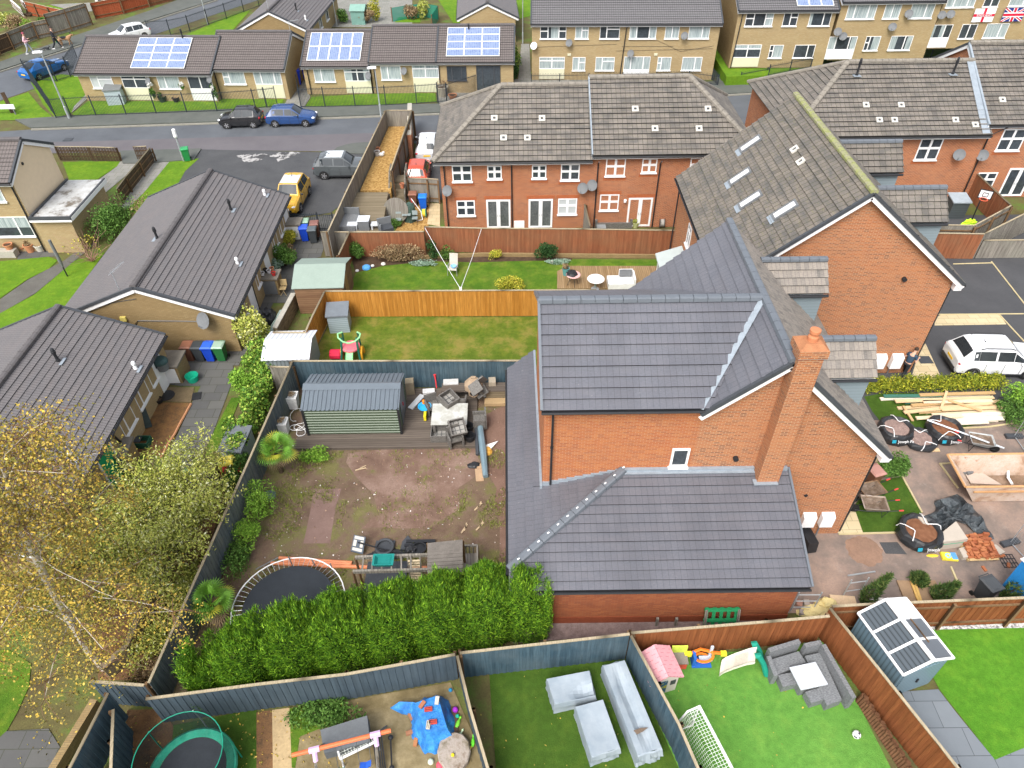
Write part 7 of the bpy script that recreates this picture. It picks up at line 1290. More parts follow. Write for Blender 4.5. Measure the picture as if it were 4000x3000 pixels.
m=MB();[beam(m,bz[i],bz[i+1],.07,.09)for i in range(3)];[beam(m,lerp(bz[0],bz[1],f),lerp(bz[0],bz[1],f)-V((0,0,.5)),.05,.03,(0,1,0))for f in(.2,.45,.7)];m.build('balustrade',WG,cf,True)
for q in bz[1:3]:m=MB();m.tube([q,V((q.x,q.y,0))],.05,4);m.build('post',PST,cf,True)
for X in(1310,1415):m=MB();m.tube([t(32,X,1500,2.0),t(32,X+20,1659,1.2),t(42,X+25,60,.4)],.035,4);m.build('ladder_rail',WG,cf,True)
for i in range(9):f=i/8;m=MB();beam(m,lerp(t(32,1312,1530,1.9),t(42,1335,40,.6),f),lerp(t(32,1418,1525,1.9),t(42,1440,40,.6),f),.07,.03);m.build('ladder_rung',pl((.55,.45,.3)),cf,True)
solo('bucket_swing','teal plastic swing seat lying over the monkey bars','swing seat',t(32,1105,1545,1.98),pl((.01,.2,.18)),lambda m:m.loft([[(x*s_,y*s_*.8,z)for x,y in((-.38,-.3),(.38,-.3),(.38,.3),(-.38,.3))]for s_,z in((.7,0),(1,.2),(1.05,.22),(.85,.22),(.6,.08))]));solo('trampoline_cover','dark sheet sagging beneath the monkey bars','sheet',t(32,1130,1620,.5),M['dkgrey'],lambda m:m.bx((0,-.4,0),(1.6,1.7,.06)))
nt_=thing('netted_trampoline','round trampoline with green pad and tall safety net at the bottom left','trampoline',(lambda p:V((p.x,p.y,0)))(P(748,3015,.7)));R1=1.37;GRN=pl((.01,.25,.16),rough=.5)
m=MB();m.lathe([(R1-.3,.68),(.01,.66)],36);m.build('jumping_mat',_mc['tramp_mat'],nt_);m=MB();m.lathe([(R1-.3,.69),(R1,.7),(R1+.03,.62),(R1-.28,.66)],36,ring=True);m.build('pad',blotch('green_pad',[(.35,(.01,.13,.085)),(.6,(.02,.25,.165))],1.6,8,(.1,.3,.22),.4,rough=.5),nt_)
m=MB();m.tube([(math.cos(a*.1745)*(R1-.05),math.sin(a*.1745)*(R1-.05),2.05)for a in range(37)],.016,5,cap=False);m.build('top_ring',GRN,nt_)
m=MB();rr=[[(math.cos(a*.1745)*(R1-.05),math.sin(a*.1745)*(R1-.05),z)for a in range(36)]for z in(.7,1.4,2.04)];m.loft(rr,cap=False);m.build('net',netm('safety_net',(.012,.022,.025),.62),nt_)
for a in range(6):x,y=math.cos(a*1.047+.5)*(R1+.04),math.sin(a*1.047+.5)*(R1+.04);m=MB();m.tube([(x,y,0),(x,y,1.3),(x*.95,y*.95,2.05)],.022,5);m.build('pole',M['steel']if a%2 else GRN,nt_)
sw=thing('swing_frame','swing frame with orange red top pipe and lilac corner brackets in the yard','swing',t(42,740,1560));zs=1.75;a_,b_=t(42,312,1548,zs),t(42,1165,1335,zs)
m=MB();m.tube([a_,b_],.07,10);m.build('top_pipe',pl((.7,.16,.06),rough=.4),sw,True);LIL=pl((.6,.42,.65))
for f in(.22,.84):c=lerp(a_,b_,f);m=MB();d=(b_-a_).normalized();m.tube([c-d*.16,c+d*.16],.1,8);m.tube([c,c+V((.05,-.25,-.25))],.08,7);m.build('bracket',LIL,sw,True)
for f in(.22,.84):
 for s_ in(-1,1):c=lerp(a_,b_,f);m=MB();m.tube([c-V((0,0,.05)),V((c.x,c.y+s_*.95,0))],.045,4);m.build('leg',FW['grey'],sw,True)
for f,f2,c_,lab in((.42,.48,(.01,.2,.17),'green swing seat'),(.64,.76,(.02,.1,.5),'blue swing seat')):
 p,q=lerp(a_,b_,f),lerp(a_,b_,f2);e=p-V((0,.35,1.15));g=q-V((0,.35,1.15));m=MB();m.tube([p,e],.012,3);m.tube([q,g],.012,3);m.build('rope',M['grey'],sw,True);m=MB();mid=lerp(e,g,.5)-V((0,0,.1));m.face([e+V((0,-.09,0)),mid+V((0,-.09,0)),mid+V((0,.09,0)),e+V((0,.09,0))]);m.face([mid+V((0,-.09,0)),g+V((0,-.09,0)),g+V((0,.09,0)),mid+V((0,.09,0))]);m.face([e+V((0,-.09,0)),mid+V((0,-.09,0)),mid+V((0,-.09,-.08)),e+V((0,-.09,-.08))]);m.face([mid+V((0,-.09,0)),g+V((0,-.09,0)),g+V((0,-.09,-.08)),mid+V((0,-.09,-.08))]);so_=m.build('seat',pl(c_),sw,True);so_['label']=lab
cq=[t(42,555,1330,.9),t(42,960,1205,.9),t(42,985,1430,.75),t(42,590,1535,.75)]
def covt(m):
 m.face(cq[::-1]);[m.face([cq[i],cq[(i+1)%4],V((cq[(i+1)%4].x,cq[(i+1)%4].y,.3)),V((cq[i].x,cq[i].y,.3))])for i in range(4)]
solo('covered_table','table under a faded dark grey cover behind the swing pipe','covered table',(0,0,0),plain('faded_cover',(.12,.13,.14),.7,.2,var=.2,scale=1.5),covt)
bt=thing('tarpaulin','bright blue tarpaulin draped over a heap in the yard','tarpaulin',t(42,1500,1300));BLT=(lambda q:(q.col(q.ramp(q.noise(q.tc.outputs['Object'],2.5,6),[(.3,(.015,.13,.42)),(.6,(.04,.26,.68)),(.8,(.2,.45,.8))])),q.bump(q.noise(q.tc.outputs['Object'],7,6,.7),.8,.08),q.m)[2])(NT('blue_tarp',.35,.4))
top_=[t(42,1370,1100,.75),t(42,1570,1035,.75),t(42,1650,1310,.7),t(42,1470,1370,.7)];rn=random.Random(2);rings=[]
for k in range(7):
 f=k/6;ring=[]
 for i in range(40):
  e=i/40*4;j=int(e);p=lerp(top_[j],top_[(j+1)%4],e-j);c=ctr(top_);out=(p-c);out.z=0;n_=out.normalized()
  ring.append(p+n_*(f*(.36+.03*math.sin(i*.9+k*.4))+f*f*.05*math.sin(i*1.7)+f*.03*rn.random())+V((0,0,-p.z*f**.75+(.06*rn.random()if 0<f<1 else.02))))
 rings.append(ring)
m=MB();m.loft(rings[::-1],cap=False);m.face(rings[0]);m.build('sheet',BLT,bt,True);m=MB();fl_=[t(42,1160,1140,.05),t(42,1240,1085,.3),t(42,1370,1090,.5),t(42,1390,1180,.35),t(42,1260,1190,.05)];m.face(fl_[::-1]);m.face([v-V((0,0,.06))for v in fl_]);[m.face([fl_[i],fl_[(i+1)%5],fl_[(i+1)%5]-V((0,0,.3)),fl_[i]-V((0,0,.3))])for i in range(5)];m.build('loose_flap',BLT,bt,True)
for X,Y,z,c,rz,lab in((1437,1115,.8,(.38,.15,.08),1.,'plain brown brick at the back of the blue tarpaulin'),(1490,1155,.8,(.5,.06,.04),.1,'red perforated brick nearest the back of the blue tarpaulin'),(1530,1265,.78,(.5,.06,.04),.1,'red perforated brick in the middle of the blue tarpaulin'),(1565,1080,.8,(.55,.52,.45),1.5,'upright pale stone at the back corner of the blue tarpaulin'),(1490,1290,.78,(.55,.5,.4),1.5,'pale stone beside the front perforated brick'),(1340,1220,.1,(.36,.16,.08),-1.0,'brown brick holding the left edge of the blue tarpaulin'),(1380,1440,.06,(.4,.17,.07),1.5,'brown brick at the lower left of the blue tarpaulin'),(1330,1357,.05,(.33,.15,.08),.3,'small brick fragment left of the blue tarpaulin')):
 o=solo('brick',lab,'brick',t(42,X,Y,z),pl(c,var=.2),lambda m:m.bx((0,0,.04),(.26,.13,.09)),rz=rz)
 if 'perforated' in lab:m=MB();[m.lathe([(.018,.086),(.001,.0865)],8,(-.09+i*.045,j*.03,0))for i in range(5)for j in(-1,1)];m.build('holes',M['black'],o)
for X,Y,c,a,lab in((1750,1260,(.2,.65,.05),1.2,'lime skittle lying by the blue grey fence'),(1765,1370,(.6,.75,.5),1.1,'pale skittle beyond the lime one by the fence'),(1875,1420,(.15,.7,.04),1.5,'bright green skittle nearer the camera by the fence'),(1845,1490,(.7,.6,.1),.8,'yellow skittle beside the mossy stone slab')):
 solo('skittle',lab,'skittle',t(42,X,Y,.06),pl(c),lambda m:(setattr(m,'M',TR(0,0,0,rz=a,ry=math.pi/2)),m.lathe([(.04,-.2),(.07,-.1),(.06,0),(.025,.1),(.04,.17),(.01,.22)],10)))
for X,Y,r_,c,lab in((1722,1155,.1,(.35,.03,.5),'purple ball by the blue grey fence'),(1740,1210,.07,(.02,.45,.3),'small green ball under the purple one'),(1680,985,.07,(.02,.25,.5),'small blue ball in the yard corner'),(1590,1635,.13,(.7,.08,.12),'red and white ball at the bottom of the yard'),(1510,1605,.1,(.55,.65,.5),'pale green ball at the bottom of the yard'),(1700,1545,.06,(.75,.6,.02),'yellow ball on the stone slab')):solo('ball',lab,'ball',t(42,X,Y,r_ if c[0]!=.75 else.4),pl(c),lambda m:m.ball((0,0,0),r_,n=14,m=8),smooth=True)
solo('stone_slab','pale mossy stone slab table with odds and ends at the bottom of the yard','stone slab',t(42,1715,1545),blotch('mossy_stone',[(.35,(.16,.13,.08)),(.5,(.36,.31,.27)),(.65,(.17,.12,.08))],2.6,9,(.4,.36,.32),.4),lambda m:m.loft([[(math.cos(a*.524)*.55*s_,math.sin(a*.524)*.62*s_,z)for a in range(12)]for s_,z in((.9,0),(1,.06),(1,.3),(.93,.34))]))
solo('plank','dark brown plank lying beside the blue tarpaulin','plank',t(42,1720,1320,.05),pl((.1,.06,.04)),lambda m:m.bx((0,0,0),(.2,1.5,.05),rz=.1));solo('wheeled_toy','black and pink scooter lying in the yard by the swing','scooter',t(42,1150,1540,.1),M['black'],lambda m:m.tube([(0,.5,.1),(.1,-.1,.08),(.15,-.45,.08)],.03,5).ball((0,.5,.08),.09).ball((.15,-.45,.08),.09))
fc=thing('folded_pushchair','black folded frame leaning by the swing leg','folded frame',t(42,1060,1600));[(lambda m:(m.tube([(i*.07-.2,.6,.55),(i*.07,-.3,.1)],.025,5),m.build('frame_tube',M['black'],fc)))(MB())for i in range(5)]
def goal(label,p,rz,w_,d_,h_):
 o=thing('football_goal',label,'goal',p,rz);r=.045
 m=MB();m.tube([(0,0,0),(0,0,h_),(w_,0,h_),(w_,0,0)],r,8);m.build('front_frame',M['white'],o)
 for x in(0,w_):m=MB();m.tube([(x,0,h_),(x,d_*.45,h_*.95),(x,d_,0),(x,0,0)],r*.8,6);m.build('side_frame',M['white'],o)
 m=MB();m.tube([(0,d_,0),(w_,d_,0)],r*.8,6);m.build('rear_bar',M['white'],o)
 N_=netm('goal_net',(.7,.75,.68),.12,.1);m=MB();m.face([(0,d_*.45,h_*.95),(w_,d_*.45,h_*.95),(w_,d_,0),(0,d_,0)]);m.face([(0,0,h_),(w_,0,h_),(w_,d_*.45,h_*.95),(0,d_*.45,h_*.95)]);[m.face([(x,0,0),(x,0,h_),(x,d_*.45,h_*.95),(x,d_,0)])for x in(.0,w_)];m.build('net',N_,o);return o
g0,g1=t(43,1620,1125,1.5),t(43,1900,1655,1.5);goal('white football goal with net beside the blue dividing fence',(g0.x,g0.y,0),heading(g0,g1),2.9,-.95,1.5)
goal('small white goal lying under the swing in the yard',t(42,760,1650),.45,1.2,.6,.7)
COV=(lambda q:(q.col(q.ramp(q.noise(q.tc.outputs['Object'],1.3,5),[(.35,(.25,.3,.345)),(.65,(.33,.375,.415))])),q.bump(q.noise(q.mapping('Object',(3,3,1)),1.,3),.25,.05),q.m)[2])(NT('furniture_cover',.55,.3))
def covered(label,top,zt,name='covered_furniture',dips=()):
 o=thing(name,label,'covered furniture',(*xy(ctr(top)),0));c=ctr(top);rn=random.Random(len(label));rings=[]
 for f,sc_,z in((0,1.02,1),(.04,1.05,.95),(.35,1.09,.6),(.7,1.04,.28),(.95,1.07,.04),(1,1.0,.0)):
  ring=[]
  for i in range(48):
   e=i/48*4;j=int(e);p=lerp(top[j],top[(j+1)%4],e-j);fold=(.012*math.sin(i*2.1+f*3)+.014*math.sin(i*.9-f*5))if.1<f<.99 else.01*math.sin(i*.9-5)
   w=c+(p-c)*(sc_+fold);ring.append(V((w.x,w.y,p.z*z)))
  rings.append(ring)
 m=MB();m.loft(rings[::-1],cap=False);n=8
 for a in range(n):
  for b in range(n):
   g=lambda u,v:(lambda p:p-V((0,0,.05*math.sin(math.pi*u)*math.sin(math.pi*v)+sum(d*max(0,1-math.hypot(u-x,v-y)/r)for x,y,r,d in dips))))(lerp(lerp(rings[0][0],rings[0][12],u),lerp(rings[0][36],rings[0][24],u),v))
   m.face([g(a/n,b/n),g(a/n,(b+1)/n),g((a+1)/n,(b+1)/n),g((a+1)/n,b/n)][::-1])
 m.build('cover',COV,o,True);return o
covered('square garden seat under a grey blue cover nearest the blue fence corner',tt(43,(310,890),(665,820),(715,1030),(375,1100),z=.75),.75,dips=((.8,.8,.35,.22),))
covered('garden table under a pale grey cover in the middle of the lawn',tt(43,(555,1135),(785,1072),(930,1480),(690,1555),z=.75),.75)
cs=covered('long sofa under a sagging grey cover along the dividing fence',tt(43,(795,785),(975,735),(1290,1480),(1085,1535),z=.85),.85,dips=((.5,.35,.3,.18),(.5,.72,.25,.15)))
m=MB();q=tt(43,(1050,1335),(1110,1312),(1180,1308),(1130,1345),(1080,1370),z=.86);m.face(q[::-1]);tr2=m.build('tear',plain('tear_rattan',(.16,.12,.09),.8,.1,var=.5,scale=30),cs,True)
ph=thing('playhouse','plastic playhouse with pink tiled roof and cream walls','playhouse',t(43,1345,985));PR=[t(43,1230,590,1.45),t(43,1345,600,1.45)]
pv={'ridgeA':t(43,1230,592,1.5),'ridgeB':t(43,1355,868,1.5),'eLA':t(43,1112,658,1.1),'eLB':t(43,1255,922,1.1),'eRA':t(43,1345,598,1.1),'eRB':t(43,1470,862,1.1)}
d=(pv['ridgeB']-pv['ridgeA']);n_=d.normalized();s_=V((-n_.y,n_.x,0));A0=pv['ridgeA'];Lh=d.length;ph.location=(A0.x,A0.y,0);ph.rotation_euler[2]=math.atan2(n_.y,n_.x)
pink=tilem('pink_plastic',(.72,.33,.36),(.76,.38,.41),(.5,.2,.23),wdt=.3,off=.5,ms=.012,rough=.5,var=.3)
roof(ph,[(0,-.62,1.1),(Lh,-.62,1.1),(Lh,0,1.5),(0,0,1.5)],.16,pink,world=False,lip=.015,th=.04);roof(ph,[(0,0,1.5),(Lh,0,1.5),(Lh,.62,1.1),(0,.62,1.1)],.16,pink,world=False,lip=.015,th=.04)
m=MB();m.extr([(-.5,0),(-.5,1.12),(0,1.42),(.5,1.12),(.5,0)],.1,Lh-.1);m.build('wall',plain('cream_plastic',(.62,.56,.5),.5,.3,var=.05),ph);m=MB();m.box(Lh-.099,Lh-.08,-.36,.1,.1,.95);m.build('doorway',blotch('toy_clutter',[(.35,(.04,.05,.06)),(.5,(.03,.15,.3)),(.6,(.5,.45,.03)),(.75,(.1,.3,.1))],6,14),ph);m=MB();m.box(Lh-.099,Lh-.085,.22,.42,.55,.85);m.box(Lh-.6,Lh-.3,.5,.515,.4,.8);m.build('window',M['dkgrey'],ph)
tk=thing('toy_kitchen','small toy kitchen with lime top behind the playhouse','toy',t(43,1430,770));m=MB();m.box(-.25,.25,-.2,.2,.1,.5);m.build('body',pl((.55,.08,.05)),tk);m=MB();m.box(-.28,.28,-.23,.23,.5,.55);m.build('worktop',pl((.22,.19,.17)),tk);m=MB();m.box(-.28,.28,.2,.26,.55,.95);m.build('back_panel',pl((.55,.65,.08)),tk)
tg=thing('toy_garage','orange and blue multi level toy car track by the chestnut fence','toy',t(43,1640,750));OG,BG=pl((.8,.2,.02)),pl((.02,.12,.45))
m=MB();m.box(-.4,.3,-.2,.2,0,.06);m.box(-.4,-.3,-.15,.15,.06,.6);m.build('base',BG,tg);m=MB();[m.tube([(math.cos(a*.4)*.3+.0,math.sin(a*.4)*.22,.15+a*.03)for a in range(18)],.05,5)];m.tube([(-.5,.1,.5),(-.1,.2,.62),(.4,.1,.55),(.65,.1,.5)],.06,5);m.build('track',OG,tg);m=MB();m.box(-.15,.3,-.1,.1,.3,.34);m.box(.2,.3,.1,.16,.3,.95);m.build('deck',pl((.5,.55,.62)),tg);m=MB();m.box(-.7,-.45,.0,.15,.45,.6);m.box(.6,.8,.0,.15,.45,.6);m.build('ramp',pl((.75,.65,.03)),tg)
sl_=thing('slide','cream plastic slide with green ladder sides by the chestnut fence','slide',t(43,2000,740));q=[t(43,2105,690,.95),t(43,2040,700,.82),t(43,1920,740,.35),t(43,1835,775,.14),t(43,1800,800,.12)];s_=V((.1,.27,0));m=MB();m.loft([[p-s_+V((0,0,.12)),p-s_*.85,p+s_*.85,p+s_+V((0,0,.12)),p+s_-V((0,0,.05)),p-s_-V((0,0,.05))]for p in q]);m.build('chute',pl((.66,.63,.54)),sl_,True)
for e,f in(((2085,590),(2155,720)),((2115,690),(2200,850))):m=MB();p,r_=t(43,*e,1.0),t(43,*f,.05);m.tube([p+V((-.06,0,0)),p+V((.05,0,.04)),lerp(p,r_,.5)+V((.04,0,.1)),r_],[.1,.11,.1,.12],8);m.build('side_rail',pl((.01,.25,.17)),sl_,True)
def wsofa(label,pts,zs,backs):
 o=thing('rattan_sofa',label,'sofa',(*xy(ctr(pts)),0));m=MB();m.prism([xy(p)for p in pts],.02,zs);m.build('seat',wickg,o,True)
 for a,b,h_ in backs:m=MB();beam(m,V((*xy(a),h_/2)),V((*xy(b),h_/2)),.16,h_);m.build('backrest',wickg,o,True)
 return o
S1=tt(44,(30,720),(265,650),(330,745),(85,850),z=.42);wsofa('grey rattan love seat with its back to the chestnut fence',S1,.42,[(t(44,10,640,.85),t(44,275,560,.85),.85),(t(44,5,690,.65),t(44,70,860,.65),.65)])
S2=tt(44,(320,690),(450,660),(640,1070),(510,1120),z=.42);wsofa('long grey rattan corner sofa along the chestnut fence',S2,.42,[(t(44,320,600,.85),t(44,460,570,.85),.85),(t(44,480,590,.85),t(44,745,1050,.85),.85)])
tb=thing('garden_table','grey topped rattan table between the grey rattan sofas','table',t(44,330,880));q=tt(44,(185,790),(410,742),(518,935),(285,985),z=.68);m=MB();m.prism([xy(p)for p in q],.64,.69);m.build('table_top',pl((.5,.53,.57)),tb,True);m=MB();c=ctr(q);m.prism([xy(lerp(c,p,.8))for p in q],.02,.64);m.build('base',wickg,tb,True)
for q,lab in((((85,855),(215,830),(250,930),(130,960)),'grey rattan stool under the near left of the table'),(((320,1000),(440,965),(495,1060),(375,1100)),'grey rattan stool in front of the table')):p=tt(44,*q,z=.4);solo('rattan_stool',lab,'stool',(0,0,0),wickg,lambda m:m.prism([xy(v)for v in p],.02,.4),group=None)
solo('football','black and white football on the pale lawn','ball',t(44,766,1370,.12),(lambda q:(q.col(q.ramp(q.n('TexVoronoi',{'Vector':q.tc.outputs['Object'],'Scale':9.}).outputs[0],[(.3,(.05,.05,.06)),(.36,(.8,.8,.8))])),q.m)[1])(NT('football',.5,.3)),lambda m:m.ball((0,0,0),.14,n=16,m=10),smooth=True)
LG_=plain('log_wood',(.13,.065,.035),.85,.1,var=.6,scale=6);lr=thing('log_edging','row of short upright timber logs edging the pale lawn along the fence','log edging',t(44,900,1300))
for i in range(26):f=i/25;p=lerp(t(44,745,1085),t(44,1150,1720),f)+V((.12,0,0));m=MB();m.tube([p,p+V((.1,.03,.42+.05*math.sin(i*2)))],.09,7);m.build('log',LG_,lr,True)
E1,E2,E3=t(44,1190,890,1.9),t(44,1635,752,1.9),t(44,775,322,1.9);d=(E1-E3);Ls=d.length-.1;rz=math.atan2(d.y,d.x)
gp=thing('plastic_shed','grey blue plastic shed with ribbed roof panels and white trims','shed',(E3.x,E3.y,0),rz);Dw=(E2-E1).length;wv=corr('plastic_wall',(.13,.2,.245),.16,dark=.55);wvh=corr('plastic_wall_front',(.15,.22,.265),.14,True,.6)
m=MB();m.box(.08,Ls-.08,.08,Dw-.08,0,1.88);m.build('wall',wv,gp);m=MB();m.box(Ls-.079,Ls-.05,.2,Dw-.2,.08,1.8);dr=m.build('door',wvh,gp);m=MB();m.box(Ls-.049,Ls,Dw/2-.03,Dw/2+.03,.8,1.0);m.build('handle',M['black'],dr)
m=MB();m.face([(Ls-.07,.08,1.88),(Ls-.07,Dw-.08,1.88),(Ls-.07,Dw/2,2.25)]);m.face([(.08,Dw-.08,1.88),(.08,.08,1.88),(.08,Dw/2,2.25)]);m.build('gable',wv,gp)
RP=corr('roof_polycarb',(.06,.075,.088),.16,True,dark=.2);RPl=plain('roof_smooth',(.12,.135,.155),.35,.4,var=.1)
for s_ in(0,1):
 for i in range(3):
  x0,x1=i*Ls/3+.04,(i+1)*Ls/3-.04;Y=lambda y:y if not s_ else Dw-y;m=MB();q=[(x0,Y(.04),1.93),(x1,Y(.04),1.93),(x1,Y(Dw/2-.04),2.32),(x0,Y(Dw/2-.04),2.32)];m.face(q if not s_ else q[::-1],[(q_[0],0)for q_ in q]if 0 else None);rp_=m.build('roof_panel',RP if not s_ else(RPl if i else M['white']),gp)
 m=MB();[beam(m,(x,Y(0),1.93),(x,Y(Dw/2),2.34),.08,.05)for x in(0.02,Ls/3,2*Ls/3,Ls-.02)];beam(m,(0,Y(0),1.92),(Ls,Y(0),1.92),.07,.06);m.build('trim',M['white'],gp)
m=MB();beam(m,(0,Dw/2,2.36),(Ls,Dw/2,2.36),.14,.06);m.build('ridge_cap',M['white'],gp)
solo('stick','thin brown stick lying on the plastic shed roof','stick',gp.location+Matrix.Rotation(rz,3,'Z')@V((Ls*.55,Dw*.68,2.26)),PST,lambda m:m.bx((0,0,0),(.9,.04,.03)),rz=rz)
def bulkbag(label,p,r,h,fill,seed,open_=True,txt=None):
 rn=random.Random(seed);o=thing('bulk_bag',label,'bulk bag',p,0,'black bulk bags on the site');BB=plain('black_woven',(.025,.027,.03),.4,.35,var=.3);n=20;prof=[(.86,0),(1.02,.25),(1.05,.6),(.98,.9),(.88,1.0),(.78,.92),(.7,.84)]
 m=MB();m.loft([[(math.cos(a*6.283/n)*r*k*(1+.07*rn.uniform(-1,1)),math.sin(a*6.283/n)*r*k*(1+.07*rn.uniform(-1,1)),h*z*(1+.06*rn.uniform(-1,1)))for a in range(n)]for k,z in prof],cap=False);m.build('sack',BB,o)
 if fill:m=MB();m.loft([[(math.cos(a*6.283/n)*r*k,math.sin(a*6.283/n)*r*k,h*z)for a in range(n)]for k,z in((.74,.82),(.45,.86),(.01,.9))],cap=False);m.build('contents',fill,o)
 WS_=pl((.72,.72,.72))
 for a in range(2):b=a*2.6+seed;c=V((math.cos(b)*r*.8,math.sin(b)*r*.8,h*.95));m=MB();m.tube([V((math.cos(b+w_)*r*k_,math.sin(b+w_)*r*k_,h*z_))for w_,k_,z_ in((-.62,1.07,.55),(-.55,.98,.93),(-.45,.82,1.05),(-.3,.6,1.02),(-.1,.45,1.0),(.15,.45,1.02),(.35,.62,1.06),(.5,.85,1.05),(.56,1.0,.92))],.021,5);m.build('strap',WS_,o)
 if txt:
  text(o,txt,.19,WS_,(.12,-r*1.08,h*.72),(rad(55),0,0));m=MB();m.bx((-.42,-r*1.06,h*.72),(.18,.02,.16),rx=-.3);m.build('emblem',pl((.02,.3,.42)),o)
rub=blotch('rubble',[(.35,(.2,.14,.12)),(.65,(.36,.26,.23))],9,20);dirt=blotch('red_soil',[(.35,(.14,.06,.03)),(.65,(.26,.12,.065))],4,16)
bulkbag('round black bulk bag of rubble beside the roof corner',t(34,1075,450),.78,.7,rub,1,txt='Joseph Pa');bulkbag('collapsed black bulk bag between two fuller ones',t(34,1300,500),.72,.32,rub,5);bulkbag('black bulk bag of red soil nearest the timber pile',t(34,1500,440),.8,.6,dirt,2,txt='Joseph');bulkbag('slumped black bulk bag beside the concrete slabs',t(34,1285,1330),.85,.65,dirt,7,txt='Joseph')
WC=[(.55,.36,.18),(.62,.45,.26),(.7,.56,.38),(.72,.64,.52),(.46,.3,.14),(.05,.16,.12)];rn=random.Random(3)
planks=[(970,130,1910,85,3),(1000,105,1500,100,5),(1100,150,1950,115,1),(1180,160,1700,130,5),(1310,95,1960,75,4),(1120,210,2010,150,1),(1240,185,1900,140,4),(1340,155,1940,145,2),(1285,172,1700,160,5),(1175,245,1930,165,1),(1360,245,1800,180,2),(1190,240,1700,200,5),(1500,220,2020,200,1),(1300,245,1980,190,0),(1560,140,1850,232,0),(1170,190,1250,318,0),(1545,62,1495,215,1),(1280,295,1680,275,2),(1420,268,2020,232,2),(1425,285,2040,252,3),(1440,300,2040,268,3),(1450,315,2040,285,3),(1470,325,2035,298,3),(1500,335,1980,312,3),(1520,345,1900,328,3),(1700,200,2025,205,1),(1320,565,1480,570,1)]
for i,(x0,y0_,x1,y1_,c)in enumerate(planks):
 z=.08+.05*((i*7)%5)+(.12 if 14<=i<=16 else 0);z=.05 if i==26 else z;p,q=t(34,x0,y0_,z),t(34,x1,y1_,z)
 o=solo('timber_plank','short plank lying alone below the collapsed bulk bag' if i==26 else 'loose timber plank in the untidy pile on the turf','plank',(p+q)/2,pl(WC[c],var=.12),lambda m:beam(m,p-(p+q)/2,q-(p+q)/2,.2 if i not in(14,15,16)else.12,.05),group='timber planks on the turf')
solo('metal_pole','long pale metal pole lying across a bulk bag and barrow','pole',(0,0,0),pl((.62,.66,.7)),lambda m:m.tube([t(34,1375,310,.75),t(34,2040,555,.4)],.04,6))
def barrow(label,p,rz,c,s=1.):
 o=thing('wheelbarrow',label,'wheelbarrow',p,rz,'builders wheelbarrows');m=MB();q=lambda a,b,c_,z:[(-a,-c_,z),(b,-c_,z),(b,c_,z),(-a,c_,z)]
 m.loft([q(.35,.25,.2,.35),q(.55,.45,.36,.68),q(.57,.47,.38,.68),q(.5,.42,.33,.64)],cap=False);m.build('tray',c,o);m=MB();m.loft([q(.5,.42,.33,.64),q(.33,.24,.19,.34)],cap=False);m.face(q(.33,.24,.19,.34));m.build('tray_inside',blotch('barrow_mud',[(.35,(.13,.09,.06)),(.65,(.27,.21,.17))],4,12),o)
 for s_ in(-1,1):m=MB();m.tube([(-.75,s_*.08,.2),(-.3,s_*.22,.33),(.5,s_*.27,.5),(1.0,s_*.28,.62)],.02,5);m.build('handle',M['black'],o);m=MB();m.tube([(.88,s_*.28,.6),(1.05,s_*.28,.64)],.032,6);m.build('grip',pl((.6,.05,.05)),o);m=MB();m.tube([(.25,s_*.23,.4),(.35,s_*.25,.0),(.5,s_*.26,.45)],.018,4);m.build('stand',M['black'],o)
 m=MB();m.M=TR(-.75,0,.2,rx=math.pi/2);m.lathe([(.1,-.06),(.2,-.05),(.2,.05),(.1,.06)],14);m.build('wheel',M['tyre'],o)
mt=blotch('muddy_tray',[(.35,(.24,.17,.12)),(.55,(.42,.35,.29)),(.7,(.62,.58,.54))],3,12)
barrow('muddy wheelbarrow with red grips on the small turf',t(34,890,1110),-.12,mt);barrow('brown wheelbarrow standing against the house corner',t(34,865,985),.25,blotch('rusty_tray',[(.35,(.18,.1,.05)),(.65,(.32,.22,.14))],3,10));barrow('pale grey wheelbarrow beneath the long metal pole',t(34,1790,560),2.9,blotch('cement_tray',[(.35,(.3,.33,.34)),(.65,(.55,.56,.54))],3,10))
SK=blotch('rusty_skip',[(.32,(.25,.13,.07)),(.46,(.48,.38,.3)),(.7,(.6,.52,.46))],1.1,9,(.4,.2,.1),.5,extra=[(2.5,.6,.68,(.3,.11,.04),.8)]);skp=thing('skip','rusty open topped builders skip at the right edge','skip',t(34,2000,950))
a0,a1=t(34,1550,610,1.2),t(34,1705,890,1.2);zt=1.2;wx=4.4;ex=V((1,.0,0));ctop=[a1,a1+ex*wx,a0+ex*wx,a0];bot=[V((a1.x+.85,a1.y+.12,.05)),V((a1.x+wx-.6,a1.y+.12,.05)),V((a0.x+wx-.6,a0.y-.3,.05)),V((a0.x+1.05,a0.y-.3,.05))]
inn=lambda r,k,dz:[lerp(ctr(r),p,k)+V((0,0,dz))for p in r]
m=MB();m.loft([bot,ctop,inn(ctop,.96,0),inn(bot,.95,.06)]);m.build('hopper',SK,skp,True);m=MB();[m.tube([ctop[i],ctop[(i+1)%4]],.05,6)for i in range(4)];beam(m,lerp(ctop[0],bot[0],.3)+V((.25,-.04,0)),lerp(ctop[1],bot[1],.3)+V((0,-.04,0)),.05,.08);m.build('rim',pl((.5,.28,.13),var=.25),skp,True)
m=MB();m.face(inn(bot,.93,.1));m.build('mud_floor',blotch('skip_mud',[(.35,(.16,.1,.06)),(.6,(.3,.21,.15))],1.6,10),skp,True)
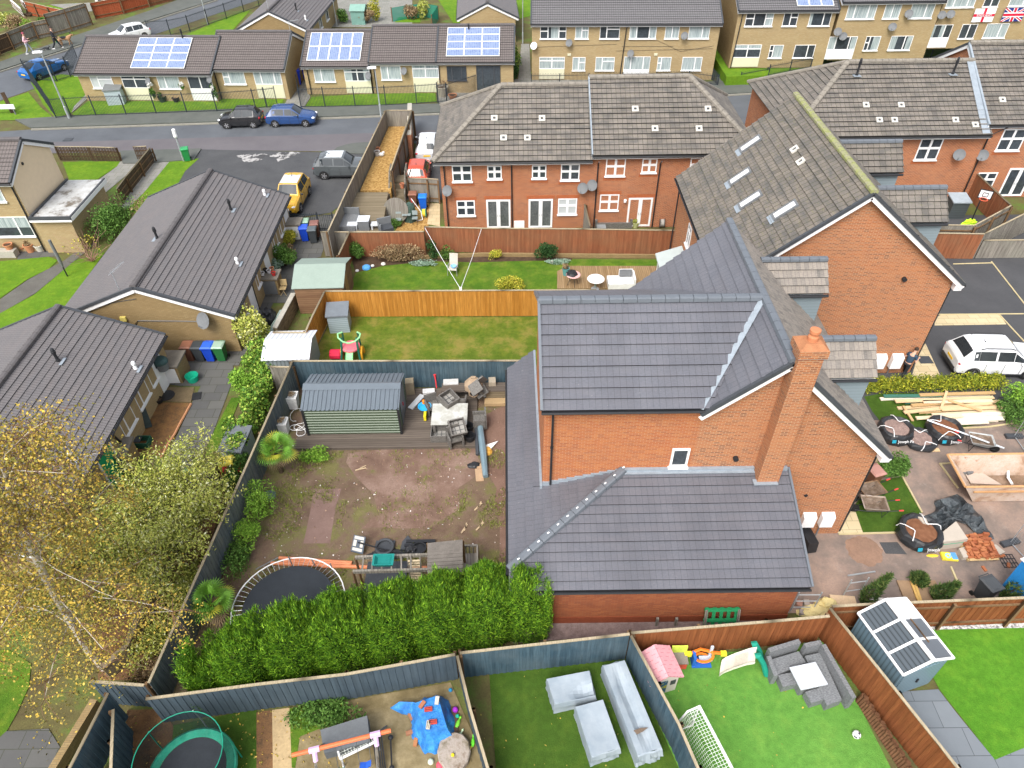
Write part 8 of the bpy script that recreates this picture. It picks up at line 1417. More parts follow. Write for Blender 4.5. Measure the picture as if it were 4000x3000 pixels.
solo('grey_block','grey block and rubble lying inside the skip','block',t(34,1730,765,.25),M['grey'],lambda m:m.bx((0,0,0),(.28,.24,.24),rz=.3).bx((-.25,.05,0),(.3,.2,.15),rz=-.4));solo('waste_pipe','bent white waste pipe inside the skip','pipe',(0,0,0),M['white'],lambda m:m.tube([t(34,2075,705,.35),t(34,2075,810,.3),t(34,2110,865,.3)],.06,7));solo('plaster_sheet','pale plaster sheet lying in the bottom of the skip','sheet',t(34,1850,830,.2),pl((.5,.4,.33),var=.15),lambda m:m.prism([(-.6,-.2),(.7,-.3),(.1,.5),(-.6,.6)],0,.04))
tq=tt(34,(1440,1010),(1640,955),(1760,1060),(1860,1190),(1960,1340),(1880,1340),(1780,1240),(1640,1180),(1560,1220),(1480,1300),(1380,1380),(1400,1250),(1350,1150),(1440,1110));tp_=thing('tarpaulin','crumpled black plastic sheet behind the bricks and slabs','tarpaulin',(*xy(ctr(tq)),0));rn=random.Random(11);c=ctr(tq);BT=(lambda q:(q.col(q.ramp(q.noise(q.tc.outputs['Object'],2.2,7,.7),[(.4,(.03,.036,.042)),(.62,(.07,.085,.095)),(.72,(.3,.33,.35))])),q.bump(q.noise(q.tc.outputs['Object'],5,6,.7),.9,.1),q.m)[2])(NT('black_sheet',.3,.5));rings=[]
def dens(p,k):return[lerp(p[i],p[(i+1)%len(p)],j/k)for i in range(len(p))for j in range(k)]
tq2=dens(tq,3)
for k in range(6):f=1-k/6;rings.append([c+(p-c)*f+V((rn.uniform(-.06,.06),rn.uniform(-.06,.06),.03 if k==0 else rn.uniform(.05,.42)))for p in tq2])
m=MB();m.loft(rings,cap=False);m.face(rings[-1]);m.build('sheet',BT,tp_,True)
cb=thing('slab_stack','stack of grey concrete slabs with green strap by the bricks','slab stack',t(34,1590,1390));q=tt(34,(1470,1310),(1625,1185),(1730,1340),(1510,1365),z=.55);m=MB();m.prism([xy(p)for p in q],.0,.55);m.build('slabs',plain('concrete_slab',(.44,.39,.33),.85,.1,var=.08),cb,True);m=MB();qq=[lerp(ctr(q),p,1.004)for p in q];[beam(m,V((*xy(qq[i]),.35)),V((*xy(qq[(i+1)%4]),.35)),.01,.03)for i in range(4)];m.build('strap',pl((.02,.35,.2)),cb,True)
for q,z,lab in((((1190,1165),(1260,1140),(1330,1180),(1200,1190)),.5,'grey slab leaning behind the slumped bulk bag'),(((1290,1140),(1350,1130),(1390,1215),(1340,1200)),.6,'grey slab tilted against the black sheet'),(((1650,1420),(1700,1405),(1745,1490),(1690,1500)),.2,'single grey slab left of the brick pallet'),(((1930,1395),(1970,1385),(2050,1450),(2000,1475)),.2,'single grey slab right of the brick pallet')):p=tt(34,*q,z=z);solo('concrete_slab',lab,'slab',(0,0,0),_mc['concrete_slab'],lambda m:m.prism([xy(v)for v in p],.0 if z<.3 else z-.12,z))
plt=thing('pallet','timber pallet under the loose orange bricks','pallet',t(34,1840,1450));u0,u1,u3=t(34,1740,1520,.12),t(34,1990,1510,.12),t(34,1640,1330,.12)
for i in range(7):f=i/6;m=MB();beam(m,lerp(u0,u3,f)+V((0,0,.02)),lerp(u0,u3,f)+(u1-u0)+V((0,0,.02)),.12,.025);m.build('board',pl((.5,.36,.18)),plt,True)
for f in(0,.5,1):m=MB();beam(m,u0+(u1-u0)*f-V((0,0,.06)),u3+(u1-u0)*f-V((0,0,.06)),.1,.1);m.build('bearer',pl((.42,.3,.15)),plt,True)
rn=random.Random(21);obm=None;bc=[(.38,.13,.055),(.43,.165,.07),(.3,.095,.042)];bset=[]
for r in range(9):
 for cc in range(6):
  for lv in range(3):
   f,g=(r+.5)/11+.02,(cc+.5)/6;keep=lv==0 or rn.random()<(.75 if lv==1 else.45)
   if g<.3 and r>4 and lv==0:continue
   if not keep:continue
   p=lerp(u0,u3,f*1.25)+(u1-u0)*g+V((rn.uniform(-.03,.03),rn.uniform(-.03,.03),.03+lv*.075));bset.append((p,heading(u0,u1)+rn.uniform(-.25,.25)+(1.57 if rn.random()<.25 else 0),rn.choice(bc)))
pm={}
for p,rz,c in bset:
 if c not in pm:pm[c]=solo('brick','loose new orange brick heaped on the pallet','brick',p,pl(c,var=.12),lambda m:m.bx((0,0,.035),(.225,.105,.068)),rz=rz,group='orange bricks on the pallet')
 else:dup(pm[c],p,rz)
for X,Y,lab in((2020,1490,'fallen orange brick right of the pallet'),(2075,1570,'fallen orange brick nearest the drain grate'),(1755,1510,'fallen orange brick at the left corner of the pallet'),(1865,1600,'broken orange brick in front of the pallet')):o=dup(pm[bc[0]]if bc[0]in pm else list(pm.values())[0],t(34,X,Y,.005),X*.7,lab)
sa=solo('cement_bag','yellow and blue cement bag lying on the muddy tarmac','cement bag',t(34,1558,1500),pl((.7,.58,.05)),lambda m:m.loft([[(x*s_,y*s_,z)for x,y in((-.33,-.16),(.3,-.2),(.33,.17),(-.3,.2))]for s_,z in((.93,0),(1,.06),(.93,.13))]),rz=-.05);m=MB();m.bx((.18,0,.132),(.22,.33,.006));m.build('blue_panel',pl((.1,.3,.6)),sa);m=MB();m.lathe([(.12,.134),(.12,.142),(.06,.142),(.06,.134)],18,ring=True,c=(-.06,0,0));m.build('ring_mark',pl((.25,.5,.65)),sa)
solo('yellow_wrapper','yellow plastic wrapper left of the cement bag','wrapper',t(34,1422,1485),pl((.75,.55,.05)),lambda m:crumple(m,.25,.08,.05,seed=2));solo('sand_heap','spread of reddish building sand on the driveway','sand',t(34,830,1440),blotch('red_sand',[(.3,(.22,.14,.1)),(.7,(.32,.2,.14))],1.2,12),lambda m:crumple(m,.75,.75,.05,n=22,amp=.12,seed=15))
ts=thing('tile_stack','black stack of roof tiles against the house corner','tile stack',t(34,335,1395),.15);
m=MB();[m.bx((0,i*.055,.3),(.42,.04,.58),rx=-.12)for i in range(-6,9)];m.build('tiles',M['black'],ts)
solo('drain_grate','dark iron drain grate set in the tarmac','drain grate',t(34,2075,1530),M['black'],lambda m:([m.bx((x,0,.012),(.03,.62,.02))for x in(-.3,-.18,-.06,.06,.18,.3)],[m.bx((0,y,.02),(.64,.03,.02))for y in(-.3,-.1,.1,.3)]));solo('inspection_cover','dark sunken tarmac patch by the house','patch',t(34,1080,1420,.012),asphd,lambda m:m.prism([(-.4,-.25),(.45,-.3),(.3,.3),(-.45,.3)],0,.006))
def heras(label,p,q,h,blk=True):
 o=thing('mesh_fence_panel',label,'fence panel',p,heading(p,q));L=(V(q)-V(p)).length;m=MB();m.tube([(0,0,.1),(0,0,h),(L,0,h),(L,0,.1),(0,0,.1)],.022,5);m.build('frame',M['steel'],o);m=MB();m.face([(0,0,.1),(L,0,.1),(L,0,h),(0,0,h)]);m.build('mesh',netm('heras_mesh',(.3,.33,.35),.06,.12),o)
 if blk:m=MB();m.bx((0,0,.07),(.25,.8,.14));m.build('foot_block',M['dkgrey'],o)
heras('temporary mesh fence panel on a black foot block at the right edge',t(34,2085,1380),t(34,2290,1600),1.9);heras('temporary mesh fence panel by the upper right corner of the site',t(34,2120,460),t(34,2260,660),1.8)
def ladder(label,a,b,h,n):
 o=thing('scaffold_frame',label,'scaffold frame',a,heading(a,b));L=(V(b)-V(a)).length
 for x in(0,L):m=MB();m.tube([(x,0,0),(x,0,h)],.025,5);m.build('upright',M['steel'],o)
 for i in range(n):m=MB();z=h*(i+.6)/n;m.tube([(0,0,z),(L,0,z)],.022,5);m.build('rung',M['steel'],o)
ladder('grey metal trestle frame at the garage corner',t(44,195,300),t(44,385,300),1.3,3);ladder('grey metal trestle frame beside the slender conifer',t(44,645,175),t(44,790,155),1.15,2)
solo('metal_pole','short pale pole lying on the muddy tarmac','pole',(0,0,0),M['steel'],lambda m:m.tube([t(34,690,1655,.05),t(34,925,1620,.05)],.035,6))
for X,Y,c,d,rz,nm,lab in((650,215,(.62,.46,.3),(.95,.45,.05),-.1,'plywood','pale board leaning near the chestnut fence corner'),(960,210,(.72,.7,.66),(.7,.2,.06),-.1,'foam_sheet','white foam sheet beyond the fence by the conifer'),(1270,130,(.3,.2,.12),(1.1,.9,.05),-.05,'plywood','brown plywood sheet lying beyond the chestnut fence'),(1400,65,(.36,.23,.13),(.5,.25,.05),0,'plywood','small brown board right of the plywood sheet')):solo(nm,lab,nm.replace('_',' '),t(44,X,Y,.08),pl(c,var=.15),lambda m:m.bx((0,0,0),d,rz=rz))
for i in range(2):solo('timber_batten',('yellow batten across the plywood, left one','yellow batten across the plywood, right one')[i],'batten',(0,0,0),pl((.6,.38,.12)),lambda m:beam(m,t(44,1235+i*25,40,.16),t(44,1300+i*22,215,.16),.09,.05))
for X,Y,s_,lab in((505,250,.45,'crumpled yellow insulation by the trestle'),(400,330,.6,'crumpled yellow insulation against the chestnut fence')):solo('insulation',lab,'insulation',t(44,X,Y),pl((.72,.6,.28),var=.15),lambda m:crumple(m,s_,s_*.6,.3,seed=X))
for X,Y,c in((265,250,(.3,.16,.12)),(325,245,(.35,.3,.26)),(295,330,(.32,.28,.26))):solo('rubble_block',{265:'reddish rubble block by the trestle',325:'grey rubble block by the trestle',295:'rubble block against the garage end fence'}[X],'rubble',t(44,X,Y),pl(c),lambda m:m.bx((0,0,.09),(.26,.2,.17),rz=X))
gpt=thing('pallet','bright green pallet leaning upright against the garage wall','pallet',V((7.62,13.42,0)),0);GP=plain('green_pallet',(.02,.24,.09),.7,.2,var=.2);Mt=TR(0,.05,0,rx=-.3)
for i in range(5):m=MB();m.M=Mt;m.bx((-.55+i*.275,.05,.6),(.13,.025,1.1));m.build('board',GP,gpt)
for z in(.12,.6,1.1):m=MB();m.M=Mt;m.bx((0,-.02,z),(1.3,.1,.1));m.build('bearer',GP,gpt)
for x in(-.6,.6):m=MB();m.M=Mt;m.bx((x,-.085,.6),(.1,.025,1.1));m.build('slat',FW['grey'],gpt)
for X,lab in((1245,'small pale marker post against the garage plinth'),(1408,'short timber peg by the chestnut fence')):solo('peg',lab,'peg',t(43,X,425),FW['grey'],lambda m:m.bx((0,0,.25),(.09,.09,.5)))
pt_=thing('portable_toilet','blue and white portable toilet cabin at the right edge','toilet cabin',t(44,2190,175),.35);m=MB();m.box(-.55,.55,-.55,.55,0,2.0);m.build('cabin',pl((.02,.2,.5)),pt_);m=MB();m.prism([(-.62,-.62),(.62,-.62),(.62,.62),(-.62,.62)],2.0,2.3,[(-.4,-.5),(.4,-.5),(.4,.5),(-.4,.5)]);m.build('roof',M['white'],pt_);m=MB();m.box(-.4,.4,-.58,-.551,.1,1.9);m.build('door',M['white'],pt_)
bh=thing('basketball_hoop','freestanding basketball hoop with orange ring in the small patio','basketball hoop',t(24,1740,290));m=MB();m.tube([(0,0,0),(.0,.1,2.2)],.04,6);m.build('pole',M['black'],bh);m=MB();m.M=TR(.1,0,2.3,rz=-.5);m.bx((0,0,0),(.75,.04,.6));m.build('backboard',M['white'],bh);m=MB();m.M=TR(.1,0,2.3,rz=-.5);[m.bx(c,d)for c,d in(((0,-.03,.29),(.78,.03,.05)),((0,-.03,-.29),(.78,.03,.05)),((.37,-.03,0),(.05,.03,.55)),((-.37,-.03,0),(.05,.03,.55)),((0,-.03,.1),(.3,.02,.04)),((0,-.03,-.15),(.3,.02,.04)),((.15,-.03,-.02),(.04,.02,.2)),((-.15,-.03,-.02),(.04,.02,.2)))];m.build('backboard_lines',M['black'],bh);m=MB();m.M=TR(-.1,-.3,2.1);m.tube([(math.cos(a*.5236)*.24,math.sin(a*.5236)*.24,0)for a in range(13)],.025,5,cap=False);m.build('ring',pl((.7,.12,.06)),bh)
storebox('dark slatted bin store with grey lid behind the patio fence',t(24,1545,235),t(24,1690,235),1.0,1.4,(.06,.07,.075),(.3,.34,.37),'bin_store');solo('yellow_toy','bright yellow green toy at the patio fence','toy',t(24,1740,280,.1),pl((.5,.8,.03)),lambda m:crumple(m,.5,.25,.35,seed=33))
def bunker(label,p,rz,door,w_=1.0,d_=.8,h_=1.1):
 o=thing('brick_bunker',label,'bunker',p,rz);m=MB();m.box(-w_/2,w_/2,0,d_,0,h_);m.build('body',M['brickYd'],o);m=MB();m.box(-w_/2-.08,w_/2+.08,-.08,d_+.08,h_+.002,h_+.1);m.build('slab',plain('bunker_slab',(.2,.18,.15),.85,.1,var=.3),o);m=MB();m.box(-w_*.4,w_*.4,-.03,-.001,.05,h_-.1);m.build('door',door,o);return o
bunker('brick bunker with white door at the car park end of the bungalow',t(22,325,415),.0,M['white'],1.2);bunker('brick bunker crowded with ornaments beside the bungalow door',t(22,120,890),.0,M['grey'],1.3,.9);bunker('brick bunker with white door and bin on top by the bungalow gable',t(21,1475,1655),.0,M['white'],1.3,1.2);bunker('mossy topped bunker beside the green door',t(31,1030,780),.1,M['grey'],1.3,1.1)
for i,(X,Y,c)in enumerate(((85,690,(.02,.02,.02)),(115,700,(.6,.6,.62)),(155,720,(.5,.03,.03)),(140,680,(.5,.2,.1)),(60,720,(.6,.6,.6)))):pot(('black ornament pot on the crowded bunker','white ornament pot on the crowded bunker','red ornament pot on the crowded bunker','terracotta pot on the crowded bunker','pale jar at the end of the crowded bunker')[i],t(22,X,Y,1.22),.13,.22,c)
o=solo('dustbin','grey dustbin with dark green liner on the brick bunker','dustbin',t(21,1415,1530,1.2),M['grey'],lambda m:m.lathe([(.26,0),(.32,.5),(.35,.52),(.01,.5)],14));m=MB();m.lathe([(.36,.45),(.36,.56),(.26,.7),(.02,.72)],12);m.build('liner',pl((.04,.08,.08)),o)
solo('trug','bright green flexible tub on the path edge','tub',t(21,1672,1630),pl((.01,.4,.25)),lambda m:m.lathe([(.25,0),(.34,.38),(.32,.38),(.24,.05),(.01,.05)],14));solo('door_mat','dark curved door mat by the white bungalow door','mat',t(31,1440,100,.03),M['black'],lambda m:m.lathe([(.4,0),(.4,.02),(.01,.02)],18));solo('door_mat','dark rectangular mat on the flagged path','mat',t(31,1700,105,.02),M['black'],lambda m:m.bx((0,0,.01),(.45,.55,.02),rz=.2))
fc=thing('folding_chair','folded dark green garden chairs leaning on the bungalow wall','folded chairs',t(31,1265,370),.4);[(lambda m:(m.bx((0,i*.07,.5),(.55,.03,.95),rx=-.35),m.build('chair_frame',pl((.05,.07,.07)),fc)))(MB())for i in range(3)]
ca=thing('clothes_airer','white tubular frame and dark seat by the mossy bunker','frame',t(31,1170,530));m=MB();m.tube([(-.3,.3,1.0),(-.2,.25,1.05),(0,0,.4),(-.3,-.3,0)],.025,5);m.build('tube',M['white'],ca);m=MB();m.bx((.2,0,.4),(.4,.35,.04));m.build('seat',M['dkgrey'],ca)
def edg(m):
 q=tt(31,(1650,170),(1600,260),(1550,350),(1510,430),(1450,520),(1390,640),z=.06);m.tube(q,.06,6)
solo('log_roll','orange brown log roll edging between flower bed and flagged path','edging',(0,0,0),pl((.5,.24,.12),var=.25,scale=12),edg);solo('green_crate','dark green crate in the leafy flower bed','crate',t(31,1225,560),pl((.02,.1,.06)),lambda m:m.box(-.35,.35,-.02,.02,0,.35).box(-.35,.35,.5,.54,0,.35).box(-.35,-.31,.021,.5,0,.35).box(.31,.35,.021,.5,0,.35))
tc_=thing('toy_car','red and yellow plastic ride in toy car below the grey chest','toy car',t(31,2020,780),.3);m=MB();m.loft([[(x*s_,y*s_,z)for x,y in((-.5,-.33),(.45,-.33),(.55,0),(.45,.33),(-.5,.33))]for s_,z in((.9,.08),(1,.2),(.95,.42),(.8,.48))]);m.build('body',pl((.6,.02,.04)),tc_);m=MB();m.loft([[(x*s_,y*s_,z)for x,y in((-.4,-.3),(.2,-.3),(.2,.3),(-.4,.3))]for s_,z in((.95,.9),(1,.95),(.8,1.02))]);[m.tube([(x,y,.45),(x*.9,y*.9,.93)],.045,5)for x in(-.38,.2)for y in(-.28,.28)];m.build('canopy',pl((.78,.62,.08)),tc_)
for x in(-.33,.33):
 for y in(-.32,.32):m=MB();m.M=TR(x,y,.12,rx=math.pi/2);m.lathe([(.05,-.04),(.12,-.04),(.12,.04),(.05,.04)],12);m.build('wheel',M['tyre'],tc_)
storebox('blue plastic box half hidden by the willow leaves',t(31,1610,940),t(31,1700,940),.6,.6,(.04,.1,.5),(.05,.12,.55),'plastic_box');solo('green_lidded_box','pale green box half hidden by the willow leaves','box',t(31,1670,840),pl((.2,.42,.22)),lambda m:m.box(-.35,.35,-.25,.25,0,.6));solo('sack','black rubbish sacks heaped on the bungalow path','sack',t(22,120,1120),M['black'],lambda m:crumple(m,.5,.65,.8,seed=44,amp=.3));solo('board','pale green board leaning along the low old wall','board',(0,0,0),pl((.3,.38,.33)),lambda m:beam(m,t(22,250,1010,.5),t(22,110,1260,.3),.75,.03,(-.4,0,1)));solo('folding_stool','small wooden folding chair on the bungalow path','chair',t(22,245,880),pl((.4,.3,.15)),lambda m:m.bx((0,0,.42),(.4,.35,.03)).bx((.05,.2,.7),(.4,.03,.4),rx=-.2).tube([(-.18,-.2,0),(.18,.2,.42)],.02,4).tube([(.18,-.2,0),(-.18,.2,.42)],.02,4));ra=thing('rotary_airer','folded rotary clothes airer standing on the lawn at left','clothes airer',t(21,585,730));m=MB();m.tube([(0,0,0),(0,0,.9)],.04,6);m.build('post',M['black'],ra);m=MB();m.tube([(0,0,.7),(0,0,1.0),(0,0,2.6)],[.05,.1,.09],8);m.build('folded_arms',M['grey'],ra)
bn=thing('garden_bench','dark garden bench with painted back on the bungalow lawn','bench',t(12,840,800));m=MB();m.box(-1.1,1.1,-.3,.3,.6,.7);m.build('seat',M['dkgrey'],bn);m=MB();m.box(-1.1,1.1,.301,.4,.7,1.5);m.build('backrest',M['black'],bn);legs(bn,(-1.,1.),(-.25,.25),.6,M['dkgrey'],.05);m=MB();m.box(-.9,.9,.28,.3,.95,1.35);m.build('painted_panel',blotch('painted_flowers',[(.45,(.02,.03,.03)),(.5,(.5,.5,.45)),(.6,(.1,.25,.1))],9,12),bn)
for k,X,Y,z,lab in((11,1310,760,1.6,'green and white hanging garland left of the white bungalow window'),(11,1850,780,1.6,'green and white hanging garland right of the white door panel'),(11,1565,745,1.6,'hanging basket on the buff bungalow wall')):
 y_=66.72;p=P((k%10-1)*1000+X/2.212,Y/2.212,0);d=_f+_R*(((k%10-1)*1000+X/2.212-2000)/F)-_U*((Y/2.212-1500)/F);p=V((0,0,CH))+d*((y_-.4-.05*(p.x+39))/d.y);o=thing('flower_garland' if 'garland' in lab else 'hanging_basket',lab,'garland' if 'garland' in lab else 'basket',p);leafmesh('foliage',blobpts((0,0,-.2 if 'garland' in lab else 0),(.35,.2,.85 if 'garland' in lab else.3),500,7),.14,LF['bush'],o,.6);leafmesh('flowers',blobpts((0,-.1,.2),(.35,.2,.4),120,5),.13,leafm('petal',[(0,(.6,.6,.55)),(1,(.75,.75,.72))]),o,.8)
st_=thing('fence_remnant','broken brown gate post with railing at the left edge','post',t(11,90,970));m=MB();m.tube([t(11,110,975),t(11,20,800,1.6)],.2,4);m.build('post',FW['dark'],st_,True);sgn=thing('low_sign','low white board sign on two legs at the left edge','sign',t(11,50,990));m=MB();m.box(-1.1,1.1,-.03,.03,.5,.9);m.build('board',M['white'],sgn);legs(sgn,(-.9,.9),(0,),.5,M['grey'],.05)
nf=thing('netting_fence','green netting fence around a bed in the far back garden','netting',t(12,1400,200));gn=netm('green_netting',(.01,.22,.16),.75);pq=[t(12,1180,190),t(12,1310,165),t(12,1470,150),t(12,1580,170),t(12,1525,255)];m=MB();[m.face([a,b,b+V((0,0,1.5)),a+V((0,0,1.5))])for a,b in zip(pq,pq[1:])];m.build('net',gn,nf,True)
for q in pq:m=MB();m.tube([q,q+V((0,0,1.6))],.05,4);m.build('post',PST,nf,True)
pho=thing('playhouse','white playhouse with pale blue roof behind the red fence','playhouse',t(11,1000,70),.3);m=MB();m.box(-2,2,0,2.2,0,1.9);m.build('wall',M['white'],pho);m=MB();m.extr([(-.3,1.8),(1.1,2.9),(2.5,1.8),(2.5,1.9),(1.1,3.0),(-.3,1.9)],-2.2,2.2);m.build('roof',pl((.3,.38,.44)),pho);m=MB();m.box(-1.7,-1.1,-.03,-.001,.8,1.5);m.box(-.6,.9,-.03,-.001,.2,1.5);m.build('window',M['dkgrey'],pho)
sp_=thing('garden_steps','dark timber steps between the white picket fences','steps',t(11,235,140),-.5);[(lambda m:(m.box(-.5,.5,i*.35,i*.35+.34,0,.2*(i+1)),m.build('tread',FW['dark'],sp_)))(MB())for i in range(4)]
shd2=shed('small green shed in the far back garden by the rear bungalow',t(12,830,215),t(12,945,215),2.0,1.5,1.9,pl((.16,.3,.26)),pl((.2,.34,.29)))
def skin(name,verts,edges,radii,mat,parent,lv=2):
 me=bpy.data.meshes.new(name);me.from_pydata([V(v)for v in verts],edges,[]);o=link(name,me,mat,parent);md=o.modifiers.new('s','SKIN');me.skin_vertices.new()if not me.skin_vertices else None
 for i,r in enumerate(radii):me.skin_vertices[0].data[i].radius=(r,r)if not isinstance(r,tuple)else r
 me.skin_vertices[0].data[0].use_root=True;sb=o.modifiers.new('u','SUBSURF');sb.levels=sb.render_levels=lv
 dg=bpy.context.evaluated_depsgraph_get();ne=bpy.data.meshes.new_from_object(o.evaluated_get(dg));o.modifiers.clear();o.data=ne;ne.materials.clear();ne.materials.append(mat);ne.polygons.foreach_set('use_smooth',[True]*len(ne.polygons));return o
def person(label,loc,rz,top,legc,shoe,hairc,stride=.3,lh=(-.28,.1,1.0),rh=(.28,.1,1.0),le=(-.3,-.05,1.15),re=(.3,-.05,1.15),lean=.05,short=False,s=1.,bag=None,hood=False):
 """faces +y ; built standing with a walking stride"""
 o=thing('person',label,'person',loc,rz,None);o.scale=(s,s,s);L=lean
 J=[(0,0,.95),(0,L*.5,1.2),(0,L,1.42),(0,L*1.2,1.54),(0,L*1.6+.02,1.66),(0,L*1.6+.02,1.75),(-.19,L,1.42),le,lh,(.19,L,1.42),re,rh,(-.1,0,.9),(-.11,stride*.45+.06,.5),(-.11,stride,.09),(.1,0,.9),(.11,-stride*.3+.05,.5),(.11,-stride,.12),(-.11,stride+.13,.04),(.11,-stride+.12,.06)]
 E_=[(0,1),(1,2),(2,3),(3,4),(4,5),(2,6),(6,7),(7,8),(2,9),(9,10),(10,11),(0,12),(12,13),(13,14),(0,15),(15,16),(16,17),(14,18),(17,19)]
 R_=[(.15,.1),(.15,.1),(.15,.09),.055,.095,.085,.055,.04,.03,.055,.04,.03,.085,.055,.038,.085,.055,.038,.03,.03]
 skin('body',J,E_,R_,M['skin'],o)
 def hand(w,e):
  w,e=V(w),V(e);d=(w-e).normalized();sd=d.cross(V((0,0,1))).normalized();vs,es,rs=[w,w+d*.06,w+d*.1],[(0,1),(1,2)],[.025,.036,.034]
  for k in range(4):b=len(vs);off=sd*(.021*(k-1.5));ln=(.06,.075,.07,.052)[k];vs+=[w+d*.1+off,w+d*(.1+ln*.55)+off-V((0,0,.012)),w+d*(.1+ln)+off-V((0,0,.035))];es+=[(2,b),(b,b+1),(b+1,b+2)];rs+=[.012,.01,.008]
  b=len(vs);vs+=[w+d*.05+sd*.04,w+d*.08+sd*.06-V((0,0,.01))];es+=[(1,b),(b,b+1)];rs+=[.013,.01];skin('hand',vs,es,rs,M['skin'],o,1)
 hand(J[8],J[7]);hand(J[11],J[10])
 skin('jacket' if not short else 't_shirt',[(0,0,.84),J[1],J[2],(0,L*1.15,1.5),J[6],J[7]if not short else lerp(J[6],J[7],.6),J[8],J[9],J[10]if not short else lerp(J[9],J[10],.6),J[11]][:10]if not short else[(0,0,.9),J[1],J[2],(0,L*1.15,1.49),J[6],lerp(J[6],J[7],.65),J[9],lerp(J[9],J[10],.65)],[(0,1),(1,2),(2,3),(2,4),(4,5),(5,6),(2,7),(7,8),(8,9)]if not short else[(0,1),(1,2),(2,3),(2,4),(4,5),(2,6),(6,7)],[(.175,.125),(.175,.125),(.175,.115),.07,.075,.062,.05,.075,.062,.05]if not short else[(.185,.14),(.18,.13),(.175,.115),.065,.07,.06,.07,.06],top,o)
 skin('trousers',[(0,0,1.0),J[12],J[13],J[14],J[15],J[16],J[17]],[(0,1),(1,2),(2,3),(0,4),(4,5),(5,6)],[(.15,.115),.1,.072,.058,.1,.072,.058],legc,o)
 for a,b in((14,18),(17,19)):p=V(J[a]);q=V(J[b]);m=MB();c=lerp(p,q,.45);m.ball((c.x,c.y,c.z-.02),.055,.15,.06,10,6);m.build('shoe',shoe,o,smooth=True)
 hc=V(J[4])+V((0,.0,.06));m=MB();m.ball((hc.x,hc.y-.015,hc.z+.01),.1,.11,.115,12,8,-15);m.build('hair',hairc,o,smooth=True)
 m=MB();[m.ball((x,hc.y+.088,hc.z-.04),.014,n=6,m=4)for x in(-.035,.035)];m.build('eyes',M['black'],o);m=MB();m.ball((0,hc.y+.1,hc.z-.07),.015,.022,.025,6,4);[m.ball((x,hc.y-.0,hc.z-.05),.015,.025,.035,6,4)for x in(-.098,.098)];m.build('nose_and_ears',M['skin'],o);m=MB();m.bx((0,hc.y+.086,hc.z-.115),(.05,.02,.012));m.build('mouth',pl((.4,.15,.12)),o)
 if bag:m=MB();m.ball((lh[0],lh[1],lh[2]-.28),.1,.1,.2,8,6);m.build('bag',pl(bag),o)
 return o
BLK=pl((.02,.022,.028));WHT=M['white']
d1=t(11,500,425);person('person in a black coat and black trousers walking a large dog, green bag in hand',d1,-1.25,BLK,BLK,WHT,pl((.05,.035,.03)),stride=.34,lh=(-.25,.1,.92),rh=(.22,.4,1.0),re=(.3,.1,1.12),s=1.25,bag=(.02,.45,.2))
person('person in a pale pink coat and grey trousers looking down while walking a small dog',t(11,265,470),-1.35,pl((.72,.45,.5)),pl((.33,.36,.4)),WHT,pl((.3,.06,.1)),stride=.27,lh=(-.1,.25,1.25),le=(-.27,.0,1.12),rh=(.15,.3,1.15),s=1.2)
person('bearded person in a navy T shirt and black trousers leaning round the brick corner',t(24,1150,1600),-1.0,pl((.03,.055,.09)),pl((.016,.018,.022)),pl((.12,.15,.17)),pl((.04,.028,.02)),stride=.36,lh=(-.2,.42,1.12),le=(-.3,.1,1.12),rh=(.22,.4,1.2),re=(.3,.1,1.12),lean=.16,short=True,s=1.02)
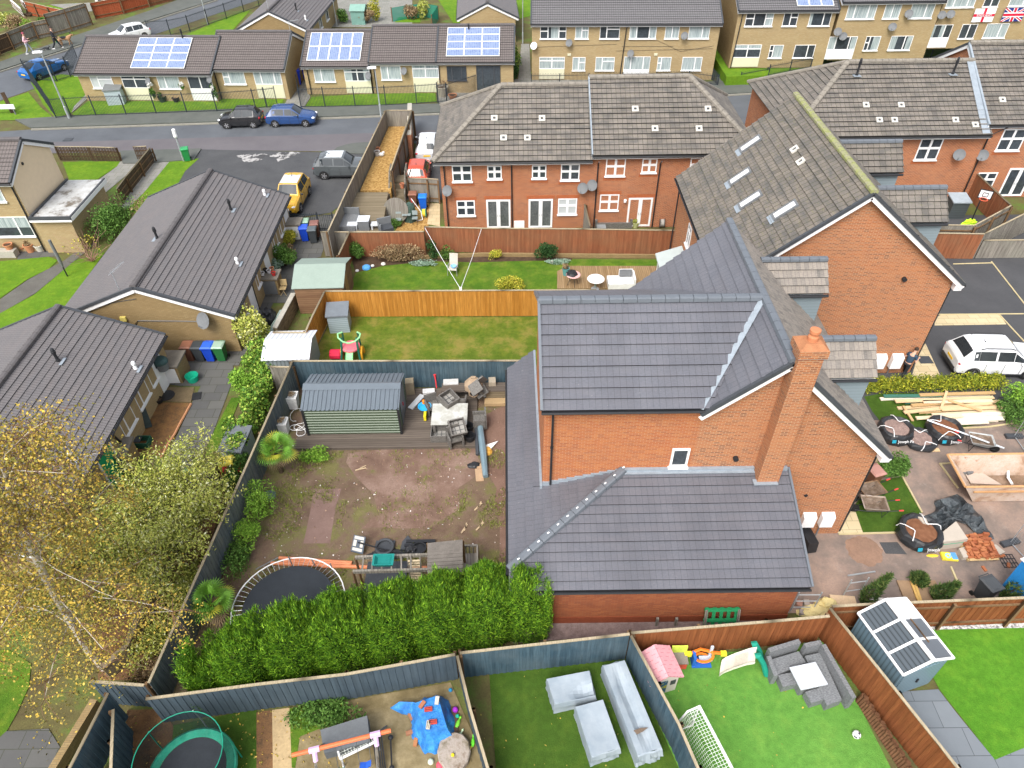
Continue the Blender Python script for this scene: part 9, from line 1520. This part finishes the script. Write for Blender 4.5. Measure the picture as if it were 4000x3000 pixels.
def dog(label,loc,rz,s,c1,c2,ears=True,thin=1.):
 o=thing('dog',label,'dog',loc,rz);o.scale=(s,s,s*thin)
 skin('body',[(-.38,0,.55),(0,0,.54),(.32,0,.56),(.5,0,.7),(.6,0,.8),(.76,0,.76),(-.42,.09,.45),(-.3,.09,.3),(-.43,.09,.18),(-.4,.09,.02),(-.42,-.09,.45),(-.22,-.09,.3),(-.3,-.09,.16),(-.26,-.09,.02),(.32,.09,.42),(.38,.09,.22),(.42,.09,.02),(.32,-.09,.42),(.28,-.09,.22),(.22,-.09,.02),(-.52,0,.5),(-.72,0,.34)],[(1,0),(1,2),(2,3),(3,4),(4,5),(0,6),(6,7),(7,8),(8,9),(0,10),(10,11),(11,12),(12,13),(2,14),(14,15),(15,16),(2,17),(17,18),(18,19),(0,20),(20,21)],[(.13,.15),(.14,.15),(.14,.18),.1,.09,.045,.09,.06,.035,.03,.09,.06,.035,.03,.06,.04,.03,.06,.04,.03,.05,.04],c1,o,1)
 m=MB();m.ball((-.02,0,.62),.33,.155,.1,10,6);m.build('saddle_fur',c2,o,smooth=True);m=MB();[m.extr([(y-.03,.86),(y+.03,.86),(y,.99)],.55,.59)for y in(-.06,.06)];m.build('ear',c2,o);m=MB();m.ball((.8,0,.77),.03,n=6,m=4);[m.ball((.67,y,.84),.016,n=6,m=4)for y in(-.05,.05)];m.build('nose_and_eyes',M['black'],o);return o
dog('large tan and black shepherd dog on a lead',t(11,580,395),.25,1.35,pl((.36,.2,.1)),BLK);dog('small black dachshund like dog on a lead',t(11,405,440),.15,.7,BLK,BLK,thin=.75)
for a,b,lab in(((500,335),(560,350),'lead running from the black coated walker to the shepherd dog'),((275,410),(395,430),'pale lead running from the pink coated walker to the small dog')):solo('dog_lead',lab,'dog lead',(0,0,0),pl((.4,.38,.36)),lambda m:m.tube([t(11,*a,1.1),t(11,*b,.75 if a[0]==500 else.4)],.018,3))
for k,X,Y,lab in((12,1460,1172,'iron manhole cover in the road beyond the wood chip garden'),(11,590,1205,'iron manhole cover in the road near the cream house'),(24,1355,1450,'dark inspection cover in the paving by the brick corner')):
 solo('manhole_cover',lab,'manhole cover',t(k,X,Y,.016),M['dkgrey'],lambda m:m.box(-.35,.35,-.3,.3,0,.012)if k!=12 else m.box(-.5,.5,-.5,.5,0,.012))
for k,X,Y,a,lab in((32,1920,1060,.9,'pale wood offcut on the grassy mud edge'),(32,905,735,.3,'bundle of pale sticks on the bare mud'),(32,1800,1250,1.1,'thin pale stick lying near the play tower'),(32,1935,1230,.9,'yellowish stick on the grassy mud by the lean to')):
 solo('stick',lab,'stick',t(k,X,Y,.05),pl((.5,.38,.24)),lambda m:m.bx((0,0,0),(.5,.06,.03),rz=a).bx((.05,.1,0),(.4,.04,.03),rz=a+.3))
solo('plastic_sheet','small blue grey plastic sheet by the left fence shrubs','sheet',t(32,110,965,.02),pl((.1,.13,.17),rough=.3),lambda m:crumple(m,.38,.3,.08,seed=18))
